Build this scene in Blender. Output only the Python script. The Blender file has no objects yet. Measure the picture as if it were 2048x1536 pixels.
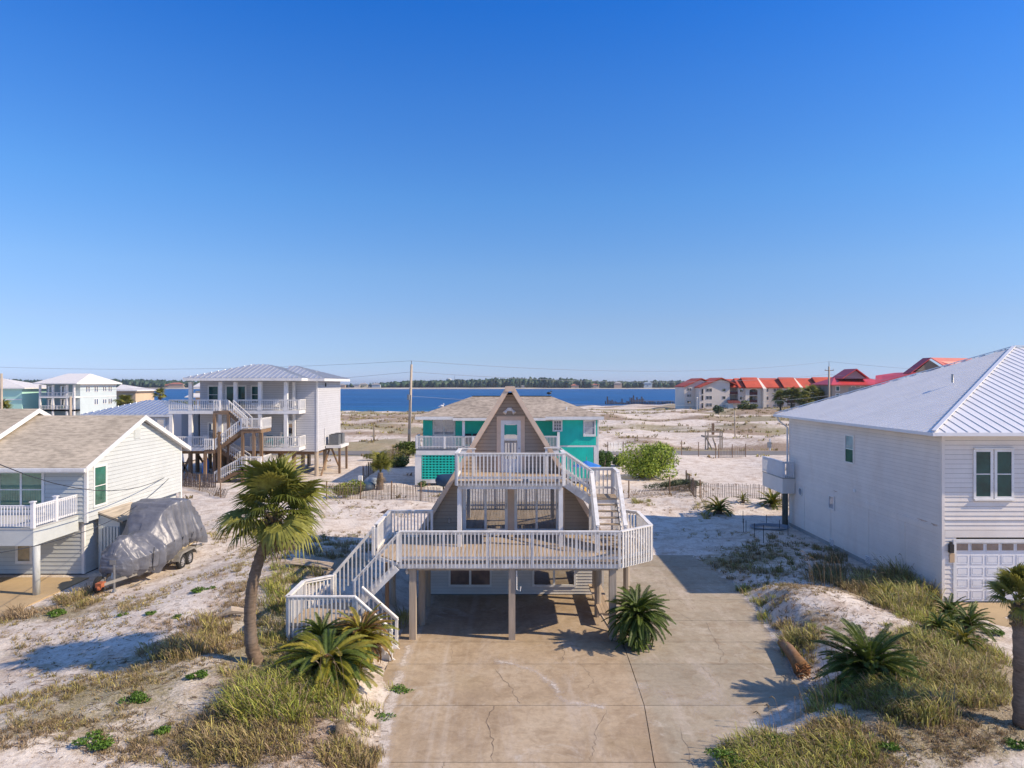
import bpy, math, random
import numpy as np
from mathutils import Vector, Matrix, noise as mnoise

R = math.radians
F, H = 1384.0, 8.8            # focal length in photo pixels, camera height in metres
sc = bpy.context.scene
C = sc.collection
rnd = random.Random(11)

# ---------------------------------------------------------------- camera, sky, sun, exposure
cam_d = bpy.data.cameras.new('camera')
cam = bpy.data.objects.new('camera', cam_d)
C.objects.link(cam)
cam.location = (0, 0, H)
cam.rotation_euler = (R(90), 0, 0)
cam_d.sensor_width = 36.0
cam_d.lens = F / 2048 * 36.0
cam_d.clip_end = 20000
sc.camera = cam
sc.render.resolution_x, sc.render.resolution_y = 1024, 768

SUN_EL, SUN_AZ = 36.5, 12.0     # azimuth measured from +X towards -Y
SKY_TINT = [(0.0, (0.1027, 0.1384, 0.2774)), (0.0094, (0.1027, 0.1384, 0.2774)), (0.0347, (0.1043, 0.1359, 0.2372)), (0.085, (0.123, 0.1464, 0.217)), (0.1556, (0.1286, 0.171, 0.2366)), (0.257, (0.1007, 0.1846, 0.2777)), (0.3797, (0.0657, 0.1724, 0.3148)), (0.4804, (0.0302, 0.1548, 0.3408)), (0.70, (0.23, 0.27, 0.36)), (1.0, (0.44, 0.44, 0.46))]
world = bpy.data.worlds.new("World")
sc.world = world
world.use_nodes = True
wn = world.node_tree
wn.nodes.clear()
sky = wn.nodes.new('ShaderNodeTexSky')
sky.sky_type = 'NISHITA'
sky.sun_disc = False
sky.sun_elevation = R(SUN_EL)
sky.sun_rotation = R(90 + SUN_AZ)
sky.altitude = 0
sky.air_density = 1.0
sky.dust_density = 0.0
sky.ozone_density = 2.0
# colour correction by elevation: keeps the horizon blue, overhead sky lifted to brighten shade
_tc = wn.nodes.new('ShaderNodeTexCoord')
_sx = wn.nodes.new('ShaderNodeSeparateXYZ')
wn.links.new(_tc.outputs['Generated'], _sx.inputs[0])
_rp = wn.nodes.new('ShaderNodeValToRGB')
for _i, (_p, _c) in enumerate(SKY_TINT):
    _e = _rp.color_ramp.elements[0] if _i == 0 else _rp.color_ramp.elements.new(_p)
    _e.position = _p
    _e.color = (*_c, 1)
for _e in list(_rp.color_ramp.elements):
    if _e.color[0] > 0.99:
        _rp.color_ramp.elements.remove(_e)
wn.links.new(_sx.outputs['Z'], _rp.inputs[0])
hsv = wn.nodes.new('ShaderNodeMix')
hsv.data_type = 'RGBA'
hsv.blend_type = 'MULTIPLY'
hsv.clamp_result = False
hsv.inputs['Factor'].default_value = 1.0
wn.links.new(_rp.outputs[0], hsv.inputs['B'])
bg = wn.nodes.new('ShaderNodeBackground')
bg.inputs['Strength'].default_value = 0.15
wo = wn.nodes.new('ShaderNodeOutputWorld')
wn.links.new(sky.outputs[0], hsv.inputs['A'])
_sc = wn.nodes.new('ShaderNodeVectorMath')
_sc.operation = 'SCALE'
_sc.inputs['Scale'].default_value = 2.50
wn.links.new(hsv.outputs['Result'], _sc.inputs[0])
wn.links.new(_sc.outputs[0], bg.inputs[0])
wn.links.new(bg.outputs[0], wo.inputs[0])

sd = bpy.data.lights.new('sun', 'SUN')
sd.energy = 3.75
sd.angle = R(0.5)
sd.color = (1.0, 0.83, 0.62)
sun = bpy.data.objects.new('sun', sd)
C.objects.link(sun)
to_sun = Vector((math.cos(R(SUN_EL)) * math.cos(R(SUN_AZ)), -math.cos(R(SUN_EL)) * math.sin(R(SUN_AZ)), math.sin(R(SUN_EL))))
sun.rotation_euler = to_sun.to_track_quat('Z', 'Y').to_euler()
sun.location = (60, -10, 60)
sc.view_settings.view_transform = 'Standard'
sc.view_settings.look = 'None'
sc.view_settings.exposure = 0.68
sc.view_settings.gamma = 1.0
sc.view_settings.use_curve_mapping = False
sc.cycles.use_denoising = True
sc.cycles.max_bounces = 6
sc.cycles.transparent_max_bounces = 8

# ---------------------------------------------------------------- helpers
W = {}
Z = Vector((0, 0, 1))


def PX(px, Y):
    return (px - 1024) * Y / F


def PZ(py, Y):
    return H - (py - 768) * Y / F


def G(px, py, z=0.0):
    Y = F * (H - z) / (py - 768)
    return PX(px, Y), Y


def link(o, parent=None, M=None):
    C.objects.link(o)
    M = M.copy() if M is not None else Matrix()
    if parent is not None:
        o.parent = parent
        o.matrix_parent_inverse = W[parent.name].inverted()
    o.matrix_basis = M
    W[o.name] = M
    return o


def tag(o, label=None, cat=None, group=None, kind=None):
    if label: o['label'] = label
    if cat: o['category'] = cat
    if group: o['group'] = group
    if kind: o['kind'] = kind
    return o


def thing(name, label, cat, loc=(0, 0, 0), group=None):
    o = bpy.data.objects.new(name, None)
    o.empty_display_size = 0.3
    link(o, None, Matrix.Translation(loc))
    return tag(o, label, cat, group)


def copy_tree(o, M=None, parent=None, label=None, group=None):
    c = o.copy()
    C.objects.link(c)
    if parent is not None:
        c.parent = parent
    if M is not None:
        c.matrix_basis = M
        W[c.name] = M
    if label: c['label'] = label
    if group: c['group'] = group
    for ch in KIDS.get(o.name, []):
        copy_tree(ch, None, c)
    return c


KIDS = {}
_link = link


def link(o, parent=None, M=None):
    _link(o, parent, M)
    if parent is not None:
        KIDS.setdefault(parent.name, []).append(o)
    return o


class MB:
    def __init__(s):
        s.v, s.f, s.m, s.cm = [], [], [], 0

    def add(s, vs, fs):
        n = len(s.v)
        s.v += [tuple(p) for p in vs]
        s.f += [tuple(i + n for i in f) for f in fs]
        s.m += [s.cm] * len(fs)
        return s

    def box(s, x0, y0, z0, x1, y1, z1):
        vs = [(x, y, z) for z in (z0, z1) for y in (y0, y1) for x in (x0, x1)]
        return s.add(vs, [(0, 2, 3, 1), (4, 5, 7, 6), (0, 1, 5, 4), (2, 6, 7, 3), (0, 4, 6, 2), (1, 3, 7, 5)])

    def obox(s, c, a, b, d):
        c, a, b, d = map(Vector, (c, a, b, d))
        vs = [c + a * i + b * j + d * k for k in (-1, 1) for j in (-1, 1) for i in (-1, 1)]
        fs = [(0, 2, 3, 1), (4, 5, 7, 6), (0, 1, 5, 4), (2, 6, 7, 3), (0, 4, 6, 2), (1, 3, 7, 5)]
        if a.cross(b).dot(d) < 0:
            fs = [f[::-1] for f in fs]
        return s.add(vs, fs)

    def beam(s, p0, p1, w, h, up=(0, 0, 1)):
        p0, p1 = Vector(p0), Vector(p1)
        d = (p1 - p0)
        t = d.normalized()
        side = t.cross(Vector(up))
        if side.length < 1e-4:
            side = t.cross(Vector((1, 0, 0)))
        side.normalize()
        u = side.cross(t)
        return s.obox((p0 + p1) / 2, d / 2, side * w / 2, u * h / 2)

    def tube(s, pts, r, n=8, cap=True):
        pts = [Vector(p) for p in pts]
        if not isinstance(r, (list, tuple)):
            r = [r] * len(pts)
        vs, fs = [], []
        prev = None
        for i, p in enumerate(pts):
            t = (pts[min(i + 1, len(pts) - 1)] - pts[max(i - 1, 0)]).normalized()
            a = prev if prev is not None else (Vector((1, 0, 0)) if abs(t.x) < 0.8 else Vector((0, 1, 0)))
            a = (a - t * a.dot(t)).normalized()
            prev = a
            b = t.cross(a)
            for k in range(n):
                th = 2 * math.pi * k / n
                vs.append(p + (a * math.cos(th) + b * math.sin(th)) * r[i])
        for i in range(len(pts) - 1):
            for k in range(n):
                k2 = (k + 1) % n
                fs.append((i * n + k, i * n + k2, (i + 1) * n + k2, (i + 1) * n + k))
        if cap:
            fs.append(tuple(range(n))[::-1])
            fs.append(tuple((len(pts) - 1) * n + k for k in range(n)))
        return s.add(vs, fs)

    def slab(s, poly, off):
        """closed prism: polygon extruded by vector off"""
        off = Vector(off)
        poly = [Vector(p) for p in poly]
        nrm = Vector((0, 0, 0))
        for i in range(len(poly)):
            a, b = poly[i], poly[(i + 1) % len(poly)]
            nrm += a.cross(b)
        if nrm.dot(off) > 0:
            poly = poly[::-1]
        n = len(poly)
        vs = poly + [p + off for p in poly]
        fs = [tuple(range(n)), tuple(range(2 * n - 1, n - 1, -1))]
        for i in range(n):
            j = (i + 1) % n
            fs.append((i, i + n, j + n, j))
        return s.add(vs, fs)

    def face(s, pts):
        return s.add(pts, [tuple(range(len(pts)))])

    def ball(s, c, rx, ry, rz, n=8, m=6):
        vs, fs = [], []
        for i in range(m + 1):
            ph = math.pi * i / m
            for k in range(n):
                th = 2 * math.pi * k / n
                vs.append((c[0] + rx * math.sin(ph) * math.cos(th), c[1] + ry * math.sin(ph) * math.sin(th), c[2] - rz * math.cos(ph)))
        for i in range(m):
            for k in range(n):
                k2 = (k + 1) % n
                fs.append((i * n + k, i * n + k2, (i + 1) * n + k2, (i + 1) * n + k))
        return s.add(vs, fs)

    def mesh(s, name, mat, smooth=False):
        me = bpy.data.meshes.new(name)
        me.from_pydata(s.v, [], s.f)
        mats = mat if isinstance(mat, (list, tuple)) else [mat]
        for m in mats:
            me.materials.append(m)
        if len(mats) > 1:
            me.polygons.foreach_set('material_index', s.m)
        if smooth:
            me.polygons.foreach_set('use_smooth', [True] * len(me.polygons))
        me.update()
        return me

    def build(s, name, mat, parent=None, kind=None, smooth=False, M=None, label=None):
        o = bpy.data.objects.new(name, s.mesh(name, mat, smooth))
        link(o, parent, M)
        if kind: o['kind'] = kind
        if label: o['label'] = label
        return o


def inst(name, me, parent, M, label=None):
    o = bpy.data.objects.new(name, me)
    link(o, parent, M)
    if label: o['label'] = label
    return o


def np_mesh(name, verts, faces, mat, smooth=False, cols=None, attr='col'):
    """faces: (n,k) int array"""
    me = bpy.data.meshes.new(name)
    nv, nf, k = len(verts), len(faces), faces.shape[1]
    me.vertices.add(nv)
    me.vertices.foreach_set('co', np.ascontiguousarray(verts, dtype=np.float32).ravel())
    me.loops.add(nf * k)
    me.loops.foreach_set('vertex_index', np.ascontiguousarray(faces, dtype=np.int32).ravel())
    me.polygons.add(nf)
    me.polygons.foreach_set('loop_start', np.arange(0, nf * k, k, dtype=np.int32))
    me.polygons.foreach_set('loop_total', np.full(nf, k, dtype=np.int32))
    if smooth:
        me.polygons.foreach_set('use_smooth', np.ones(nf, dtype=bool))
    me.materials.append(mat)
    me.update(calc_edges=True)
    if cols is not None:
        a = me.color_attributes.new(attr, 'FLOAT_COLOR', 'POINT')
        c4 = np.ones((nv, 4), dtype=np.float32)
        c4[:, :cols.shape[1]] = cols
        a.data.foreach_set('color', c4.ravel())
    return me


# ---------------------------------------------------------------- materials
MATS = {}


def nodes_of(m):
    m.use_nodes = True
    nt = m.node_tree
    b = nt.nodes['Principled BSDF']
    return nt, b


def mixc(nt, fac, a, b, mode='MIX'):
    n = nt.nodes.new('ShaderNodeMix')
    n.data_type = 'RGBA'
    n.blend_type = mode
    n.clamp_result = False
    for sock, val in ((n.inputs['Factor'], fac), (n.inputs['A'], a), (n.inputs['B'], b)):
        if hasattr(val, 'links') or isinstance(val, bpy.types.NodeSocket):
            nt.links.new(val, sock)
        elif isinstance(val, (int, float)):
            sock.default_value = val
        else:
            sock.default_value = (*val, 1)
    return n.outputs['Result']


def noise_n(nt, scale, detail=4, rough=0.55, vec=None, stretch=None, dist=0.0):
    n = nt.nodes.new('ShaderNodeTexNoise')
    n.inputs['Scale'].default_value = scale
    n.inputs['Detail'].default_value = detail
    n.inputs['Roughness'].default_value = rough
    n.inputs['Distortion'].default_value = dist
    if vec is None:
        vec = nt.nodes.new('ShaderNodeNewGeometry').outputs['Position']
    if stretch:
        mp = nt.nodes.new('ShaderNodeMapping')
        mp.inputs['Scale'].default_value = stretch
        nt.links.new(vec, mp.inputs['Vector'])
        vec = mp.outputs[0]
    nt.links.new(vec, n.inputs['Vector'])
    return n.outputs['Fac']


def ramp(nt, fac, stops):
    n = nt.nodes.new('ShaderNodeValToRGB')
    e = n.color_ramp.elements
    while len(e) < len(stops):
        e.new(0.5)
    for i, (p, c) in enumerate(stops):
        e[i].position = p
        e[i].color = (*c, 1) if isinstance(c, (tuple, list)) else (c, c, c, 1)
    nt.links.new(fac, n.inputs[0])
    return n.outputs[0]


def bump(nt, bsdf, h, strength, dist=0.02):
    n = nt.nodes.new('ShaderNodeBump')
    n.inputs['Strength'].default_value = strength
    n.inputs['Distance'].default_value = dist
    nt.links.new(h, n.inputs['Height'])
    nt.links.new(n.outputs[0], bsdf.inputs['Normal'])


def M_(name, col, rough=0.6, var=0.12, scale=3.0, fine=25.0, rand=0.0, bmp=0.0, stretch=None, spec=0.5, metal=0.0,
       stain=None, stain_amt=0.0, stain_scale=1.0, sub=0.0):
    """generic painted / weathered surface: coarse and fine colour variation, optional stains"""
    if name in MATS:
        return MATS[name]
    m = bpy.data.materials.new(name)
    nt, b = nodes_of(m)
    dark = tuple(c * (1 - var) for c in col)
    lite = tuple(min(1, c * (1 + var * 0.8)) for c in col)
    n1 = noise_n(nt, scale, 5, 0.6, stretch=stretch)
    c = ramp(nt, n1, [(0.3, dark), (0.7, lite)])
    n2 = noise_n(nt, fine, 3, 0.6, stretch=stretch)
    f = ramp(nt, n2, [(0.25, 1 - var * 0.6), (0.75, 1 + var * 0.0)])
    c = mixc(nt, 1.0, c, f, 'MULTIPLY')
    if stain:
        n3 = noise_n(nt, stain_scale, 6, 0.65, stretch=(1, 1, 0.35), dist=0.6)
        fac = ramp(nt, n3, [(0.5, 0.0), (0.75, stain_amt)])
        c = mixc(nt, fac, c, stain)
    if rand:
        oi = nt.nodes.new('ShaderNodeObjectInfo')
        f = ramp(nt, oi.outputs['Random'], [(0, 1 - rand), (1, 1.0)])
        c = mixc(nt, 1.0, c, f, 'MULTIPLY')
    nt.links.new(c, b.inputs['Base Color'])
    b.inputs['Roughness'].default_value = rough
    b.inputs['Metallic'].default_value = metal
    b.inputs['Specular IOR Level'].default_value = spec
    if bmp:
        bump(nt, b, n2, bmp, 0.02)
    MATS[name] = m
    return m


def wood_mat(name, col, stretch, var=0.35, rand=0.2, rough=0.8):
    if name in MATS:
        return MATS[name]
    m = bpy.data.materials.new(name)
    nt, b = nodes_of(m)
    n1 = noise_n(nt, 1.0, 6, 0.7, stretch=stretch)
    c = ramp(nt, n1, [(0.3, tuple(x * (1 - var) for x in col)), (0.7, col)])
    n2 = noise_n(nt, 0.9, 4, 0.6)
    c = mixc(nt, ramp(nt, n2, [(0.45, 0.0), (0.8, 0.45)]), c, (0.30, 0.29, 0.27))
    oi = nt.nodes.new('ShaderNodeObjectInfo')
    c = mixc(nt, 1.0, c, ramp(nt, oi.outputs['Random'], [(0, 1 - rand), (1, 1.0)]), 'MULTIPLY')
    nt.links.new(c, b.inputs['Base Color'])
    b.inputs['Roughness'].default_value = rough
    b.inputs['Specular IOR Level'].default_value = 0.25
    bump(nt, b, n1, 0.4, 0.01)
    MATS[name] = m
    return m


def glass_mat(name, col=(0.012, 0.014, 0.016), refl=0.35, rough=0.02, tint=None):
    """window glass backed by an unlit room: dark body with a mirror layer"""
    if name in MATS:
        return MATS[name]
    m = bpy.data.materials.new(name)
    m.use_nodes = True
    nt = m.node_tree
    b = nt.nodes['Principled BSDF']
    out = nt.nodes['Material Output']
    n1 = noise_n(nt, 1.3, 4, 0.6)
    c = ramp(nt, n1, [(0.35, tuple(x * 0.6 for x in col)), (0.7, tuple(x * 1.5 for x in col))])
    nt.links.new(c, b.inputs['Base Color'])
    b.inputs['Roughness'].default_value = 0.3
    b.inputs['Specular IOR Level'].default_value = 0.1
    g = nt.nodes.new('ShaderNodeBsdfGlossy')
    g.inputs['Roughness'].default_value = rough
    g.inputs['Color'].default_value = (*(tint or (0.9, 0.95, 1.0)), 1)
    n2 = noise_n(nt, 0.8, 2, 0.5)
    bp = nt.nodes.new('ShaderNodeBump')
    bp.inputs['Strength'].default_value = 0.08
    bp.inputs['Distance'].default_value = 0.02
    nt.links.new(n2, bp.inputs['Height'])
    nt.links.new(bp.outputs[0], g.inputs['Normal'])
    mx = nt.nodes.new('ShaderNodeMixShader')
    mx.inputs[0].default_value = refl
    nt.links.new(b.outputs[0], mx.inputs[1])
    nt.links.new(g.outputs[0], mx.inputs[2])
    nt.links.new(mx.outputs[0], out.inputs['Surface'])
    MATS[name] = m
    return m


def shingle_mat(name, col, axis_scale=(1, 1, 1), course=0.14, var=0.25):
    """asphalt shingles: courses by height, random tabs"""
    if name in MATS:
        return MATS[name]
    m = bpy.data.materials.new(name)
    nt, b = nodes_of(m)
    n0 = noise_n(nt, 0.35, 4, 0.6)
    c = ramp(nt, n0, [(0.3, tuple(x * 0.8 for x in col)), (0.7, tuple(x * 1.1 for x in col))])
    n1 = noise_n(nt, 1.0, 2, 0.5, stretch=(2.6 * axis_scale[0], 2.6 * axis_scale[1], 1 / course * 1.2))
    c = mixc(nt, 1.0, c, ramp(nt, n1, [(0.35, 1 - var), (0.6, 1.08)]), 'MULTIPLY')
    n2 = noise_n(nt, 60, 2, 0.5)
    c = mixc(nt, 1.0, c, ramp(nt, n2, [(0.3, 0.85), (0.7, 1.1)]), 'MULTIPLY')
    pos = nt.nodes.new('ShaderNodeNewGeometry').outputs['Position']
    sx = nt.nodes.new('ShaderNodeSeparateXYZ')
    nt.links.new(pos, sx.inputs[0])
    mt = nt.nodes.new('ShaderNodeMath'); mt.operation = 'FRACT'
    md = nt.nodes.new('ShaderNodeMath'); md.operation = 'DIVIDE'
    md.inputs[1].default_value = course
    nt.links.new(sx.outputs['Z'], md.inputs[0])
    nt.links.new(md.outputs[0], mt.inputs[0])
    line = ramp(nt, mt.outputs[0], [(0.0, 0.72), (0.16, 1.0)])
    c = mixc(nt, 1.0, c, line, 'MULTIPLY')
    nt.links.new(c, b.inputs['Base Color'])
    b.inputs['Roughness'].default_value = 0.95
    b.inputs['Specular IOR Level'].default_value = 0.15
    bump(nt, b, mt.outputs[0], 0.5, 0.015)
    MATS[name] = m
    return m


def leaf_mat(name, c0, c1, rand=0.35, trans=0.25, attr=None):
    if name in MATS:
        return MATS[name]
    m = bpy.data.materials.new(name)
    nt, b = nodes_of(m)
    out = nt.nodes['Material Output']
    if attr:
        a = nt.nodes.new('ShaderNodeVertexColor')
        a.layer_name = attr
        c = a.outputs['Color']
    else:
        oi = nt.nodes.new('ShaderNodeObjectInfo')
        c = ramp(nt, oi.outputs['Random'], [(0, c0), (1, c1)])
        n1 = noise_n(nt, 7, 3, 0.6)
        c = mixc(nt, 1.0, c, ramp(nt, n1, [(0.3, 1 - rand), (0.7, 1.15)]), 'MULTIPLY')
    nt.links.new(c, b.inputs['Base Color'])
    b.inputs['Roughness'].default_value = 0.55
    b.inputs['Specular IOR Level'].default_value = 0.35
    t = nt.nodes.new('ShaderNodeBsdfTranslucent')
    nt.links.new(c, t.inputs['Color'])
    mx = nt.nodes.new('ShaderNodeMixShader')
    mx.inputs[0].default_value = trans
    nt.links.new(b.outputs[0], mx.inputs[1])
    nt.links.new(t.outputs[0], mx.inputs[2])
    nt.links.new(mx.outputs[0], out.inputs['Surface'])
    MATS[name] = m
    return m


WHITE = M_('white_paint', (0.80, 0.79, 0.76), 0.5, 0.10, 2.5, 30, stain=(0.45, 0.42, 0.38), stain_amt=0.35, stain_scale=1.6)
RAILW = M_('weathered_white_paint', (0.80, 0.785, 0.75), 0.6, 0.12, 4, 40, rand=0.08, stain=(0.40, 0.33, 0.26), stain_amt=0.6, stain_scale=3.5)
VINYL = M_('white_vinyl', (0.78, 0.78, 0.79), 0.4, 0.05, 2, 30)
PEACH = M_('peach_trim_paint', (0.70, 0.53, 0.39), 0.6, 0.10, 3, 30)
GREYG = M_('pale_grey_ground_siding', (0.68, 0.66, 0.62), 0.6, 0.08, 1.2, 20, rand=0.05)
TAUPE = M_('taupe_siding', (0.43, 0.35, 0.265), 0.6, 0.10, 1.2, 20, rand=0.08)
MINT = M_('pale_mint_siding', (0.565, 0.595, 0.58), 0.6, 0.06, 1.2, 20, rand=0.05)
MINTB = M_('mint_fascia_paint', (0.56, 0.59, 0.57), 0.6, 0.08, 1.5, 20)
CREAMW = M_('cream_white_siding', (0.82, 0.76, 0.69), 0.6, 0.06, 0.9, 20, rand=0.05, stain=(0.55, 0.40, 0.28), stain_amt=0.25, stain_scale=0.7)
GREYS = M_('light_grey_siding', (0.54, 0.54, 0.555), 0.6, 0.05, 0.9, 20, rand=0.04)
TEAL = M_('teal_panel_paint', (0.008, 0.60, 0.46), 0.55, 0.12, 1.2, 20)
SEAM = M_('white_metal_roof', (0.76, 0.75, 0.74), 0.35, 0.05, 0.8, 15, rand=0.03, metal=0.1)
SEAMG = M_('galvanised_metal_roof', (0.50, 0.52, 0.55), 0.35, 0.08, 0.8, 15, rand=0.05, metal=0.4)
SEAMB = M_('blue_tinted_metal_roof', (0.50, 0.54, 0.60), 0.25, 0.06, 0.8, 15, rand=0.05, metal=0.6)
PILE = wood_mat('grey_timber_pile', (0.56, 0.46, 0.35), (9, 9, 0.8))
PILEB = wood_mat('brown_timber_pile', (0.30, 0.19, 0.11), (9, 9, 0.8))
DECKW = wood_mat('deck_plank_wood', (0.56, 0.43, 0.30), (7, 0.6, 7), var=0.3, rand=0.25)
TREADW = wood_mat('stair_tread_wood', (0.52, 0.40, 0.27), (0.8, 6, 7), var=0.3, rand=0.2)
FENCEW = wood_mat('sand_fence_slat', (0.31, 0.23, 0.175), (8, 8, 1.5), var=0.4, rand=0.45)
GLASS = glass_mat('dark_glass', refl=0.62)
GLASSG = glass_mat('green_tinted_glass', (0.05, 0.14, 0.10), 0.16, tint=(0.75, 1, 0.9))
GLASST = glass_mat('teal_tinted_glass', (0.004, 0.05, 0.045), 0.05, tint=(0.8, 1, 1))
GLASSL = glass_mat('glass_over_blinds', (0.32, 0.34, 0.38), 0.18)
GLASSB = glass_mat('brown_reflection_glass', (0.24, 0.16, 0.125), 0.12)  # brown reflections are put into the body colour of the panes
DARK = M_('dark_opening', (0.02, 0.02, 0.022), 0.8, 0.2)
BLACKM = M_('black_metal', (0.02, 0.02, 0.02), 0.4, 0.1)
METALG = M_('grey_metal', (0.35, 0.36, 0.37), 0.35, 0.12, metal=0.7)
CONC = M_('grey_concrete', (0.42, 0.40, 0.36), 0.85, 0.2, 1.2, 20, bmp=0.2)
JOINT = M_('joint_shade_backing', (0.12, 0.11, 0.10), 0.9, 0.1)  # dark colour stands in for shadow lines in the gaps between boards
SHT = shingle_mat('tan_shingles', (0.50, 0.43, 0.335), (1, 0.3, 1), 0.075)
SHT2 = shingle_mat('beige_grey_shingles', (0.43, 0.365, 0.295), (1, 0.3, 1), 0.12, 0.3)
SHB = shingle_mat('brown_shingles', (0.25, 0.20, 0.16), (0.5, 1, 1), 0.12)


def clip(poly, axis, lo, hi):
    """clip a convex 2-D polygon to lo <= p[axis] <= hi"""
    for sgn, lim in ((1, lo), (-1, -hi)):
        out = []
        for i in range(len(poly)):
            a, b = poly[i], poly[(i + 1) % len(poly)]
            da, db = sgn * a[axis] - lim, sgn * b[axis] - lim
            if da >= 0: out.append(a)
            if (da > 0 > db) or (da < 0 < db):
                t = da / (da - db)
                out.append((a[0] + (b[0] - a[0]) * t, a[1] + (b[1] - a[1]) * t))
        poly = out
        if len(poly) < 3:
            return []
    return poly


def siding(parent, O, U, N, poly, lap, mat, t=0.026, joined=False, name='siding_board', gap=0.012):
    """lapped boards clipped to a convex wall polygon (u along U, v up)"""
    O, U, N = Vector(O), Vector(U).normalized(), Vector(N).normalized()
    v0 = min(p[1] for p in poly)
    v1 = max(p[1] for p in poly)
    mb = MB()
    k = 0
    while v0 + k * lap < v1 - 1e-3:
        a, b = v0 + k * lap, min(v0 + (k + 1) * lap, v1)
        k += 1
        q = clip(poly, 1, a + gap, b)
        if len(q) < 3: continue
        f = [O + U * p[0] + Z * p[1] + N * (t - (t - 0.003) * (p[1] - a) / lap) for p in q]
        g = [O + U * p[0] + Z * p[1] - N * 0.004 for p in q]
        nrm = (f[1] - f[0]).cross(f[2] - f[0])
        n = len(q)
        fs = [tuple(range(n)), tuple(range(2 * n - 1, n - 1, -1))] + [(i + n, (i + 1) % n + n, (i + 1) % n, i) for i in range(n)]
        if nrm.dot(N) < 0:
            fs = [x[::-1] for x in fs]
        if joined:
            mb.add(f + g, fs)
        else:
            MB().add(f + g, fs).build(name, mat, parent)
    if joined:
        mb.build(name + 's', mat, parent, kind='stuff')


def metal_roof(parent, poly, E, w, mat, joined=False, rib=0.05, thick=0.05, ribw=0.035):
    """standing-seam strips over a convex roof polygon; E runs along the eave"""
    poly = [Vector(p) for p in poly]
    E = Vector(E).normalized()
    n = (poly[1] - poly[0]).cross(poly[2] - poly[0]).normalized()
    if n.z < 0: n = -n
    S = n.cross(E).normalized()
    if S.z < 0: S = -S
    O = poly[0]
    p2 = [((p - O).dot(E), (p - O).dot(S)) for p in poly]
    u0, u1 = min(p[0] for p in p2), max(p[0] for p in p2)
    k = 0
    mb = MB()
    while u0 + k * w < u1 - 1e-3:
        a, b = u0 + k * w, min(u0 + (k + 1) * w, u1)
        k += 1
        q = clip(p2, 0, a, b)
        if len(q) < 3: continue
        m = mb if joined else MB()
        m.slab([O + E * p[0] + S * p[1] for p in q], n * thick)
        r = clip(p2, 0, a, a + ribw)
        if len(r) >= 3:
            vmin, vmax = min(p[1] for p in r), max(p[1] for p in r)
            rr = [p for p in clip(p2, 0, a, a + ribw)]
            m.slab([O + E * p[0] + S * p[1] + n * (thick + 0.001) for p in rr], n * rib)
        if not joined:
            m.build('roof_panel', mat, parent)
    if joined:
        mb.build('roof_panels', mat, parent, kind='stuff')


def window(parent, c, U, N, w, h, cols=1, rows=2, trim=0.09, fm=None, gm=None, name='window', label=None, sill=0.0, grid=False, single=False, off=0.025):
    """frame with trim standing proud of the wall, panes as sub-parts"""
    c, U, N = Vector(c), Vector(U).normalized(), Vector(N).normalized()
    fm, gm = fm or WHITE, gm or GLASS
    f = MB()

    def bar(u0, v0, u1, v1, d0, d1):
        m = c + U * (u0 + u1) / 2 + Z * (v0 + v1) / 2 + N * (d0 + d1) / 2
        f.obox(m, U * (u1 - u0) / 2, Z * (v1 - v0) / 2, N * (d1 - d0) / 2)
    W2, H2 = w / 2, h / 2
    D = off + 0.035
    bar(-W2 - trim, H2, W2 + trim, H2 + trim, 0, D)
    bar(-W2 - trim, -H2 - trim - sill, W2 + trim, -H2, 0, D + sill)
    bar(-W2 - trim, -H2, -W2, H2, 0, D - 0.002)
    bar(W2, -H2, W2 + trim, H2, 0, D - 0.002)
    mw = min(0.09, w * 0.06) if not single else 0.03
    for i in range(1, cols):
        u = -W2 + w * i / cols
        bar(u - mw / 2, -H2, u + mw / 2, H2, 0, D - 0.008)
    for j in range(1, rows):
        v = -H2 + h * j / rows
        for i in range(cols):
            u0 = -W2 + w * i / cols + (mw / 2 if i else 0)
            u1 = -W2 + w * (i + 1) / cols - (mw / 2 if i < cols - 1 else 0)
            bar(u0, v - 0.02, u1, v + 0.02, 0, D - 0.011)
    if grid:
        for i in range(cols * 3):
            u = -W2 + w * (i + 0.5) / (cols * 3)
            bar(u - 0.008, -H2, u + 0.008, H2, off + 0.006, off + 0.013)
    fo = f.build(name, fm, parent, label=label)
    for i in range(cols):
        for j in range(rows):
            u0 = -W2 + w * i / cols + (mw / 2 if i else 0)
            u1 = -W2 + w * (i + 1) / cols - (mw / 2 if i < cols - 1 else 0)
            v0 = -H2 + h * j / rows + (0.02 if j else 0)
            v1 = -H2 + h * (j + 1) / rows - (0.02 if j < rows - 1 else 0)
            g = gm[j % len(gm)] if isinstance(gm, (list, tuple)) else gm
            m = c + U * (u0 + u1) / 2 + Z * (v0 + v1) / 2 + N * (off + 0.001)
            MB().obox(m, U * (u1 - u0) / 2, Z * (v1 - v0) / 2, N * 0.004).build('pane', g, fo)
    return fo


UNIT = {}


def unit_box(name, mat):
    key = (name, mat.name)
    if key not in UNIT:
        UNIT[key] = MB().box(-.5, -.5, -.5, .5, .5, .5).mesh(name, mat)
    return UNIT[key]


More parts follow.
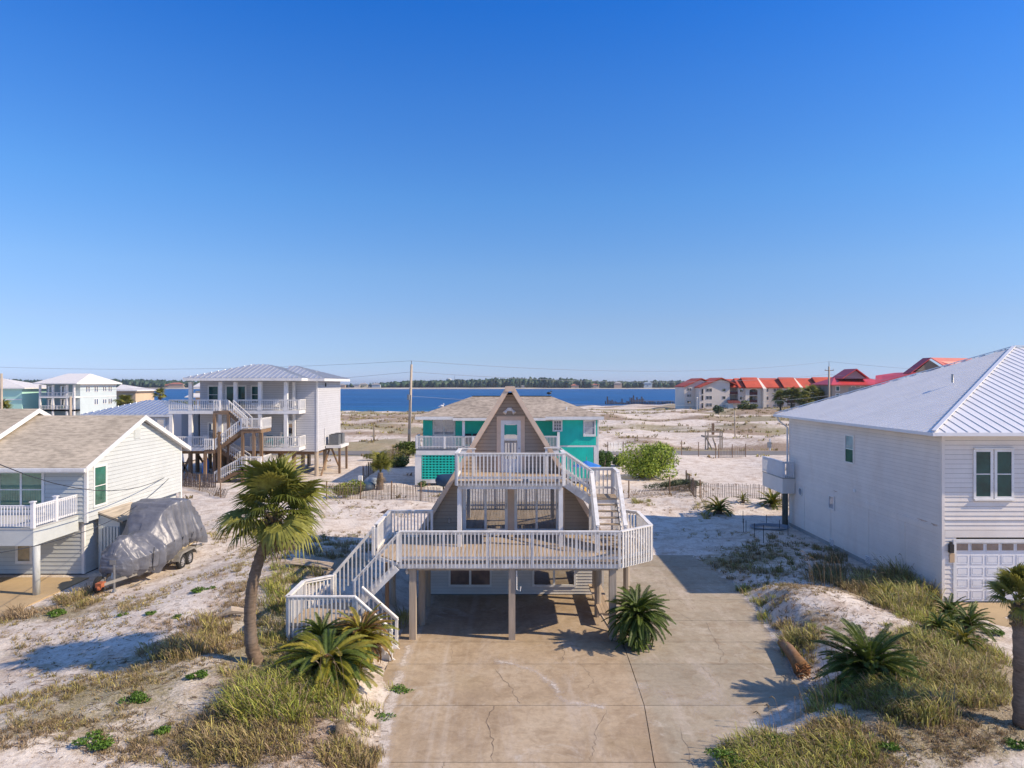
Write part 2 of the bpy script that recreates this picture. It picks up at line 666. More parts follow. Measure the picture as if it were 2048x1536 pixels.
def railing(parent, p0, p1, h=1.05, drop=1.22, sp=0.135, mat=None, pw=0.042, cap=0.14, posts=True, post_sp=1.85, out=None,
            joined=False, post_w=0.09, post_to=None, botrail=True, lowrail=0.12, ends=True):
    """p0,p1: top of the cap at both ends. h: cap above the floor; drop: cap down to the foot of the balusters"""
    mat = mat or RAILW
    p0, p1 = Vector(p0), Vector(p1)
    d = p1 - p0
    dh = Vector((d.x, d.y, 0))
    L = dh.length
    t = dh.normalized()
    n = Vector(out).normalized() if out else Vector((t.y, -t.x, 0))
    m = MB()
    m.beam(p0 - Z * 0.02, p1 - Z * 0.02, cap, 0.038)
    m.beam(p0 - Z * 0.085 + n * 0.0, p1 - Z * 0.085 + n * 0.0, 0.04, 0.085)
    if botrail:
        m.beam(p0 - Z * (h - lowrail - 0.05), p1 - Z * (h - lowrail - 0.05), 0.04, 0.085)
    if posts:
        k = max(1, round(L / post_sp))
        for i in range(k + 1):
            if not ends and i in (0, k): continue
            q = p0 + d * (i / k)
            q = q + t * (post_w / 2 if i == 0 else (-post_w / 2 if i == k else 0)) - n * 0.0
            m.box(q.x - post_w / 2, q.y - post_w / 2, q.z - (post_to or drop), q.x + post_w / 2, q.y + post_w / 2, q.z - 0.042)
    ro = m.build('railing', mat, parent)
    cnt = max(2, int(L / sp))
    me = unit_box('baluster', mat)
    jb = MB()
    for i in range(cnt):
        q = p0 + d * ((i + 0.5) / cnt)
        zt, zb = q.z - 0.045, q.z - drop
        cx, cy = q.x + n.x * (0.022 + pw / 2), q.y + n.y * (0.022 + pw / 2)
        if joined:
            jb.box(cx - pw / 2, cy - pw / 2, zb, cx + pw / 2, cy + pw / 2, zt)
        else:
            a = math.atan2(t.y, t.x)
            Mx = Matrix.Translation((cx, cy, (zt + zb) / 2)) @ Matrix.Rotation(a, 4, 'Z') @ Matrix.Diagonal((pw, pw, zt - zb, 1))
            inst('baluster', me, ro, Mx)
    if joined:
        jb.build('balusters', mat, ro, kind='stuff')
    return ro


def stairs(parent, top, direc, width, rise, run, n, wm, sm, closed=False, name='stair'):
    """flight going down from `top` (a point at floor level, middle of the edge); treads are sub-parts"""
    top, D = Vector(top), Vector(direc).normalized()
    S = Vector((-D.y, D.x, 0))
    r, u = rise / n, run / n
    m = MB()
    for s_ in (-1, 1):
        a = top + S * s_ * (width / 2 + 0.02) - Z * 0.13
        b = a + D * run - Z * rise
        m.beam(a, b, 0.04, 0.27)
    o = m.build(name, sm, parent)
    for i in range(n):
        c = top + D * (u * (i + 0.5)) - Z * (r * (i + 1) - 0.0)
        MB().obox(c + Z * -0.02, D * (u * 0.56), S * (width / 2 - 0.003), Z * 0.02).build('tread', wm, o)
        if closed:
            MB().obox(top + D * (u * i + 0.01) - Z * (r * (i + 0.5) + 0.025), D * 0.01, S * (width / 2 - 0.004), Z * (r / 2 - 0.02)).build('riser', sm, o)
    return o
# ================================================================ ground, water, far shore
def sstep(a, b, x):
    t = np.clip((x - a) / (b - a), 0, 1)
    return t * t * (3 - 2 * t)


_pr = np.random.RandomState(5)
_waves = [( _pr.uniform(0, 2 * math.pi), _pr.uniform(0, 2 * math.pi), f, a) for f, a in
          ((0.09, .5), (0.13, .45), (0.21, .4), (0.33, .3), (0.5, .25), (0.8, .16), (1.3, .11), (2.1, .07), (3.3, .045), (4.7, 0.03)) for _ in range(2)]


def wav(x, y, fmin=0, fmax=9):
    z = np.zeros_like(x)
    for th, ph, f, a in _waves:
        if fmin <= f <= fmax:
            z = z + a * np.sin((x * math.cos(th) + y * math.sin(th)) * f * 2 + ph + 0.9 * np.sin((x * math.sin(th) - y * math.cos(th)) * f * 1.3 + ph * 2))
    return z


def rect_d(x, y, x0, y0, x1, y1):
    """signed-ish distance outside a rectangle"""
    dx = np.maximum(np.maximum(x0 - x, x - x1), 0)
    dy = np.maximum(np.maximum(y0 - y, y - y1), 0)
    return np.hypot(dx, dy)


def drive_right(y):
    """x of the right edge of the main driveway"""
    pts = [(-40, 3.2), (13, 3.4), (15.9, 4.3), (17.2, 5.6), (18.6, 7.7), (20.2, 8.6), (22.5, 8.9), (26, 9.35), (30, 9.6), (35.6, 9.0), (36, 9.0)]
    return np.interp(y, [p[0] for p in pts], [p[1] for p in pts])


def drive_left(y):
    return np.interp(y, [-40, 15.9, 18, 20.3, 21.4, 23.2, 24], [-2.9, -2.95, -3.2, -3.5, -3.75, -3.62, -3.62])


def drive_d(x, y):
    wob = 0.16 * np.sin(y * 2.1 + 1) + 0.10 * np.sin(y * 5.3)
    a = np.maximum(np.maximum(drive_left(y) - x - wob * 0.6, x - drive_right(y) - wob), 0)
    a = a + np.maximum(y - 35.6, 0)
    a = np.where((x < 4.6) & (y > 29), np.maximum(a, 0.0), a)
    return a


FLATS = [(-3.9, 23.0, 4.9, 38.0), (-45, 22.5, -19.2, 42), (17.0, 27.0, 45, 44.5), (-8.5, 59, 8.5, 70)]


def shore(x):
    return np.interp(x, [-400, -140, -20, 0, 20, 60, 100, 400], [235, 245, 262, 275, 300, 335, 345, 345]) + 2.5 * np.sin(x * 0.07) + 1.2 * np.sin(x * 0.23)


BUMPS = [(-9.8, 31, 4.5, 6, .85), (-10.5, 24, 4.5, 4, .55), (-8, 19, 4, 3, .45), (-12, 16, 5, 4, .35), (-5.2, 17.2, 1.6, 2.4, .35),
         (-7.5, 26.5, 2.5, 3.0, .35), (11.3, 26.3, 2.2, 2.3, .8), (12.8, 23.4, 2.6, 2.4, .6), (10.8, 21.6, 2.2, 2.0, .45), (9.2, 17.2, 2.4, 1.6, .5), (13, 18.5, 3, 2.5, .35),
         (13.6, 31.5, 2.4, 4, .25), (-30, 215, 40, 12, .9), (-52, 93, 9, 4, .8), (-22, 92, 7, 3.5, 1.5), (-17, 100, 7, 5, 1.0), (70, 215, 45, 22, 1.2), (30, 190, 30, 14, .7),
         (-12, 49, 9, 4, .35), (14, 50, 6, 3, .35), (-28, 258, 12, 4, 1.7), (100, 240, 30, 12, 1.0), (-14, 40, 4, 4, .3)]


def hgt(x, y):
    x = np.asarray(x, float); y = np.asarray(y, float)
    near = 0.10 + 0.12 * wav(x, y, 0.2, 0.6) + 0.11 * wav(x, y, 0.7, 2.5) + 0.10 * wav(x, y, 3, 9)
    z = near * 0.75
    for cx, cy, rx, ry, a in BUMPS:
        z = z + a * np.exp(-(((x - cx) / rx) ** 2 + ((y - cy) / ry) ** 2))
    far = sstep(55, 110, y)
    z = z + far * 0.35 * wav(x, y, 0.05, 0.25)
    # road across behind the houses, flat
    rd = np.abs(y - 88)
    z = z * sstep(3.2, 7, rd)
    d = drive_d(x, y)
    k = sstep(0.0, 1.3, d)
    z = np.where(d <= 0, -0.08, -0.02 + (z + 0.02) * k)
    for x0, y0, x1, y1 in FLATS:
        d = rect_d(x, y, x0, y0, x1, y1)
        z = np.where(d <= 0, np.minimum(z, -0.05), -0.05 + (z + 0.05) * sstep(0, 1.6, d) if False else z * sstep(0, 1.6, d) - 0.05 * (1 - sstep(0, 1.6, d)))
    # left lot: concrete pad edge runs diagonally, sand slopes up from it
    s = shore(x)
    z = z - 1.25 * sstep(150, 235, y) * np.where(x > 20, 0.7, 1.0)
    z = np.where(y > s - 14, z * (1 - sstep(s - 14, s, y)) + (-1.5) * sstep(s - 14, s, y) - 2.5 * sstep(s, s + 25, y), z)
    z = np.where(y < 8, z * sstep(-30, 8, y), z)
    return z


def h1(x, y):
    return float(hgt(np.array([x]), np.array([y]))[0])


def veg(x, y):
    """how overgrown the sand is, 0..1"""
    v = np.zeros_like(x)
    P = [(-6.5, 17, 3.4, 2.4, .9), (-7.2, 20, 1.7, 2.2, .8), (-10, 17.5, 3.0, 2.5, .5), (-11.5, 20.8, 3.6, 1.6, .45), (-9, 25.5, 1.8, 3.4, .6), (-8.6, 31, 2.4, 4, .7),
         (-18, 26.5, 3, 1.2, .8), (14.5, 27, 2.2, 3.0, .95), (11.8, 18.2, 3.0, 2.2, .95), (14.3, 20.5, 3.0, 3.0, .9), (10.5, 23, 1.1, 1.6, .7), (8.2, 16.6, 2.6, 1.2, .9),
         (10.8, 27.5, 1.0, 2.5, .6), (12, 33, 4, 4, .5), (-14, 34, 3, 3, .2)]
    for cx, cy, rx, ry, a in P:
        v = np.maximum(v, a * np.exp(-(((x - cx) / rx) ** 2 + ((y - cy) / ry) ** 2) ** 1.5))
    w = wav(x * 1.0, y * 1.6, 0.3, 2.5)
    v = v * (0.75 + 0.5 * w) + 0.14 * np.maximum(w + 0.1, 0) * (y < 60)
    fr = wav(x * 0.35, y * 0.9, 0.05, 0.5)
    far = sstep(58, 110, y) * np.clip(0.30 + 0.75 * fr, 0, 0.95)
    field = np.exp(-(((x + 40) / 32) ** 2 + ((y - 172) / 55) ** 2) ** 2) * sstep(112, 122, y + 2 * np.sin(x * .3)) * (0.85 + 0.35 * fr)
    lawn = np.exp(-(((x - 78) / 45) ** 2 + ((y - 232) / 13) ** 2) ** 2) * 0.9
    return np.clip(np.maximum(np.maximum(v, far), np.maximum(field, lawn)), 0, 1)


def grid_axis(*segs):
    out = []
    for a, b, st in segs:
        out += list(np.arange(a, b, st))
    out.append(segs[-1][1])
    return np.array(out)


xs = grid_axis((-3000, -400, 400), (-400, -100, 20), (-100, -28, 1.5), (-28, -20, 0.5), (-20, 18, 0.16), (18, 30, 0.6), (30, 110, 1.6), (110, 400, 20), (400, 3000, 400))
ys = grid_axis((-300, 0, 30), (0, 13, 1.5), (13, 36, 0.16), (36, 64, 0.35), (64, 130, 1.0), (130, 300, 2.5), (300, 380, 5), (380, 420, 40))
XX, YY = np.meshgrid(xs, ys)
ZZ = hgt(XX, YY)
fine = (XX > -20) & (XX < 18) & (YY > 13) & (YY < 42)
vv = veg(XX, YY)
ZZ = ZZ + np.where(fine & (drive_d(XX, YY) > 0.25), 0.05 * vv * np.sin(XX * 7 + 2 * np.sin(YY * 5)) * np.sin(YY * 8.3), 0)
V = np.stack([XX.ravel(), YY.ravel(), ZZ.ravel()], 1)
nx, ny = len(xs), len(ys)
ii = (np.arange(ny - 1)[:, None] * nx + np.arange(nx - 1)[None, :]).ravel()
FQ = np.stack([ii, ii + 1, ii + nx + 1, ii + nx], 1)
green = np.clip(0.5 + 0.6 * wav(XX * 0.6, YY * 0.6, 0.05, 0.4), 0, 1)
cols = np.stack([vv.ravel(), green.ravel(), np.zeros(nx * ny)], 1)


def sand_mat():
    m = bpy.data.materials.new('white_dune_sand')
    nt, b = nodes_of(m)
    a = nt.nodes.new('ShaderNodeVertexColor')
    a.layer_name = 'veg'
    sp = nt.nodes.new('ShaderNodeSeparateColor')
    nt.links.new(a.outputs[0], sp.inputs[0])
    n0 = noise_n(nt, 0.12, 5, 0.6)
    base = ramp(nt, n0, [(0.3, (0.64, 0.57, 0.49)), (0.7, (0.74, 0.67, 0.59))])
    n1 = noise_n(nt, 1.1, 8, 0.68, dist=0.4)
    base = mixc(nt, ramp(nt, n1, [(0.45, 0.0), (0.66, 0.72)]), base, (0.40, 0.295, 0.215))
    n2 = noise_n(nt, 9, 5, 0.7)
    base = mixc(nt, ramp(nt, n2, [(0.52, 0.0), (0.66, 0.55)]), base, (0.26, 0.175, 0.12))
    # vegetation litter
    n3 = noise_n(nt, 2.2, 7, 0.7)
    ad = nt.nodes.new('ShaderNodeMath'); ad.operation = 'ADD'
    nt.links.new(sp.outputs[0], ad.inputs[0]); nt.links.new(n3, ad.inputs[1])
    nb = noise_n(nt, 11, 6, 0.75)
    ab = nt.nodes.new('ShaderNodeMath'); ab.operation = 'ADD'
    nt.links.new(ad.outputs[0], ab.inputs[0]); nt.links.new(nb, ab.inputs[1])
    am_ = nt.nodes.new('ShaderNodeMath'); am_.operation = 'MULTIPLY'; am_.inputs[1].default_value = 0.4
    nt.links.new(ab.outputs[0], am_.inputs[0])
    fac = ramp(nt, am_.outputs[0], [(0.46, 0.0), (0.62, 0.82)])
    n4 = noise_n(nt, 0.5, 4, 0.6)
    ad2 = nt.nodes.new('ShaderNodeMath'); ad2.operation = 'ADD'
    nt.links.new(sp.outputs[1], ad2.inputs[0]); nt.links.new(n4, ad2.inputs[1])
    am2 = nt.nodes.new('ShaderNodeMath'); am2.operation = 'MULTIPLY'; am2.inputs[1].default_value = 0.5
    nt.links.new(ad2.outputs[0], am2.inputs[0])
    gc = ramp(nt, am2.outputs[0], [(0.35, (0.19, 0.12, 0.07)), (0.50, (0.22, 0.155, 0.08)), (0.72, (0.19, 0.165, 0.07))])
    n5 = noise_n(nt, 14, 4, 0.7)
    gc = mixc(nt, 1.0, gc, ramp(nt, n5, [(0.3, 0.5), (0.7, 1.7)]), 'MULTIPLY')
    n7 = noise_n(nt, 28, 4, 0.8)
    gc = mixc(nt, ramp(nt, n7, [(0.50, 0.0), (0.62, 0.75)]), gc, (0.50, 0.43, 0.34))
    c = mixc(nt, fac, base, gc)
    nt.links.new(c, b.inputs['Base Color'])
    b.inputs['Roughness'].default_value = 0.95
    b.inputs['Specular IOR Level'].default_value = 0.1
    n6 = noise_n(nt, 5, 9, 0.72)
    bump(nt, b, n6, 0.75, 0.10)
    return m


SAND = sand_mat()
me = np_mesh('ground', V, FQ, SAND, smooth=True, cols=cols, attr='veg')
g_o = bpy.data.objects.new('ground', me)
link(g_o)
tag(g_o, kind='structure')

# ---- water
def water_mat():
    m = bpy.data.materials.new('bay_water')
    nt, b = nodes_of(m)
    pos = nt.nodes.new('ShaderNodeNewGeometry').outputs['Position']
    sx = nt.nodes.new('ShaderNodeSeparateXYZ'); nt.links.new(pos, sx.inputs[0])
    n0 = noise_n(nt, 0.004, 5, 0.6, stretch=(1, 3.0, 1))
    c = ramp(nt, n0, [(0.3, (0.002, 0.060, 0.20)), (0.7, (0.004, 0.10, 0.30))])
    n1 = noise_n(nt, 0.06, 5, 0.7, stretch=(0.35, 1.4, 1))
    c = mixc(nt, 1.0, c, ramp(nt, n1, [(0.35, 0.6), (0.65, 1.3)]), 'MULTIPLY')
    # shallow green edge by the beach, by depth
    mr = nt.nodes.new('ShaderNodeMapRange')
    mr.inputs['From Min'].default_value = 262; mr.inputs['From Max'].default_value = 330
    nt.links.new(sx.outputs['Y'], mr.inputs['Value'])
    c = mixc(nt, mr.outputs[0], mixc(nt, 0.25, c, (0.02, 0.20, 0.30)), c)
    nt.links.new(c, b.inputs['Base Color'])
    b.inputs['Roughness'].default_value = 0.35
    b.inputs['Specular IOR Level'].default_value = 0.22
    n2 = noise_n(nt, 0.5, 6, 0.7, stretch=(0.6, 1.6, 1))
    bump(nt, b, n2, 1.0, 0.9)
    return m


wm = MB()
wm.face([(-6000, 200, -1.5), (6000, 200, -1.5), (6000, 9000, -1.5), (-6000, 9000, -1.5)])
wo_ = wm.build('water', water_mat())
tag(wo_, kind='structure')

# ---- far shore: land, sand edge, wood
YS = 1425.0
xs2 = np.arange(-3200, 3200, 25.0)
edge = YS + 14 * np.sin(xs2 * 0.004) + 8 * np.sin(xs2 * 0.013) + np.where(xs2 > 420, 0, 0)
rows = [(-2.2, -6), (-1.1, 6), (1.2, 45), (1.6, 900)]
vs = np.array([(x, e + dy, z) for (z, dy) in rows for x, e in zip(xs2, edge)])
n_ = len(xs2)
jj = np.concatenate([np.arange(n_ - 1) + r * n_ for r in range(3)])
fq = np.stack([jj, jj + 1, jj + n_ + 1, jj + n_], 1)
fs_m = M_('far_shore_sand', (0.50, 0.44, 0.36), 0.9, 0.35, 0.02, 0.2)
o = bpy.data.objects.new('far_shore', np_mesh('far_shore', vs, fq, fs_m, smooth=True))
link(o); tag(o, kind='structure')


def ico():
    import bmesh
    bm = bmesh.new()
    bmesh.ops.create_icosphere(bm, subdivisions=2, radius=1)
    v = np.array([p.co[:] for p in bm.verts]); f = np.array([[q.index for q in t.verts] for t in bm.faces])
    bm.free()
    return v, f


IV, IF = ico()


def blob_cloud(name, cs, rs, mat, cmap, seed, kind='stuff', jit=0.3, parent=None):
    """many ragged crowns as one mesh: cs (n,3) centres, rs (n,3) radii, cmap (n,3) colours"""
    rg = np.random.RandomState(seed)
    n = len(cs)
    nv = len(IV)
    j = 1 + rg.uniform(-jit, jit, (n, nv, 1))
    v = IV[None] * j * rs[:, None, :] + cs[:, None, :]
    f = IF[None] + (np.arange(n) * nv)[:, None, None]
    cc = np.repeat(cmap[:, None, :], nv, 1) * (1 + rg.uniform(-0.3, 0.3, (n, nv, 1)))
    o = bpy.data.objects.new(name, np_mesh(name, v.reshape(-1, 3), f.reshape(-1, 3), mat, cols=cc.reshape(-1, 3)))
    link(o, parent)
    if kind: o['kind'] = kind
    return o


LEAFC = leaf_mat('foliage_by_colour', None, None, attr='col', trans=0.15)
rg = np.random.RandomState(3)
n = 6500
tx = rg.uniform(-1500, 1100, n)
ty = YS + 48 + rg.uniform(0, 1, n) ** 1.4 * 170
hh = (11 + 5 * np.sin(tx * 0.006 + 1) + 2.5 * np.sin(tx * 0.021) + rg.uniform(-4, 4, n)) * 0.5
hh = hh + 3.0 * np.exp(-((tx + 60) / 130) ** 2) + 0.8
cs = np.stack([tx, ty, 1 + hh * .72], 1)
rs = np.stack([rg.uniform(3, 7, n), rg.uniform(4, 7, n), hh * rg.uniform(.65, .9, n)], 1)
base = np.array([[0.040, 0.075, 0.038]]) * rg.uniform(0.55, 1.5, (n, 1)) * np.array([1, 1, 1]) + rg.uniform(0, 0.012, (n, 3))
blob_cloud('far_wood', cs, rs, LEAFC, base, 4, jit=.5)
# ================================================================ driveway slabs
SLAB = None


def slab_mat():
    m = bpy.data.materials.new('stained_concrete')
    nt, b = nodes_of(m)
    pos = nt.nodes.new('ShaderNodeNewGeometry').outputs['Position']
    sx = nt.nodes.new('ShaderNodeSeparateXYZ'); nt.links.new(pos, sx.inputs[0])
    n0 = noise_n(nt, 0.45, 6, 0.62, dist=0.5)
    warm = ramp(nt, n0, [(0.28, (0.35, 0.26, 0.17)), (0.5, (0.47, 0.36, 0.24)), (0.72, (0.54, 0.435, 0.31))])
    cool = ramp(nt, n0, [(0.28, (0.35, 0.30, 0.22)), (0.6, (0.43, 0.365, 0.27)), (0.75, (0.48, 0.41, 0.31))])
    # the newer side slab is greyer; the joint between both runs about x = 3.5
    mr = nt.nodes.new('ShaderNodeMapRange')
    mr.inputs['From Min'].default_value = 3.4; mr.inputs['From Max'].default_value = 3.9
    nt.links.new(sx.outputs['X'], mr.inputs['Value'])
    c = mixc(nt, mr.outputs[0], warm, cool)
    n1 = noise_n(nt, 1.6, 8, 0.7, dist=0.8)
    c = mixc(nt, ramp(nt, n1, [(0.48, 0.0), (0.70, 0.6)]), c, (0.26, 0.18, 0.105))
    n2 = noise_n(nt, 0.8, 8, 0.72, stretch=(1.0, 0.22, 1), dist=0.3)
    c = mixc(nt, ramp(nt, n2, [(0.52, 0.0), (0.70, 0.62)]), c, (0.58, 0.50, 0.42))
    # wind-blown sand streaks across the slab
    n3 = noise_n(nt, 0.5, 10, 0.78, dist=0.9)
    c = mixc(nt, ramp(nt, n3, [(0.57, 0.0), (0.70, 0.7)]), c, (0.64, 0.58, 0.50))
    # pale tyre tracks running out of the carport
    wv = nt.nodes.new('ShaderNodeTexNoise'); wv.inputs['Scale'].default_value = 1.0; wv.inputs['Detail'].default_value = 3
    mp_ = nt.nodes.new('ShaderNodeMapping'); mp_.inputs['Scale'].default_value = (2.1, 0.05, 1)
    nt.links.new(pos, mp_.inputs['Vector']); nt.links.new(mp_.outputs[0], wv.inputs['Vector'])
    lf = nt.nodes.new('ShaderNodeMapRange'); lf.inputs['From Min'].default_value = -0.6; lf.inputs['From Max'].default_value = -1.6
    nt.links.new(sx.outputs['X'], lf.inputs['Value'])
    mm = nt.nodes.new('ShaderNodeMath'); mm.operation = 'MULTIPLY'
    nt.links.new(ramp(nt, wv.outputs['Fac'], [(0.54, 0.0), (0.64, 0.42)]), mm.inputs[0]); nt.links.new(lf.outputs[0], mm.inputs[1])
    c = mixc(nt, mm.outputs[0], c, (0.58, 0.50, 0.41))
    n5 = noise_n(nt, 0.33, 3, 0.5)
    c = mixc(nt, ramp(nt, n5, [(0.58, 0.0), (0.74, 0.35)]), c, (0.37, 0.28, 0.15))
    n6 = noise_n(nt, 5.5, 7, 0.75, dist=0.6)
    c = mixc(nt, 1.0, c, ramp(nt, n6, [(0.3, 0.80), (0.7, 1.12)]), 'MULTIPLY')
    n4 = noise_n(nt, 45, 3, 0.7)
    c = mixc(nt, 1.0, c, ramp(nt, n4, [(0.25, 0.86), (0.75, 1.1)]), 'MULTIPLY')
    oi = nt.nodes.new('ShaderNodeObjectInfo')
    c = mixc(nt, 1.0, c, ramp(nt, oi.outputs['Random'], [(0, 0.86), (1, 0.98)]), 'MULTIPLY')
    nt.links.new(c, b.inputs['Base Color'])
    b.inputs['Roughness'].default_value = 0.85
    b.inputs['Specular IOR Level'].default_value = 0.25
    bump(nt, b, n4, 0.25, 0.01)
    return m


SLABM = slab_mat()
CRACKM = M_('dark_crack', (0.17, 0.125, 0.09), 0.95, 0.3, 3, 30)
SANDM = M_('thin_blown_sand', (0.62, 0.56, 0.50), 0.95, 0.12, 2, 30)
BEDM = M_('slab_bed', (0.13, 0.10, 0.075), 0.95, 0.3, 3, 30)
drive = MB()
drive.box(-3.9, 6, -0.14, 10.2, 35.7, -0.055)
drive_o = drive.build('driveway', BEDM)
tag(drive_o, kind='structure')
JOINTS = [6.0, 10.2, 13.2, 16.1, 18.95, 21.75, 23.6]
GAP = 0.012


def panel(poly):
    MB().slab([(p[0], p[1], 0.0) for p in poly], (0, 0, -0.10)).build('concrete_panel', SLABM, drive_o)


def jx(y):
    return np.interp(y, [6, 15.9, 18.9, 21.7, 23.3, 23.6], [2.9, 3.28, 3.62, 3.72, 3.76, 3.76])


for i in range(len(JOINTS) - 1):
    a, b = JOINTS[i] + GAP, JOINTS[i + 1] - GAP
    ym = (a + b) / 2
    panel([(-3.9, a), (jx(a) - GAP, a), (jx(ym) - GAP, ym), (jx(b) - GAP, b), (-3.9, b)])
    panel([(jx(a) + GAP, a), (10.2, a), (10.2, b), (jx(b) + GAP, b), (jx(ym) + GAP, ym)])
panel([(-3.9, 23.6 + GAP), (3.76 - GAP, 23.6 + GAP), (3.76 - GAP, 35), (-3.9, 35)])
SJ = [23.6, 25.75, 28.2, 30.6, 33.3, 35.6]
for a, b in zip(SJ[:-1], SJ[1:]):
    panel([(3.76 + GAP, a + GAP), (10.2, a + GAP), (10.2, b - GAP), (3.76 + GAP, b - GAP)])
r2 = random.Random(4)


def crack(pts, w=0.012):
    q = [Vector((*pts[0], 0.004))]
    for a, b in zip(pts[:-1], pts[1:]):
        for k in range(1, 7):
            t = k / 6
            q.append(Vector((a[0] + (b[0] - a[0]) * t + r2.uniform(-.05, .05), a[1] + (b[1] - a[1]) * t + r2.uniform(-.04, .04), 0.004)))
    m = MB()
    for a, b in zip(q[:-1], q[1:]):
        d = (b - a).normalized(); s = Vector((-d.y, d.x, 0)) * w * r2.uniform(.2, .75)
        m.face([a - s, b - s, b + s, a + s])
    m.build('crack', CRACKM, drive_o)


def gp(*l):
    return [G(a, b) for a, b in l]


crack(gp((1125, 1290), (1128, 1310), (1122, 1325)))
crack(gp((1157, 1328), (1178, 1345), (1187, 1365), (1160, 1385)), .007)
crack(gp((990, 1338), (1020, 1372), (1042, 1408)))
crack(gp((988, 1412), (972, 1450), (985, 1480), (983, 1522)), .014)
crack(gp((1213, 1420), (1192, 1455), (1190, 1490), (1178, 1522)), .008)
crack(gp((1340, 1215), (1385, 1242)), .008)
crack(gp((1412, 1245), (1432, 1285), (1446, 1308), (1440, 1325)), .008)
crack(gp((1405, 1335), (1440, 1372)), .006)
crack(gp((1330, 1155), (1338, 1185), (1372, 1210), (1398, 1225)), .006)
crack(gp((902, 1290), (906, 1318)), .005)
crack(gp((1360, 1455), (1385, 1536)), .006)
crack(gp((888, 1524), (884, 1540)), .008)

# ================================================================ left and right neighbours' slabs
LSL = M_('tan_concrete', (0.46, 0.34, 0.19), 0.85, 0.22, 0.5, 25, bmp=0.1, stain=(0.30, 0.22, 0.14), stain_amt=.4)
pv = MB(); pv.box(-45, 21.5, -0.2, -19.3, 25.95, 0.0); pv.box(-45, 25.98, -0.2, -19.25, 31.5, 0.0)
tag(pv.build('left_pavement', LSL), kind='structure')
pv = MB(); pv.box(14.9, 22.0, -0.2, 34, 27.85, -0.0)
tag(pv.build('right_pavement', LSL), kind='structure')
RDM = M_('worn_asphalt', (0.20, 0.185, 0.17), 0.9, 0.2, 0.3, 8)
rd = MB(); rd.box(-400, 85.6, -0.1, 400, 90.6, 0.035)
tag(rd.build('road', RDM), kind='structure')

# ================================================================ the A-frame house
house = thing('a_frame_house', 'taupe A-frame beach house on posts with two white railed decks in the centre', 'house', (0, 29, 0))
XC, APZ, YF, YB, YW = -0.08, 8.656, 28.4, 36.3, 28.9
ZL, ZU = 2.67, 5.12      # deck floors


def hw(z):
    return 0.17 + 0.61 * (APZ - z)


ground = siding(house, (-3.45, YW, 0), (1, 0, 0), (0, -1, 0), [(0, 0.02), (7.25, 0.02), (7.25, 2.42), (0, 2.42)], 0.125, GREYG)
MB().box(-3.45, YW + 0.012, 0.0, 3.80, YB - 0.3, 2.40).build('lower_wall', JOINT, house)
MB().box(3.745, YW - 0.03, 0.0, 3.83, YW + 0.06, 2.42).build('corner_trim', GREYG, house)
MB().box(-3.49, YW - 0.03, 0.0, -3.42, YW + 0.06, 2.42).build('corner_trim', GREYG, house)
# sloped roof sides
tn = 0.15
for s in (-1, 1):
    def pt(z, off, y):
        return Vector((XC + s * (hw(z) - off), y, z))
    sl = MB()
    z0 = 2.40
    q = [Vector((XC + s * (hw(z0) - 0.0), YF + 0.035, z0)), Vector((XC + s * (hw(APZ)), YF + 0.035, APZ)),
         Vector((XC + s * (hw(APZ)), YB, APZ)), Vector((XC + s * hw(z0), YB, z0))]
    nrm = Vector((s * 1.0, 0, 0.61)).normalized()
    sl.slab(q, -nrm * tn)
    sl.build('roof', SHB, house)
    rk = MB()
    a0, a1 = q[0].copy(), q[1].copy()
    a0.y = a1.y = YF
    off = -nrm * (tn + 0.02)
    rk.slab([a0 + nrm * .012, a1 + nrm * .012, a1 + off, a0 + off], (0, 0.032, 0))
    rk.build('rake_board', PEACH, house)
    so = MB()
    a0, a1 = q[0] - nrm * (tn + .022), q[1] - nrm * (tn + .022)
    so.slab([a0, a1, a1 + Vector((0, .47, 0)), a0 + Vector((0, .47, 0))], -nrm * 0.015)
    so.build('soffit', PEACH, house)
rg_ = MB(); rg_.box(XC - 0.19, YF - 0.0, APZ - 0.10, XC + 0.19, YB, APZ + 0.035)
rg_.build('ridge_cap', SHB, house)
rg_ = MB(); rg_.box(XC - 0.20, YF - 0.025, APZ - 0.16, XC + 0.20, YF - 0.003, APZ + 0.045)
rg_.build('ridge_board', PEACH, house)
# front wall behind, tapering
tri = [(-hw(2.42) + .2, 2.42), (hw(2.42) - .2, 2.42), (hw(APZ - .3) - .02, APZ - .3), (-hw(APZ - .3) + .02, APZ - .3)]
siding(house, (XC, YW, 0), (1, 0, 0), (0, -1, 0), tri, 0.15, TAUPE)
fw = MB(); fw.slab([(XC + p[0], YW + 0.012, p[1]) for p in tri], (0, 0.2, 0))
fw.slab([(XC + p[0], YB - .2, p[1]) for p in tri], (0, 0.15, 0))
fw.build('gable_wall', JOINT, house)
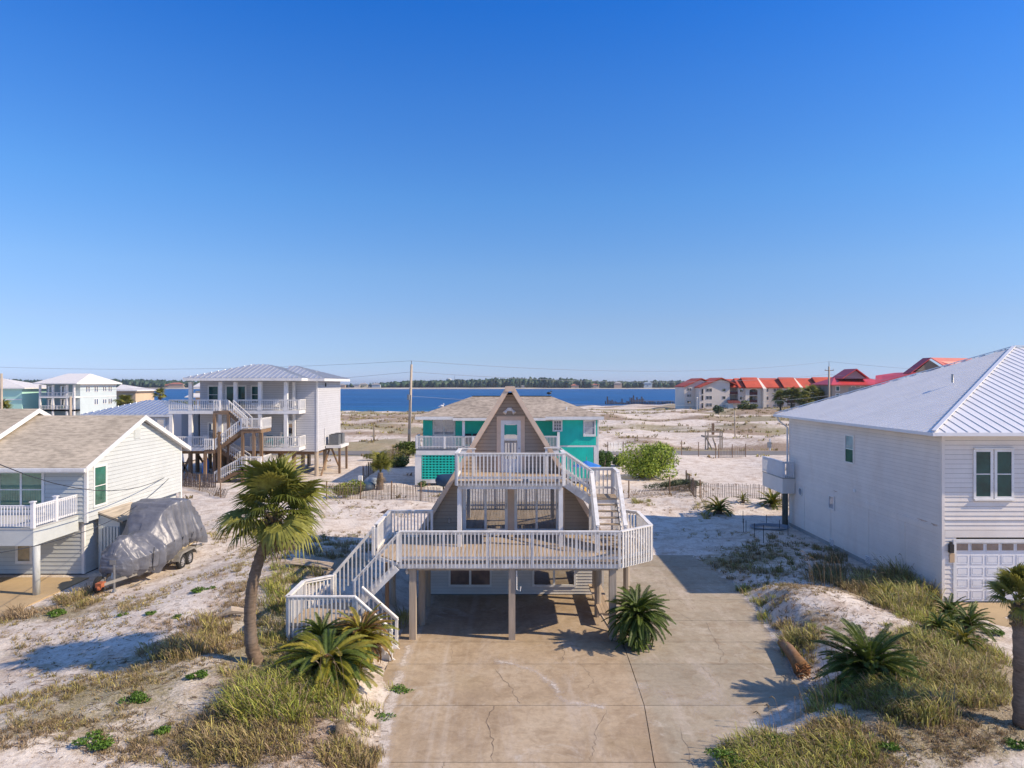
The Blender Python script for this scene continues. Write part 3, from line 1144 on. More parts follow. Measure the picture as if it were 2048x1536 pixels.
# upper door
dp = MB()
y0 = YW - 0.045
xa, xb = PX(993.4, YW), PX(1049.6, YW)
xi, xj = PX(1001.6, YW), PX(1041.4, YW)
zt, zd = PZ(832.6, YW), PZ(840.8, YW)
dp.box(xa, y0, ZU, xi, YW, zt); dp.box(xj, y0, ZU, xb, YW, zt); dp.box(xi, y0, zd, xj, YW, zt)
dp.build('door_trim', PEACH, house)
dd = MB()
gx0, gx1, gz1 = PX(1008.6, YW), PX(1034.4, YW), PZ(849, YW)
gz0 = ZU + 0.55
dd.box(xi, YW - 0.06, ZU, gx0, YW - .005, zd); dd.box(gx1, YW - 0.06, ZU, xj, YW - .005, zd)
dd.box(gx0, YW - 0.06, gz1, gx1, YW - .005, zd); dd.box(gx0, YW - 0.06, ZU, gx1, YW - .005, gz0)
zm = PZ(878.5, YW)
dd.box(gx0, YW - 0.055, zm - 0.02, gx1, YW - .005, zm + 0.02)
door = dd.build('door', WHITE, house)
MB().box(gx0, YW - 0.03, gz0, gx1, YW - 0.02, zm - 0.02).build('pane', GLASS, door)
MB().box(gx0, YW - 0.03, zm + 0.02, gx1, YW - 0.02, gz1).build('pane', GLASS, door)
MB().ball((xj - .07, YW - .09, ZU + 1.0), .03, .03, .03).build('handle', METALG, door)
cu = MB()
for i in range(2):
    x = gx0 + 0.0 + (0 if i == 0 else gx1 - gx0 - 0.07)
    cu.box(x, YW - 0.0345, zm + 0.18, x + 0.07, YW - 0.031, gz1)
cu.box(gx0 + .07, YW - 0.0345, zm + 0.20, gx1 - .07, YW - 0.031, gz1 - .02)
CURT = M_('teal_curtain', (0.03, 0.36, 0.28), 0.8, 0.15, 4, 30)
cu.build('curtain', CURT, door)
# flood lamp over the door
fl = MB()
lx, lz = PX(1019, YW), PZ(821, YW)
fl.box(lx - .09, YW - .10, lz - .02, lx + .09, YW - .02, lz + .12)
for s in (-1, 1):
    fl.tube([(lx + s * .07, YW - .08, lz + .07), (lx + s * .14, YW - .13, lz - .02), (lx + s * .21, YW - .18, lz - .10)], [.035, .05, .085], 10)
fl.build('flood_lamp', WHITE, house, smooth=False)
# sliding doors
Yd = YW - 0.05
zs0, zs1 = ZL + 0.06, 4.95


def xz(px): return PX(px, YW)


tr = MB()
tr.box(xz(916), YW - .035, ZL, xz(925.2), YW, zs1 + .12); tr.box(xz(1015.4), YW - .035, ZL, xz(1028.6), YW, zs1 + .12)
tr.box(xz(1119.5), YW - .035, ZL, xz(1129), YW, zs1 + .12)
tr.build('door_surround', PEACH, house)
for (a, b, c, d, e, f) in ((925.2, 932.3, 968.8, 973.3, 1009.8, 1015.4), (1028.6, 1034.3, 1071, 1075.3, 1111.8, 1119.5)):
    s_ = MB()
    s_.box(xz(a), Yd - .02, zs0 - .06, xz(b), YW, zs1); s_.box(xz(c), Yd - .02, zs0, xz(d), YW, zs1); s_.box(xz(e), Yd - .02, zs0 - .06, xz(f), YW, zs1)
    s_.box(xz(b), Yd - .015, zs0 - .06, xz(e), YW, zs0 + .03); s_.box(xz(b), Yd - .015, zs1 - .06, xz(e), YW, zs1)
    so = s_.build('sliding_door', WHITE, house)
    for u, v in ((b, c), (d, e)):
        MB().box(xz(u), YW - .028, zs0 + .03, xz(v), YW - .02, zs1 - .06).build('pane', GLASS, so)
    hx = xz(e) + 0.05
    MB().box(hx - .012, Yd - .06, 3.6, hx + .012, Yd - .018, 3.85).build('handle', METALG, so)
# ground floor windows
for a, b in ((897, 984), (1064, 1152)):
    w = xz(b) - xz(a) - .12
    wn_ = window(house, ((xz(a) + xz(b)) / 2, YW - .0, 1.0), (1, 0, 0), (0, -1, 0), w - .06, 1.14, cols=2, rows=1, trim=.085, gm=GLASSB if a < 1000 else GLASS)
mt = MB(); mt.box(PX(897, YW), YW - .12, PZ(1045, YW), PX(901, YW), YW - .02, PZ(1036, YW)); mt.build('wall_socket', METALG, house)

# ---- lower deck structure
YFd = 23.7
foot = [(-3.84, YFd), (3.70, YFd), (4.96, 24.75), (4.96, 27.4), (4.2, 28.0), (4.2, 28.85), (-4.86, 28.85), (-4.86, 24.9)]
rim = MB()
for i in range(len(foot)):
    a, b = foot[i], foot[(i + 1) % len(foot)]
    if i in (5,): continue
    rim.beam((a[0], a[1], ZL - .075 - .037), (b[0], b[1], ZL - .075 - .037), 0.045, 0.15)
rim.build('rim_board', RAILW, house)
jo = MB()
x = -4.7
while x < 4.9:
    ya = YFd + .05 if -3.8 < x < 3.65 else 24.95
    jo.box(x - .02, ya, ZL - .21, x + .02, 28.8, ZL - .045)
    x += 0.41
for y in (23.88, 26.3):
    jo.box(-3.6 if y < 24 else -4.7, y - .05, ZL - .29, 3.65 if y < 24 else 4.8, y + .05, ZL - .212)
jo.build('joists', PILE, house, kind='stuff')
x = -4.86
k = 0
while x < 4.95:
    w = 0.138
    ya = YFd - 0.02 if -3.84 <= x and x + w <= 3.76 else (YFd + (x + w - 3.7) * .83 - .01 if x + w > 3.7 else YFd + (-3.84 - x) * 1.17)
    yb = 28.86 if x < 4.15 else (27.95 - (x - 4.15) * .6)
    xx = 0.003
    MB().box(x + xx, ya, ZL - .036, x + w - xx, yb, ZL + r2.uniform(-.003, .003)).build('deck_plank', DECKW, house)
    x += 0.1425
PILES = [(-3.42, 23.9), (0.0, 23.88), (3.47, 23.9)]
for (x, y) in PILES:
    MB().box(x - .115, y - .115, -.05, x + .115, y + .115, ZL - .15).build('post', PILE, house)
for (x, y) in ((-3.30, 25.35), (3.25, 26.2), (-3.35, 27.4), (4.5, 27.2), (-4.7, 27.2), (3.4, 28.2)):
    MB().tube([(x, y, -.25 if x < -4 else -.05), (x, y, ZL - .25)], .13, 10).build('post', PILE, house)
MB().box(-4.42, 24.1, -.1, -4.3, 24.22, ZL - .1).build('post', PILEB, house)
CT = 3.77
railing(house, (-3.86, YFd, CT), (3.72, YFd, CT), h=1.1, drop=1.25, sp=.132, out=(0, -1, 0), post_sp=1.5, pw=.045)
railing(house, (3.72, YFd, CT), (4.98, 24.75, CT), h=1.1, drop=1.25, sp=.132, out=(.64, -.77, 0), ends=False, pw=.045)
railing(house, (4.98, 24.75, CT), (4.98, 27.4, CT), h=1.1, drop=1.25, sp=.132, out=(1, 0, 0), pw=.045)
railing(house, (4.98, 27.4, CT), (4.22, 27.98, CT), h=1.1, drop=1.25, sp=.132, out=(.6, .8, 0), ends=False, pw=.045)
railing(house, (-4.88, 24.9, CT), (-4.88, 27.6, CT), h=1.1, drop=1.25, sp=.132, out=(-1, 0, 0), pw=.045)
railing(house, (-4.88, 27.6, CT), (-3.15, 27.6, CT), h=1.1, drop=1.05, sp=.132, out=(0, -1, 0), pw=.045)

# ---- upper deck
YU, CU = 25.9, 6.22
UX0, UX1 = -2.08, 1.94
rim = MB()
rim.box(UX0, YU, 5.0, UX1, YU + .045, ZU - .04); rim.box(UX0, YU + .047, 5.0, UX0 + .045, 28.6, ZU - .04); rim.box(UX1 - .045, YU + .047, 5.0, UX1, 28.6, ZU - .04)
rim.box(UX0 + .05, YU + .05, 4.86, UX1 - .05, YU + .14, 4.995)
rim.build('rim_board', RAILW, house)
jo = MB()
y = 26.3
while y < 28.7:
    jo.box(UX0 + .05, y - .02, 4.90, UX1 - .05, y + .02, ZU - .042)
    y += .41
jo.build('joists', RAILW, house, kind='stuff')
x = UX0
while x < UX1 - .02:
    MB().box(x + .003, YU - .02, ZU - .038, min(x + .1395, UX1), 28.84, ZU + r2.uniform(-.003, .003)).build('deck_plank', DECKW, house)
    x += .1425
for x in (UX0 + .10, UX1 - .10):
    MB().box(x - .08, YU + .15, ZL, x + .08, YU + .31, 4.86).build('post', WHITE, house)
railing(house, (UX0 - .03, YU, CU), (UX1 + .03, YU, CU), h=1.1, drop=1.22, sp=.137, out=(0, -1, 0), post_sp=2.0, pw=.045)
railing(house, (UX0, YU, CU), (UX0, 27.75, CU), h=1.1, drop=1.22, sp=.137, out=(-1, 0, 0), ends=False, pw=.045)
railing(house, (UX1, YU, CU), (UX1, 27.1, CU), h=1.1, drop=1.22, sp=.137, out=(1, 0, 0), ends=False, pw=.045)
MB().beam((UX0 - .05, 27.8, CU - .02), (-1.45, 27.8, CU - .02), .14, .038).box(-1.6, 27.76, ZU, -1.5, 27.84, CU - .04).build('rail_return', RAILW, house)
MB().beam((UX1 + .05, 28.2, CU - .02), (1.30, 28.2, CU - .02), .14, .038).box(1.35, 28.16, ZU, 1.45, 28.24, CU - .04).build('rail_return', RAILW, house)
# ---- upper stair: short flight to a landing, then down towards the drive
LZ = 4.33
stairs(house, (UX1, 27.65, ZU), (1, 0, 0), .98, ZU - LZ, 1.15, 4, TREADW, RAILW)
lm = MB(); lm.box(3.12, 27.05, LZ - .18, 4.12, 28.15, LZ - .04); lm.build('landing_frame', RAILW, house)
x = 3.10
while x < 4.1:
    MB().box(x, 27.0, LZ - .037, x + .137, 28.18, LZ).build('deck_plank', TREADW, house)
    x += .1425
railing(house, (UX1 + .02, 27.12, CU), (3.16, 27.06, LZ + 1.08), h=.95, drop=1.18, sp=.135, out=(0, -1, 0), ends=False, pw=.042)
railing(house, (UX1 + .02, 28.2, CU), (3.16, 28.2, LZ + 1.08), h=.95, drop=1.05, sp=.135, out=(0, 1, 0), ends=False, pw=.042, joined=False)
railing(house, (3.14, 28.2, LZ + 1.08), (4.14, 28.2, LZ + 1.08), h=1.0, drop=1.1, sp=.16, out=(0, 1, 0), pw=.042)
railing(house, (4.14, 28.2, LZ + 1.08), (4.14, 27.02, LZ + 1.08), h=1.0, drop=1.1, sp=.16, out=(1, 0, 0), pw=.042)
stairs(house, (3.62, 27.02, LZ), (0, -1, 0), .94, LZ - ZL, 1.75, 8, TREADW, RAILW, name='stair')
railing(house, (3.12, 27.02, LZ + 1.08), (3.12, 25.15, ZL + 1.0), h=.85, drop=1.02, sp=.15, out=(-1, 0, 0), pw=.042, botrail=False)
railing(house, (4.14, 27.02, LZ + 1.08), (4.14, 25.15, ZL + 1.0), h=.85, drop=1.02, sp=.15, out=(1, 0, 0), pw=.042, botrail=False)
for (x, y) in ((3.17, 27.1), (4.07, 27.1), (3.17, 28.1), (4.07, 28.1)):
    MB().box(x - .05, y - .05, ZL, x + .05, y + .05, LZ - .18).build('post', RAILW, house)

# ---- entry stair on the left: deck -> landing -> driveway
LZ2 = 1.08
stairs(house, (-3.95, 24.05, ZL), (-1, 0, 0), .80, ZL - LZ2, 1.6, 9, TREADW, RAILW)
lp = [(-7.13, 22.05), (-5.0, 22.05), (-5.0, 23.1), (-5.5, 23.62), (-5.5, 24.45), (-6.3, 24.45), (-7.13, 23.75)]
lm = MB(); lm.slab([(p[0], p[1], LZ2 - .04) for p in lp], (0, 0, -.30)); lm.build('landing_frame', RAILW, house)
x = -7.13
while x < -5.0:
    b = min(x + .137, -5.0)
    yb = 24.45 if -6.3 < x < -5.55 else (23.75 + (x + 7.13) * .84 if x < -6.3 else 23.1 + max(0, (-5.0 - b)) * .9)
    MB().box(x, 22.03, LZ2 - .037, b, yb, LZ2).build('deck_plank', TREADW, house)
    x += .1425
RZ = LZ2 + .98
railing(house, (-7.15, 22.02, RZ), (-4.98, 22.02, RZ), h=.98, drop=1.32, sp=.135, out=(0, -1, 0), post_sp=2.2, post_to=1.75, pw=.042, botrail=False)
railing(house, (-7.15, 22.02, RZ), (-7.15, 23.75, RZ), h=.98, drop=1.32, sp=.135, out=(-1, 0, 0), post_to=1.9, pw=.042, botrail=False, ends=False)
railing(house, (-7.15, 23.75, RZ), (-6.32, 24.47, RZ), h=.98, drop=1.32, sp=.135, out=(-.6, .8, 0), post_to=1.9, pw=.042, botrail=False)
railing(house, (-4.88, 24.55, CT), (-6.32, 24.5, RZ + .05), h=.9, drop=1.05, sp=.135, out=(0, 1, 0), pw=.042, botrail=False)
railing(house, (-3.86, 23.66, CT), (-5.42, 23.62, RZ + .05), h=.9, drop=1.05, sp=.135, out=(0, -1, 0), pw=.042, botrail=False)
st = stairs(house, (-5.0, 22.52, LZ2), (1, 0, 0), .86, LZ2 - 0.02, 1.2, 5, TREADW, RAILW, closed=True)
railing(house, (-4.98, 21.98, RZ), (-3.80, 21.98, 1.0), h=.9, drop=.98, sp=.14, out=(0, -1, 0), pw=.042, botrail=False)
railing(house, (-5.0, 23.06, RZ), (-3.80, 23.06, 1.0), h=.9, drop=.98, sp=.14, out=(0, 1, 0), pw=.042, botrail=False)
MB().box(-7.05, 22.1, -.1, -6.95, 22.2, LZ2 - .3).box(-5.15, 22.1, -.1, -5.05, 22.2, LZ2 - .3).box(-6.4, 24.3, .1, -6.3, 24.4, LZ2 - .3).build('landing_post', PILE, house)
# bench along the right side under the deck
be = MB()
bench = thing('plank_bench', 'narrow plank bench fixed between posts under the right side of the deck', 'bench', (3.45, 27, 0))
for i in range(4):
    MB().box(3.17 + i * .13, 25.1, .46, 3.17 + i * .13 + .122, 28.75, .50).build('seat_plank', DECKW, bench)
be.beam((3.15, 25.15, .43), (3.70, 25.15, .43), .04, .09).beam((3.25, 25.13, .40), (3.55, 24.5, 0.0), .05, .09).beam((3.2, 28.4, .43), (3.7, 28.4, .43), .04, .09)
be.beam((3.2, 28.4, .43), (3.45, 28.4, -.03), .05, .09)
be.build('bench_frame', PILE, bench)
# pipe on the middle post
pp = MB(); pp.tube([(.16, 23.74, 2.4), (.16, 23.74, 1.75), (.28, 23.74, 1.70), (.30, 23.74, 1.85)], .018, 6)
tag(pp.build('shower_pipe', WHITE), 'thin white outdoor shower pipe on the middle deck post', 'pipe')
bl = MB(); bl.ball((PX(815, 24.0), 24.0, PZ(1143, 24.0)), .07, .07, .10, 10, 8); bl.tube([(PX(815, 24), 24, 2.38), (PX(815, 24), 24, 2.50)], .03, 8)
tag(bl.build('lamp_globe', WHITE, smooth=True), 'white globe lamp hanging under the left front deck corner', 'lamp')

# ---- sand blown over the slab: one thin uneven sheet that dips under the concrete where it ends
def vnoise2(X, Y, seed, f0, octs, gain=.6):
    rg0 = np.random.RandomState(seed)
    out = np.zeros_like(X); a = 1.0; f = f0; tot = 0
    for o_ in range(octs):
        T = rg0.uniform(-1, 1, (256, 256))
        u, v = X * f + 37.1 * o_, Y * f + 11.7 * o_
        iu, iv = np.floor(u).astype(int), np.floor(v).astype(int)
        fu, fv = u - iu, v - iv
        fu = fu * fu * (3 - 2 * fu); fv = fv * fv * (3 - 2 * fv)
        g = lambda p, q: T[p % 256, q % 256]
        out = out + a * ((g(iu, iv) * (1 - fu) + g(iu + 1, iv) * fu) * (1 - fv) + (g(iu, iv + 1) * (1 - fu) + g(iu + 1, iv + 1) * fu) * fv)
        tot += a; a *= gain; f *= 2.1
    return out / tot


DRIFTS = [([(1000, 1322), (1060, 1335), (1100, 1362), (1125, 1392), (1145, 1404), (1205, 1412)], .16, .95), ([(1000, 1325), (1120, 1328)], .14, .6), ([(1290, 1378), (1360, 1400), (1420, 1395), (1480, 1420)], .40, .75),
          ([(1400, 1330), (1440, 1375), (1400, 1420)], .25, .7), ([(1480, 1500), (1440, 1470), (1520, 1440)], .5, .8), ([(1340, 1345), (1400, 1338)], .14, .55), ([(1625, 1385), (1575, 1300), (1515, 1215), (1462, 1150), (1418, 1112)], .30, 1.15),
          ([(1620, 1400), (1520, 1450), (1480, 1536)], .35, 1.0), ([(796, 1345), (784, 1400), (768, 1440), (764, 1540)], .2, 1.1), ([(820, 1292), (806, 1330)], .14, 1.0), ([(1250, 1300), (1285, 1400), (1308, 1540)], .07, .5), ([(800, 1412), (1290, 1414)], .05, .4), ([(830, 1328), (1240, 1329)], .05, .4)]
gx_, gy_ = np.meshgrid(np.arange(-3.85, 10.1, .03), np.arange(14.5, 35.6, .03))
dr = np.zeros_like(gx_)
wx_ = gx_ + .12 * vnoise2(gx_, gy_, 3, 1.3, 3); wy_ = gy_ + .16 * vnoise2(gx_, gy_, 4, 1.3, 3)
for pts, wd, amp in DRIFTS:
    P = [G(a, b) for a, b in pts]
    for (ax_, ay_), (bx_, by_) in zip(P[:-1], P[1:]):
        L2 = (bx_ - ax_) ** 2 + (by_ - ay_) ** 2
        t = np.clip(((wx_ - ax_) * (bx_ - ax_) + (wy_ - ay_) * (by_ - ay_)) / L2, 0, 1)
        dd = np.hypot(wx_ - ax_ - t * (bx_ - ax_), wy_ - ay_ - t * (by_ - ay_))
        dr = np.maximum(dr, amp * np.exp(-(dd / (wd * 1.6)) ** 2))
nzz = vnoise2(gx_, gy_ * .8, 9, 1.6, 6, .8)
hs2 = dr - .44 + .85 * nzz + .10 * np.random.RandomState(2).uniform(-1, 1, gx_.shape)
zz2 = np.clip(hs2, 0, .6) * .008 + .0055
keep = (hs2 > -.15)
kf = keep[:-1, :-1] | keep[1:, :-1] | keep[:-1, 1:] | keep[1:, 1:]
hsm = (hs2[:-1, :-1] > 0) | (hs2[1:, :-1] > 0) | (hs2[:-1, 1:] > 0) | (hs2[1:, 1:] > 0)
iy, ix = np.nonzero(kf & hsm)
nxx_ = gx_.shape[1]
q0 = iy * nxx_ + ix
fq_ = np.stack([q0, q0 + 1, q0 + nxx_ + 1, q0 + nxx_], 1)
us, inv = np.unique(fq_, return_inverse=True)
vv_ = np.stack([gx_.ravel()[us], gy_.ravel()[us], zz2.ravel()[us]], 1)
edge_ = np.clip(1.6 - drive_d(gx_, gy_) * 0 - 0, 0, 1)
op = np.clip(hs2 * 1.5, 0, 1) * np.clip(dr * 1.05 - .12, .15, 1) * (.55 + .55 * vnoise2(gx_, gy_, 21, 9.0, 4, .8))
op = np.clip(op * np.where(dr > .9, 1.7, 1.05), 0, 1)
cs_ = np.repeat(op.ravel()[us][:, None], 3, 1)
DUST = bpy.data.materials.new('dusting_of_sand')
_nt, _b = nodes_of(DUST)
_b.inputs['Base Color'].default_value = (.66, .59, .52, 1); _b.inputs['Roughness'].default_value = .95; _b.inputs['Specular IOR Level'].default_value = .1
_a = _nt.nodes.new('ShaderNodeVertexColor'); _a.layer_name = 'cover'
_n = noise_n(_nt, 60, 4, .8)
_ml = _nt.nodes.new('ShaderNodeMath'); _ml.operation = 'MULTIPLY'
_nt.links.new(_a.outputs[0], _ml.inputs[0]); _nt.links.new(ramp(_nt, _n, [(.3, .35), (.65, 1.25)]), _ml.inputs[1])
_nt.links.new(_ml.outputs[0], _b.inputs['Alpha'])
o = bpy.data.objects.new('blown_sand', np_mesh('blown_sand', vv_, inv.reshape(-1, 4), DUST, smooth=True, cols=cs_, attr='cover'))
link(o); tag(o, kind='stuff')
# ================================================================ pale mint house on the left
lh = thing('mint_house', 'pale mint clapboard house with tan shingle gable roof and white balcony, at the left edge', 'house', (-28, 36, 0))
LX, LY0, LY1, LEZ, LRZ = -19.55, 31.8, 40.9, 5.15, 7.05
LYM = (LY0 + LY1) / 2
gp_ = [(0, 2.45), (LY1 - LY0, 2.45), (LY1 - LY0, LEZ + .05), (LYM - LY0, LRZ - .12), (0, LEZ + .05)]
siding(lh, (LX, LY0, 0), (0, 1, 0), (1, 0, 0), gp_, .19, MINT)
siding(lh, (LX - .3, LY0 + .3, 0), (0, 1, 0), (1, 0, 0), [(0, 0), (LY1 - LY0 - .3, 0), (LY1 - LY0 - .3, 2.44), (0, 2.44)], .19, MINT)
siding(lh, (-34, LY0, 0), (1, 0, 0), (0, -1, 0), [(0, 2.45), (34 + LX, 2.45), (34 + LX, LEZ - .1), (0, LEZ - .1)], .19, MINT)
siding(lh, (-34, LY0 + .3, 0), (1, 0, 0), (0, -1, 0), [(0, 0), (34 + LX - .3, 0), (34 + LX - .3, 2.44), (0, 2.44)], .19, MINT)
wl = MB(); wl.box(-34, LY0 + .31, -.1, LX - .31, LY1, 2.44); wl.box(-34, LY0 + .012, 2.445, LX - .01, LY1, LEZ - .1)
wl.slab([(LX - .012, LY0 + p[0], p[1]) for p in gp_[2:]] , (-.2, 0, 0))
wl.build('wall', JOINT, lh)
ct = MB()
for q_ in ((LX - .1, LY0 - .03, 2.42, LX + .03, LY0 + .1, LEZ), (LX - .4, LY0 + .27, 0, LX - .27, LY0 + .4, 2.42), (LX - .1, LY1 - .1, 0, LX + .03, LY1 + .03, LEZ)):
    MB().box(*q_).build('corner_trim', WHITE, lh)


def gable_roof(parent, x0, x1, y0, y1, ez, rz, mat, ov=.45, rake=.45, fm=None, name='roof', rx=True):
    """ridge along X; eaves at y0/y1, height ez at the wall line"""
    ym = (y0 + y1) / 2
    sl = (rz - ez) / (ym - y0)
    for s in (-1, 1):
        ye = y0 - ov if s < 0 else y1 + ov
        zz = ez - sl * ov
        MB().slab([(x0 - rake, ye, zz), (x1 + rake, ye, zz), (x1 + rake, ym, rz), (x0 - rake, ym, rz)], (0, 0, .10)).build(name, mat, parent)
        m = MB()
        m.box(x0 - rake, ye - (.03 if s < 0 else 0), zz - .14, x1 + rake, ye + (.0 if s < 0 else .03), zz + .08)
        m.build('fascia', WHITE, parent)
        for xe, sx_ in ((x1 + rake, 1), (x0 - rake, -1)):
            m = MB()
            m.slab([(xe, ye, zz - .12), (xe, ym, rz - .12), (xe, ym, rz + .115), (xe, ye, zz + .115)], (.035 * sx_, 0, 0))
            m.slab([(xe, ye, zz - .05), (xe, ym, rz - .05), (xe - rake * sx_ + .02 * sx_, ym, rz - .05), (xe - rake * sx_ + .02 * sx_, ye, zz - .05)], (0, 0, .03))
            m.build('rake_board', WHITE, parent)


gable_roof(lh, -26, LX, LY0, LY1, LEZ, LRZ, SHT, ov=.55, rake=.30)
gable_roof(lh, -40, -25.15, LY0, LY1, LEZ + .35, LRZ + .35, SHT, ov=.55, rake=.30)
MB().box(-34, LY0 + .02, LEZ - .1, -25.2, LY1, LEZ + .35).slab([(-25.2, LY0, LEZ), (-25.2, LY1, LEZ), (-25.2, LY1, LEZ + .35), (-25.2, LYM, LRZ + .33), (-25.2, LY0, LEZ + .35)], (-.1, 0, 0)).build('upper_gable', MINT, lh)
gt = MB(); gt.box(-40, LY0 - .68, LEZ - .30, LX + .30, LY0 - .585, LEZ - .17); gt.build('gutter', WHITE, lh)
# gable vent
vt = MB(); vt.box(LX, 35.75, 5.95, LX + .045, 36.35, 6.5)
vo = vt.build('gable_vent', MINTB, lh)
for i in range(6):
    MB().box(LX + .046, 35.8, 5.99 + i * .08, LX + .06, 36.3, 5.99 + i * .08 + .045).build('slat', MINTB, vo)
# windows: side, front pair, ground floor
yw = F * -LX / (1024 - 199)
window(lh, (LX, yw, 4.0), (0, 1, 0), (1, 0, 0), .88, 1.75, cols=1, rows=2, trim=.10, gm=GLASSG)
window(lh, (PX(43, LY0), LY0, 3.95), (1, 0, 0), (0, -1, 0), 1.90, 1.85, cols=2, rows=2, trim=.12, gm=GLASSG)
window(lh, (PX(43, LY0) - 2.6, LY0, 3.95), (1, 0, 0), (0, -1, 0), 1.90, 1.85, cols=2, rows=2, trim=.12, gm=GLASSG)
window(lh, (PX(49, LY0 + .3), LY0 + .3, 1.0), (1, 0, 0), (0, -1, 0), .55, .80, cols=1, rows=1, trim=.12, gm=glass_mat('tan_blind_glass', (.32, .27, .18), .12))
# balcony
DKY, DZ = 28.8, 2.79
bd = MB()
bd.box(-34, DKY, 2.06, -19.92, DKY + .05, DZ - .05); bd.box(-19.97, DKY + .052, 2.06, -19.92, LY0, DZ - .05)
bd.box(-34, DKY + .06, DZ - .2, -19.98, LY0 - .03, DZ - .05)
bd.build('balcony_fascia', MINTB, lh)
k = 0
y = DKY - .02
while y < LY0 - .15:
    MB().box(-34, y, DZ - .045, -19.9, y + .14, DZ - .005).build('deck_plank', M_('grey_deck_board', (.5, .5, .47), .7, .15, 2, 20), lh)
    y += .1425
railing(lh, (-34, DKY + .06, 3.74), (-19.95, DKY + .06, 3.74), h=.95, drop=.88, sp=.125, mat=VINYL, cap=.09, out=(0, -1, 0), posts=False, pw=.036, lowrail=.07)
railing(lh, (-19.98, DKY + .06, 3.74), (-19.98, LY0 - .05, 3.74), h=.95, drop=.88, sp=.125, mat=VINYL, cap=.09, out=(1, 0, 0), posts=False, pw=.036, lowrail=.07)
for (x, y) in ((-19.98, DKY + .06), (-19.98, 30.3), (-23.4, DKY + .06)):
    MB().box(x - .07, y - .07, DZ, x + .07, y + .07, 3.86).box(x - .1, y - .1, 3.862, x + .1, y + .1, 3.91).build('rail_post', VINYL, lh)
MB().tube([(-19.88, 28.93, -.02), (-19.88, 28.93, 2.05)], .14, 14).build('post', M_('grey_painted_pile', (.50, .52, .50), .7, .2, 3, 20, stretch=(5, 5, .6)), lh, smooth=True)
# lean-to shed on the side
SX = LX - .02
sh = MB()
sh.slab([(SX + 1.0, 32.75, .0), (SX + 1.0, 32.75, 2.25), (SX, 32.75, 2.62), (SX, 32.75, 0)], (0, .05, 0))
sh.build('shed_wall', MINT, lh)
MB().slab([(SX + 1.2, 32.65, 2.25), (SX + 1.2, 35.5, 2.25), (SX, 35.5, 2.70), (SX, 32.65, 2.70)], (0, 0, .08)).build('shed_roof', SHT, lh)
for i in range(6):
    MB().box(SX + .12 + i * .15, 32.68, .05, SX + .12 + i * .15 + .10, 32.72, 2.05).build('lattice_slat', MINTB, lh)
MB().box(SX + .96, 32.80, 0, SX + 1.0, 35.4, 2.24).build('shed_side', MINT, lh)
# service mast at the rear corner with overhead drop wires
mx, my = PX(346, 40.6), 40.6
ms = MB(); ms.tube([(mx, my, -.1), (mx, my, PZ(937, my))], .035, 8)
ms.tube([(mx, my, PZ(940, my)), (mx + .25, my - .05, PZ(937, my)), (mx + .32, my - .05, PZ(945, my))], .03, 6)
tag(ms.build('service_mast', METALG), 'grey metal electric service mast at the rear corner of the mint house', 'mast')


def wire(name, p0, p1, sag, r, label, n=14, mat=None, cat='cable', group=None):
    p0, p1 = Vector(p0), Vector(p1)
    pts = [p0.lerp(p1, i / n) - Z * sag * 4 * (i / n) * (1 - i / n) for i in range(n + 1)]
    o = MB().tube(pts, r, 5, cap=False).build(name, mat or BLACKM)
    return tag(o, label, cat, group)


wire('overhead_cable', (mx, my, PZ(945, my)), (PX(-420, 14), 14, 9.6), 1.9, .016, 'upper black twisted cable sagging across the mint house wall')
wire('overhead_cable', (mx, my, PZ(948, my)), (PX(-30, 17.0), 17.0, 4.6), .8, .013, 'lower thin black cable running down across the mint house window')

# ================================================================ cream two-storey house on the right
rh = thing('cream_house', 'large cream white house with white standing seam hip roof at the right edge', 'house', (26, 35, 0))
RX, RY0, RY1, RTZ = 17.34, 27.9, 43.3, 6.78
siding(rh, (RX, RY0, 0), (0, 1, 0), (-1, 0, 0), [(0, .15), (RY1 - RY0, .15), (RY1 - RY0, RTZ), (0, RTZ)], .17, CREAMW, t=.016, gap=.007)
siding(rh, (RX, RY0, 0), (1, 0, 0), (0, -1, 0), [(0, 2.72), (20, 2.72), (20, RTZ), (0, RTZ)], .19, CREAMW)
siding(rh, (RX, RY0, 0), (1, 0, 0), (0, -1, 0), [(0, .0), (.56, .0), (.56, 2.70), (0, 2.70)], .19, CREAMW)
wl = MB()
wl.box(RX + .012, RY0 + .012, -.2, RX + .56, RY1, RTZ); wl.box(RX + .56, RY0 + .012, 2.70, 40, RY1, RTZ); wl.box(RX + .56, RY1 - .3, -.2, 40, RY1, 2.70); wl.box(RX + 6.2, RY0 + .012, -.2, 40, RY0 + .3, 2.70)
wl.build('wall', JOINT, rh)
MB().box(RX - .03, RY0 - .03, -.3, RX + .3, RY1 + .03, .15).build('plinth', CONC, rh)
ct = MB()
ct.box(RX - .03, RY0 - .035, 0.15, RX + .09, RY0 + .1, RTZ)
ct.box(RX - .028, RY0 + .1, 2.72, RX, RY1, 2.98)
for yy in (30.5, 33.6, 37.6, 41.0):
    ct.box(RX - .026, yy, .16, RX, yy + .14, 2.715)
ct.box(RX + .1, RY0 - .033, 2.62, RX + 20, RY0, 2.90)
ct.box(RX + .1, RY0 - .045, 3.32, RX + 20, RY0, 3.36)
ct.build('wall_trim', CREAMW, rh)
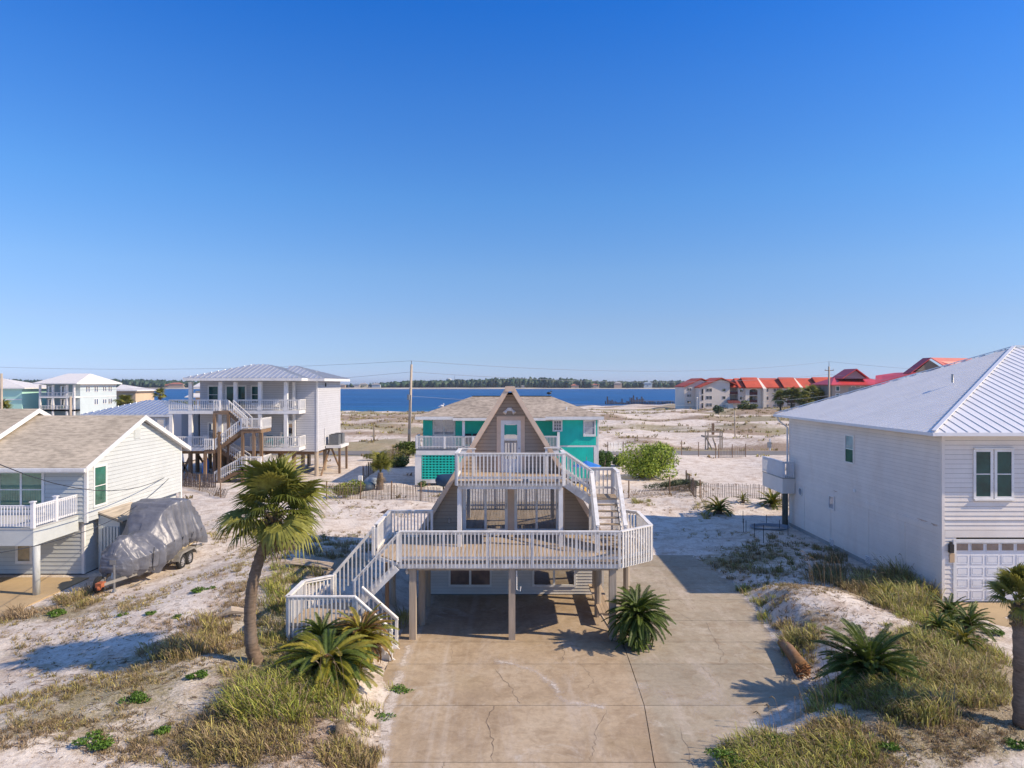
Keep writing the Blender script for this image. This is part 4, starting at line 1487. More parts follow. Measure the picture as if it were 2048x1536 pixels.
for px_, py_, w_, h_ in ((1846, 1041, .8, .035), (1870, 1050, .5, .045), (1672, 983, .5, .03)):
    Yw = F * RX / (px_ - 1024)
    MB().slab([(RX - .0295, Yw - w_ / 2, PZ(py_, Yw) + h_), (RX - .0295, Yw + w_ / 2, PZ(py_, Yw) + h_), (RX - .0295, Yw + w_ * .35, PZ(py_, Yw) + h_ * .2), (RX - .0295, Yw + w_ * .05, PZ(py_, Yw) - h_ * .6), (RX - .0295, Yw - w_ * .3, PZ(py_, Yw))], (-.002, 0, 0)).build('rust_stain', M_('rust_streak', (.66, .50, .38), .8, .3, 6, 40), rh)
# hip roof
EX0, EY0, EY1, EZ = RX - .69, RY0 - .6, RY1 + .55, 6.84
AP = Vector((28.0, 38.6, 10.8))
AP2 = Vector((44, 38.6, 10.8))
metal_roof(rh, [(EX0, EY0, EZ), AP, (EX0, EY1, EZ)], (0, 1, 0), .36, SEAM, rib=.03, thick=.05, ribw=.03)
metal_roof(rh, [(EX0, EY0, EZ), (46, EY0, EZ), AP2, AP], (1, 0, 0), .44, SEAM, rib=.032, thick=.05, ribw=.03)
metal_roof(rh, [(EX0, EY1, EZ), (46, EY1, EZ), AP2, AP], (1, 0, 0), .44, SEAM, joined=True)
hp = MB()
for a, b in (((EX0, EY0, EZ), AP), ((EX0, EY1, EZ), AP), (AP, AP2)):
    a, b = Vector(a), Vector(b)
    hp.beam(a + Z * .12, b + Z * .12, .16, .05)
hp.build('hip_cap', SEAM, rh)
so = MB()
so.box(EX0 + .02, EY0 + .02, EZ - .10, RX + .2, EY1 - .02, EZ - .02); so.box(RX + .2, EY0 + .02, EZ - .10, 46, RY0 + .2, EZ - .02)
so.build('soffit', WHITE, rh)
gt = MB(); gt.box(EX0 - .11, EY0 - .11, EZ - .09, EX0, EY1, EZ + .045); gt.box(EX0 + .002, EY0 - .11, EZ - .09, 46, EY0, EZ + .045)
gt.build('gutter', VINYL, rh)
dn = MB()
dx, dy = RX - .05, RY1 - .05
dn.tube([(EX0 - .03, dy + .2, EZ - .08), (EX0 + .1, dy + .15, EZ - .35), (dx - .08, dy, EZ - .75), (dx - .08, dy, 2.9), (dx - .08, dy, .2), (dx - .5, dy - .3, .1)], .055, 8)
dn.build('downpipe', WHITE, rh)
vp = Vector((PX(1905, 34.6), 34.6, PZ(753, 34.6)))
MB().tube([vp - Z * .3, vp + Z * .12], .06, 8).build('vent_pipe', METALG, rh)
for (px, py, w, h, r_, gl) in ((1700, 898, .80, 1.33, 2, [GLASST, GLASSL]), (1664, 1005, .55, .62, 1, GLASSL)):
    Yw = F * RX / (px - 1024)
    window(rh, (RX, Yw, PZ(py, Yw)), (0, 1, 0), (-1, 0, 0), w, h, rows=r_, trim=.07, gm=gl)
for px, py in ((1602, 983),):
    Yw = F * RX / (px - 1024)
    o = MB(); o.tube([(RX - .02, Yw, PZ(py, Yw)), (RX - .05, Yw, PZ(py, Yw))], .26, 20)
    p = o.build('round_plaque', WHITE, rh)
    MB().tube([(RX - .051, Yw, PZ(py, Yw)), (RX - .06, Yw, PZ(py, Yw))], .2, 16).build('plaque_face', GLASSL, p)
Yw = F * RX / (1710 - 1024)
MB().box(RX - .05, Yw - .1, PZ(984, Yw), RX - .018, Yw + .1, PZ(978, Yw)).build('wall_vent', VINYL, rh)
for px, py in ((1664, 1084), (1737, 1119)):
    Yw = F * RX / (px - 1024)
    v = MB().box(RX - .04, Yw - .22, PZ(py, Yw) - .17, RX - .018, Yw + .22, PZ(py, Yw) + .17).build('crawl_vent', VINYL, rh)
    for i in range(4):
        MB().box(RX - .05, Yw - .18, PZ(py, Yw) - .13 + i * .075, RX - .041, Yw + .18, PZ(py, Yw) - .13 + i * .075 + .025).build('slat', METALG, v)
# front windows
window(rh, (PX(1965, RY0), RY0, PZ(948, RY0)), (1, 0, 0), (0, -1, 0), .58, 1.80, rows=2, trim=.10, gm=GLASST)
window(rh, (PX(2007, RY0), RY0, PZ(948, RY0)), (1, 0, 0), (0, -1, 0), .58, 1.80, rows=2, trim=.10, gm=GLASST)
window(rh, (PX(2130, RY0), RY0, PZ(948, RY0)), (1, 0, 0), (0, -1, 0), .58, 1.80, rows=2, trim=.10, gm=GLASST)
MB().box(PX(1946, RY0), RY0 - .12, PZ(898, RY0), PX(2026, RY0), RY0 - .03, PZ(895.5, RY0)).box(PX(1946, RY0), RY0 - .12, PZ(1000.5, RY0), PX(2026, RY0), RY0 - .03, PZ(997.5, RY0)).build('window_ledge', WHITE, rh)
# garage door: four rows of raised panels, windows on top
GX0, GX1, GZ1 = PX(1912, RY0), PX(1912, RY0) + 4.9, PZ(1085, RY0)
MB().box(GX0 - .13, RY0 - .04, 0, GX0 - .003, RY0 + .0, GZ1 + .14).box(GX0 - .003, RY0 - .04, GZ1 + .002, GX1, RY0 + .0, GZ1 + .14).box(GX1, RY0 - .04, 0, GX1 + .13, RY0, GZ1 + .14).build('garage_trim', WHITE, rh)
gd = MB().box(GX0, RY0 + .10, 0.01, GX1, RY0 + .14, GZ1).build('garage_door', VINYL, rh)
rows_ = [.02, .50, .97, 1.44, 1.93]
nc = 8
pw_ = (GX1 - GX0) / nc
for r_ in range(4):
    z0_, z1_ = rows_[r_] + .07, rows_[r_ + 1] - .05
    for c_ in range(nc):
        a = GX0 + c_ * pw_ + .06
        fr = MB()
        b = a + pw_ - .12
        for (q0, q1, q2, q3) in ((a, z0_, b, z0_ + .03), (a, z1_ - .03, b, z1_), (a, z0_ + .031, a + .03, z1_ - .031), (b - .03, z0_ + .031, b, z1_ - .031)):
            fr.box(q0, RY0 + .085, q1, q2, RY0 + .0995, q3)
        fr.box(a + .07, RY0 + .088, z0_ + .07, b - .07, RY0 + .0995, z1_ - .07)
        fr.build('door_panel', VINYL, gd)
for c_ in range(nc):
    a = GX0 + c_ * pw_ + .07
    MB().box(a - .03, RY0 + .085, 2.03, a + pw_ - .11, RY0 + .0995, GZ1 - .03).build('light_frame', VINYL, gd)
    MB().box(a, RY0 + .078, 2.07, a + pw_ - .14, RY0 + .084, GZ1 - .07).build('pane', GLASSB, gd)
wlp = MB()
lx_ = RX + .30
wlp.box(lx_ - .07, RY0 - .14, 2.02, lx_ + .10, RY0 - .025, 2.36); wlp.box(lx_ - .03, RY0 - .1, 2.361, lx_ + .06, RY0 - .03, 2.45)
tag(wlp.build('wall_lantern', BLACKM), 'black wall lantern beside the garage door of the cream house', 'lamp')
MB().box(lx_ - .02, RY0 - .06, 1.62, lx_ + .17, RY0 - .024, 1.98).build('house_plaque', M_('tan_wood_plaque', (.60, .42, .25), .6), rh)
# rear balcony on the far left corner
by0, by1, bz = RY1 + .02, RY1 + 2.4, PZ(935, RY1 + .6)
bx0 = PX(1541, RY1 + 1.0)
bz = 3.05
MB().box(bx0, by0 - 1.0, bz - .95, RX - .04, by1, bz - .05).build('balcony_beam', CREAMW, rh)
MB().box(bx0 - .03, by0 - 1.03, bz - .046, RX - .04, by1, bz).build('balcony_floor', CONC, rh)
railing(rh, (bx0 + .05, by0 - .98, bz + 1.0), (RX - .1, by0 - .98, bz + 1.0), h=1, drop=.98, sp=.11, mat=VINYL, cap=.09, out=(0, -1, 0), pw=.05)
railing(rh, (bx0 + .05, by0 - .98, bz + 1.0), (bx0 + .05, by1, bz + 1.0), h=1, drop=.98, sp=.11, mat=VINYL, cap=.09, out=(-1, 0, 0), pw=.05)
MB().tube([(bx0 + .3, by0 - .6, -.1), (bx0 + .3, by0 - .6, bz - .95)], .17, 12).build('post', M_('dark_green_pile', (.09, .10, .08), .8, .3, 3, 20), rh)

# ================================================================ teal house behind
DARKP = glass_mat('dim_small_pane', (.03, .05, .08), .12)
th = thing('teal_house', 'bright teal one-storey house on a raised base with white trim, behind the A-frame', 'house', (0, 64, 0))
TY = 61.0


def tx_(px, Y=TY): return PX(px, Y)
def tz_(py, Y=TY): return PZ(py, Y)


TXL, TXR = tx_(842), tx_(1197)
T2 = 62.6    # recessed porch wall
tw = MB()
tw.box(TXL, T2, .2, tx_(1118), T2 + 8.5, 5.75); tw.box(tx_(1118) + .002, TY + .05, .2, TXR, T2 + 8.5, 5.75); 
tw.build('wall', WHITE, th)


def teal_panel(x0, z0, x1, z1, Y, groove=.2):
    """vertical grooved boards, each a part"""
    n = max(1, int((x1 - x0) / groove))
    w = (x1 - x0) / n
    for i in range(n):
        MB().box(x0 + i * w + .012, Y - .05, z0, x0 + (i + 1) * w - .012, Y - .004, z1).build('wall_board', TEAL, th)
    MB().box(x0, Y - .03, z0 + .002, x1, Y - .002, z1 - .002).build('board_backing', TEAL, th)


teal_panel(tx_(846, T2), tz_(871, T2) - 1.2, tx_(865, T2), tz_(841, T2), T2)
teal_panel(tx_(911, T2), 3.2, tx_(1118, T2), 5.45, T2)
teal_panel(tx_(1119), tz_(890.5), tx_(1166), 5.62, TY)
teal_panel(tx_(1166), tz_(890.5), tx_(1192), tz_(873), TY)
teal_panel(tx_(1191), tz_(873), tx_(1195), 5.62, TY)
teal_panel(tx_(1119), .5, tx_(1187), tz_(894), TY)
window(th, (tx_(888, T2), T2, tz_(854, T2)), (1, 0, 0), (0, -1, 0), 1.75, 1.35, cols=2, rows=2, trim=.12, gm=GLASSL)
window(th, (tx_(1115), TY, tz_(851)), (1, 0, 0), (0, -1, 0), .62, .80, cols=3, rows=3, trim=.12, gm=DARKP, off=.06, single=True)
window(th, (tx_(1179), TY, tz_(855.5)), (1, 0, 0), (0, -1, 0), .85, 1.15, cols=1, rows=2, trim=.13, gm=GLASSL, sill=.06, off=.06)
tr = MB()
tr.box(tx_(1118), TY - .055, tz_(894), TXR, TY, tz_(890.8)); tr.box(tx_(1194.5), TY - .07, .2, TXR, TY, 5.75); tr.box(tx_(1187.5), TY - .065, .2, tx_(1194), TY, tz_(894))
tr.box(tx_(1086), TY - .03, 5.6, TXR, TY, 5.78)
tr.build('trim', WHITE, th)
# hip roof
TE = 5.85
e0, e1, f0, f1 = tx_(833), tx_(1205), TY - .7, T2 + 9.2
ry = 66.0
rz_ = PZ(795, ry)
ra, rb = Vector((PX(945, ry), ry, rz_)), Vector((PX(1102, ry), ry, rz_))
rp = [[(e0, f0, TE), (e1, f0, TE), rb, ra], [(e1, f0, TE), (e1, f1, TE), rb], [(e0, f1, TE), (e1, f1, TE), rb, ra], [(e0, f0, TE), ra, (e0, f1, TE)]]
for q in rp:
    MB().slab(q, (0, 0, .12)).build('roof', SHT2, th)
MB().slab([(tx_(908), f0 - .5, 5.82), (tx_(1090), f0 - .5, 5.82), (tx_(1030), f0 + 2.6, 6.75), (tx_(968), f0 + 2.6, 6.75)], (0, 0, .1)).build('porch_roof', SHT2, th)
fs_ = MB(); fs_.box(e0 - .04, f0 - .05, TE - .16, e1 + .04, f0, TE + .10); fs_.box(tx_(908), f0 - .56, 5.64, tx_(1090), f0 - .505, 5.86); fs_.box(e1, f0, TE - .16, e1 + .04, f1, TE + .1); fs_.box(e0 - .04, f0, TE - .16, e0, f1, TE + .1)
fs_.box(e0, f0, TE - .05, e1, T2 + 9, TE - .01)
fs_.build('fascia', WHITE, th)
MB().beam(ra + Z * .14, rb + Z * .14, .25, .06).build('ridge_vent', BLACKM, th)
MB().tube([(tx_(1133, 62), 62, 6.3), (tx_(1133, 62), 62, 6.75)], .06, 8).build('vent_pipe', WHITE, th)
# gull on the hip
bd_ = MB(); gx, gy, gz = PX(883.5, 63.5), 63.5, PZ(812, 63.5)
bd_.ball((gx, gy, gz), .2, .1, .11, 8, 6); bd_.ball((gx + .16, gy, gz + .16), .07, .06, .07, 8, 6); bd_.tube([(gx, gy, gz - .3), (gx, gy, gz - .05)], .015, 5); bd_.tube([(gx - .1, gy, gz), (gx - .38, gy, gz - .06)], [.07, .01], 6)
tag(bd_.build('gull', WHITE, smooth=True), 'small white gull standing on the left roof slope of the teal house', 'bird')
bd_ = MB(); gx, gy, gz = PX(1098, 66), 66, rz_ + .42
bd_.ball((gx, gy, gz), .24, .12, .12, 8, 6); bd_.ball((gx + .2, gy, gz + .16), .07, .06, .07, 8, 6); bd_.tube([(gx, gy, gz - .3), (gx, gy, gz - .05)], .015, 5)
tag(bd_.build('crow', BLACKM, smooth=True), 'small dark bird perched on the right end of the teal house ridge', 'bird')
# porch deck, rail, lattice base
PY = 60.2
pz = 3.10
MB().box(PX(832, PY), PY, pz - .1, PX(1118, PY), T2, pz).build('porch_floor', M_('grey_porch_floor', (.38, .37, .36), .7), th)
MB().box(PX(832, PY), PY - .04, 2.62, PX(1118, PY), PY + .1, pz - .1).build('porch_fascia', WHITE, th)
railing(th, (PX(832, PY), PY, 4.28), (PX(1117, PY), PY, 4.28), h=1.1, drop=1.1, sp=.125, mat=WHITE, cap=.14, out=(0, -1, 0), post_sp=2.3, post_w=.16, pw=.04)
railing(th, (PX(832, PY), PY, 4.28), (PX(832, PY), T2, 4.28), h=1.1, drop=1.1, sp=.14, mat=WHITE, cap=.12, out=(-1, 0, 0), pw=.04)
for px in (927, 1117):
    MB().box(PX(px, PY) - .11, PY - .02, pz, PX(px, PY) + .11, PY + .2, 5.64 if px < 1000 else 4.6).build('porch_post', WHITE, th)
bx = MB(); bx.box(PX(830, PY), PY, .0, PX(843, PY), PY + .4, 2.62); bx.box(PX(843, PY), PY + .0, .18, PX(1116, PY), PY + .15, .52)
bx.build('base_frame', WHITE, th)
x0_, x1_ = PX(843.5, PY), PX(912, PY)
zb_, zt_ = .53, 2.60
lat = MB(); nx_, nz_ = 10, 9
cw, chh = (x1_ - x0_) / nx_, (zt_ - zb_) / nz_
for i in range(nx_ + 1):
    MB().box(max(x0_, x0_ + (i - .25) * cw), PY + .02, zb_, min(x1_, x0_ + (i + .25) * cw), PY + .045, zt_).build('lattice_strip', TEAL, th)
for j in range(nz_ + 1):
    MB().box(x0_, PY - .01, max(zb_, zb_ + (j - .25) * chh), x1_, PY + .018, min(zt_, zb_ + (j + .25) * chh)).build('lattice_strip', TEAL, th)
MB().box(x1_, PY + .02, .53, PX(1116, PY), PY + .1, 2.6).build('base_panel', TEAL, th)
MB().box(x0_, PY + .8, .1, PX(1116, PY), PY + .9, 2.6).build('dark_backing', DARK, th)  # near-black sheet stands in for the shade behind the lattice
for px in (858, 883):
    MB().box(PX(px, PY) - .1, PY + .02, -.05, PX(px, PY) + .1, PY + .2, .18).build('short_pile', PILEB, th)
# porch chairs on the deck (dark)
for i, px in enumerate((935, 952)):
    x = PX(px, 61.6)
    c_ = thing('porch_chair', ('dark lounge chair on the teal house porch, nearest the white post', 'dark lounge chair on the teal house porch, beside the grey gable')[i], 'chair', (x, 61.6, pz), 'chairs on the teal porch')
    MB().box(x - .3, 61.3, pz + .35, x + .3, 61.85, pz + .42).build('seat', BLACKM, c_)
    MB().slab([(x - .3, 61.85, pz + .4), (x + .3, 61.85, pz + .4), (x + .3, 62.05, pz + 1.25), (x - .3, 62.05, pz + 1.25)], (0, .05, 0)).build('backrest', BLACKM, c_)
    for sx_ in (-.27, .27):
        for yy in (61.33, 61.82):
            MB().box(x + sx_ - .02, yy - .02, pz, x + sx_ + .02, yy + .02, pz + .35).build('leg', BLACKM, c_)
# umbrella, yellow table set, covered grill
BLUE = M_('blue_canvas', (.02, .17, .55), .7, .15, 3, 30)
ux, uy = PX(1173, 57.5), 57.5
um = thing('patio_umbrella', 'open blue patio umbrella in front of the teal house', 'umbrella', (ux, uy, 0))
cm = MB(); vs = [(ux, uy, 2.45)]; n = 8
for k in range(n):
    a = 2 * math.pi * k / n
    vs.append((ux + 1.25 * math.cos(a), uy + 1.25 * math.sin(a), 1.98))
cm.add(vs, [(0, 1 + k, 1 + (k + 1) % n) for k in range(n)])
cm.build('canopy', BLUE, um)
MB().tube([(ux, uy, .1), (ux, uy, 2.75)], .03, 8).build('pole', METALG, um)
MB().tube([(ux, uy, 0), (ux, uy, .1)], .28, 12).build('base', BLACKM, um)
YEL = M_('yellow_plastic', (.75, .48, .12), .5, .08)
tb = thing('patio_table', 'round yellow patio table seen through the stair railing by the teal house', 'table', (PX(1150, 55), 55, 0))
x = PX(1150, 55)
MB().tube([(x, 55, .72), (x, 55, .78)], .75, 20).build('tabletop', YEL, tb)
for k in range(4):
    a = math.pi / 4 + k * math.pi / 2
    MB().tube([(x + .5 * math.cos(a), 55 + .5 * math.sin(a), .72), (x + .6 * math.cos(a), 55 + .6 * math.sin(a), 0)], .03, 6).build('leg', WHITE, tb)


def adirondack(x, y, z, rz, mat, label, group, name='deck_chair'):
    c_ = thing(name, label, 'chair', (x, y, z), group)
    Rm = Matrix.Translation((x, y, z)) @ Matrix.Rotation(rz, 4, 'Z')

    def b(nm, mb):
        inst(nm, mb.mesh(nm, mat), c_, Rm)
    b('seat', MB().slab([(-.27, -.3, .38), (.27, -.3, .38), (.27, .25, .28), (-.27, .25, .28)], (0, 0, .03)))
    for i in range(4):
        b('back_slat', MB().slab([(-.27 + i * .14, .24, .3), (-.15 + i * .14, .24, .3), (-.15 + i * .14, .52, 1.02), (-.27 + i * .14, .52, 1.02)], (0, .025, 0)))
    for s in (-1, 1):
        b('armrest', MB().box(s * .36 - .06, -.34, .56, s * .36 + .06, .42, .585))
        b('leg', MB().box(s * .33 - .03, -.32, 0, s * .33 + .03, -.24, .56))
        b('leg', MB().box(s * .33 - .03, .25, 0, s * .33 + .03, .33, .56))
    return c_


adirondack(PX(1136, 53), 53, 0.05, 2.4, YEL, 'yellow garden chair left of the yellow patio table', 'yellow garden chairs')
adirondack(PX(1163, 53.5), 53.5, 0.05, -2.4, YEL, 'yellow garden chair right of the yellow patio table', 'yellow garden chairs')
NAVY = M_('navy_canvas', (.012, .05, .11), .7, .25, 3, 30)
gx, gy = PX(893, 56.5), 56.5
gr = MB()
for (z, w, d) in ((1.05, .7, .3),):
    pass
rings = [(-.9, .12, .75), (-.75, .42, .72), (-.3, .52, .68), (.3, .52, .70), (.8, .48, .82), (1.05, .3, .95)]
pts = []
for (dx, r_, zc) in rings: pts.append((gx + dx, gy, zc + .25))
gr.tube(pts, [r[1] for r in rings], 12)
tag(gr.build('covered_grill', NAVY, smooth=True), 'dark navy covered round grill in front of the teal lattice', 'grill cover')
lg = MB(); lg.box(gx + .5, gy - .05, 0, gx + .6, gy + .05, .7); lg.box(gx - .3, gy - .05, 0, gx - .2, gy + .05, .6)
o = lg.build('stand', BLACKM, bpy.data.objects['covered_grill'])
# ================================================================ three-storey stilt house, left of centre
sh3 = thing('stilt_house', 'light grey two-storey house on timber piles with white balconies and zigzag outside stair', 'house', (-25, 68, 0))
SY, SW = 64.0, 66.3      # balcony edge, wall line
S_ = lambda px, Y=SY: PX(px, Y)
SZ = lambda py, Y=SY: PZ(py, Y)
FZ1, FZ2, FEZ = SZ(895), SZ(821), 9.15   # floors and eave
XR0 = S_(635, 66.0)      # near right corner of the tower
XT = S_(598, 66.0)
XL3 = S_(337)
# right block
BZ = 2.36
siding(sh3, (XR0, 66.0, 0), (0, 1, 0), (1, 0, 0), [(0, BZ), (8.6, BZ), (8.6, FEZ), (0, FEZ)], .22, GREYS)
siding(sh3, (S_(592, 66), 66.0, 0), (1, 0, 0), (0, -1, 0), [(0, BZ), (XR0 - S_(592, 66), BZ), (XR0 - S_(592, 66), FEZ), (0, FEZ)], .22, GREYS)
w3 = MB()
w3.box(S_(592, 66), 66.012, BZ, XR0 - .012, 74.6, FEZ)
w3.box(S_(400, SW), SW + .012, BZ + .3, S_(592, 66), 74.6, FEZ)
w3.build('wall', JOINT, sh3)
siding(sh3, (S_(400, SW), SW, 0), (1, 0, 0), (0, -1, 0), [(0, FZ1), (S_(592, SW) - S_(400, SW), FZ1), (S_(592, SW) - S_(400, SW), FEZ), (0, FEZ)], .22, GREYS, joined=True)
BG3 = M_('blue_grey_siding', (.22, .27, .33), .6, .06, 1, 20)
MB().box(S_(345, 68), 68.0, FZ1, S_(400, SW) - .01, 74, FZ2 - .2).build('recess_wall', GREYS, sh3)
for a, b in ((363, 397),):
    MB().box(S_(a, 66.9), 66.9, FZ1 + .02, S_(b, 66.9), 67.9, FZ2 - .25).build('recess_screen', BG3, sh3)
MB().box(XR0 - .12, 65.95, BZ, XR0 + .04, 66.1, FEZ).build('corner_trim', WHITE, sh3)
MB().box(XR0 - .05, 74.5, BZ, XR0 + .04, 74.64, FEZ).build('corner_trim', WHITE, sh3)
# floors, fascias
fl = MB()
for z in (FZ1, FZ2):
    fl.box(XL3, SY, z - .32, S_(598), SW + .2 if z > 5 else 67.8, z)
fl.build('balcony_slab', WHITE, sh3)
# posts
cp = MB()
for px in (380, 440, 470, 519, 571):
    for z0, z1 in ((FZ1, FZ2 - .325), (FZ2, FEZ - .15)):
        if px == 470 and z0 < 4: continue
        if px == 440: px_ = 440
        MB().box(S_(px) - .16, SY + .02, z0, S_(px) + .16, SY + .34, z1).box(S_(px) - .20, SY - .02, z0, S_(px) + .20, SY + .38, z0 + .35).build('porch_column', WHITE, sh3)
for px in (588,):
    for z0, z1 in ((FZ1, FZ2 - .325), (FZ2, FEZ - .15)):
        MB().box(S_(px, 65.7) - .12, 65.6, z0, S_(px, 65.7) + .12, 65.84, z1).build('porch_column', WHITE, sh3)
MB().box(S_(338), SY + .02, FZ1, S_(338) + .3, SY + .3, FZ2 - .325).build('porch_column', WHITE, sh3)
for z in (FZ1, FZ2):
    T_ = z + 1.02
    a = 337
    br = [(a, 428), (438, 458)] if z > 5 else [(a, 418), (500, 571)]
    if z > 5: br = [(a, 455), (471, 571)]
    for u, v in br:
        railing(sh3, (S_(u), SY + .05, T_), (S_(v), SY + .05, T_), h=1.02, drop=.95, sp=.17, mat=WHITE, cap=.12, out=(0, -1, 0), post_sp=2.2, post_w=.12, pw=.045)
    railing(sh3, (S_(598), SY + .05, T_), (S_(598), SW - .4, T_), h=1.02, drop=.95, sp=.17, mat=WHITE, cap=.12, out=(1, 0, 0), post_sp=2.2, post_w=.12, pw=.045)
    railing(sh3, (S_(571), SY + .05, T_), (S_(598), SY + .05, T_), h=1.02, drop=.95, sp=.17, mat=WHITE, cap=.12, out=(0, -1, 0), posts=False, pw=.045)
# windows / doors on the porch walls
for px, w, g, z0, z1 in ((427, .85, GLASST, FZ2 + .65, FZ2 + 2.2), (512, .75, GLASST, FZ2 + .65, FZ2 + 2.2), (427, .85, GLASS, FZ1 + .5, FZ1 + 2.1), (454, .80, GLASS, FZ1 + .5, FZ1 + 2.1)):
    window(sh3, (S_(px, SW), SW, (z0 + z1) / 2), (1, 0, 0), (0, -1, 0), w, z1 - z0, rows=2, trim=.11, gm=g)
window(sh3, (S_(472, SW), SW, FZ2 + 1.15), (1, 0, 0), (0, -1, 0), 1.75, 2.1, cols=2, rows=1, trim=.14, gm=GLASST, name='french_door')
window(sh3, (S_(577, 66), 66.0, FZ1 + 1.7), (1, 0, 0), (0, -1, 0), .75, 1.3, rows=2, trim=.1, gm=GLASS)
MB().box(XR0 + .02, 68.6, SZ(773, 69), XR0 + .06, 68.95, SZ(766, 69)).build('wall_vent', DARK, sh3)
# roofs
E3 = 9.3
def hip(parent, x0, y0, x1, y1, ez, apx, apy, apz, mat, w=.5, ap2=None, joined=True, rib=.05):
    A = Vector((apx, apy, apz)); B = Vector(ap2) if ap2 else A
    c0, c1, c2, c3 = Vector((x0, y0, ez)), Vector((x1, y0, ez)), Vector((x1, y1, ez)), Vector((x0, y1, ez))
    if ap2:
        qs = [([c0, c1, B, A], (1, 0, 0)), ([c1, c2, B], (0, 1, 0)), ([c3, c2, B, A], (1, 0, 0)), ([c0, A, c3], (0, 1, 0))]
    else:
        qs = [([c0, c1, A], (1, 0, 0)), ([c1, c2, A], (0, 1, 0)), ([c3, c2, A], (1, 0, 0)), ([c0, A, c3], (0, 1, 0))]
    for i, (q, e) in enumerate(qs):
        metal_roof(parent, q, e, w, mat, joined=joined or i == 2, rib=rib, thick=.06, ribw=.06)
    m = MB()
    m.box(x0, y0 - .03, ez - .2, x1, y0, ez + .03); m.box(x1, y0, ez - .2, x1 + .03, y1, ez + .03); m.box(x0 - .03, y0, ez - .2, x0, y1, ez + .03)
    m.box(x0 + .01, y0 + .01, ez - .12, x1 - .01, y1, ez - .05)
    m.build('fascia', WHITE, parent)


hip(sh3, S_(366, 63.4), 63.4, S_(603, 63.4), 75.3, E3, S_(507, 68.6), 68.6, PZ(730, 68.5), SEAMG, .5, ap2=(S_(534, 68.6), 68.6, PZ(730, 68.5)), joined=False)
hip(sh3, S_(560, 65.2), 65.2, S_(638, 65.2) + .5, 75.4, E3 - .02, S_(577, 70), 70.3, PZ(733, 70), SEAMG, .5, ap2=(S_(592, 70.3), 70.3, PZ(733, 70.3)), joined=False)
for px, py in ((524, 733), (607, 741), (633, 748)):
    MB().tube([(S_(px, 70), 70, PZ(py + 6, 70)), (S_(px, 70), 70, PZ(py - 5, 70))], .06, 6).build('vent_pipe', WHITE, sh3)
# piles and braces
pl = [(352, 65), (381, 65), (395, 68), (420, 71), (447, 68.5), (470, 72), (500, 70), (535, 65.5), (560, 68), (588, 66), (606, 70), (633, 66.2), (650, 71), (540, 73), (618, 73.5)]
for px, Y in pl:
    MB().tube([(S_(px, Y), Y, -.4), (S_(px, Y), Y, BZ + .2 if px > 590 else 2.6)], .2, 10).build('pile', PILEB if px < 600 else PILE, sh3)
bm_ = MB(); bm_.box(S_(340, 65), 65.0, 2.25, S_(592, 65), 65.3, 2.62); bm_.box(S_(592, 66.1), 66.15, BZ - .3, XR0 - .2, 66.4, BZ - .003)
bm_.box(S_(340, 68), 68.0, 2.3, S_(592, 68), 68.3, 2.62); bm_.box(XR0 - .5, 66.2, BZ - .3, XR0 - .2, 74.4, BZ - .003)
bm_.build('floor_beam', PILEB, sh3)
bc = MB()
for a, b, Y in ((352, 378, 65.2), (381, 358, 65.2), (388, 420, 68), (447, 470, 70), (560, 588, 67)):
    bc.beam((S_(a, Y), Y + .2, 2.3), (S_(b, Y), Y + .2, -.1), .1, .2)
for a, b in ((66.5, 69.5), (73.5, 70.5)):
    bc.beam((XR0 + .2, a, .0), (XR0 + .2, b, 2.2), .12, .2)
bc.build('cross_brace', PILEB, sh3)
MB().box(S_(430, 72), 71.5, -.1, S_(500, 72), 74.0, 2.2).build('storage_room', PILEB, sh3)
# zigzag stair. landings
WB = PILEB
sy0 = 61.6
def landing(px0, px1, z, y0=61.4, y1=63.9, name='landing'):
    MB().box(S_(px0, 62.5), y0, z - .3, S_(px1, 62.5), y1, z).build(name, WB, sh3)


zA = FZ2
landing(428, 458, zA - .0, 62.3, 63.95)
zB, zC, zD = 4.75, FZ1 - .0, 1.35
landing(492, 531, zB)
landing(419, 440, zC, 61.4, 63.95)
landing(492, 531, zD)
def flight(pxa, za, pxb, zb, y):
    xa, xb = S_(pxa, 62.5), S_(pxb, 62.5)
    n = max(3, int(abs(za - zb) / .19))
    m = MB()
    for yy in (y - .5, y + .5):
        m.beam((xa, yy, za - .15), (xb, yy, zb - .15), .07, .3)
    o = m.build('stair', WB, sh3)
    for i in range(n):
        t = (i + .5) / n
        x = xa + (xb - xa) * t; z = za + (zb - za) * (i + 1) / n
        MB().box(x - .16, y - .48, z - .02, x + .16, y + .48, z + .02).build('tread', TREADW, o)
    for yy, oy in ((y - .52, -1), (y + .52, 1)):
        railing(sh3, (xa, yy, za + 1.0), (xb, yy, zb + 1.0), h=.9, drop=.92, sp=.17, mat=WHITE, cap=.09, out=(0, oy, 0), pw=.045, post_sp=3, post_w=.1)


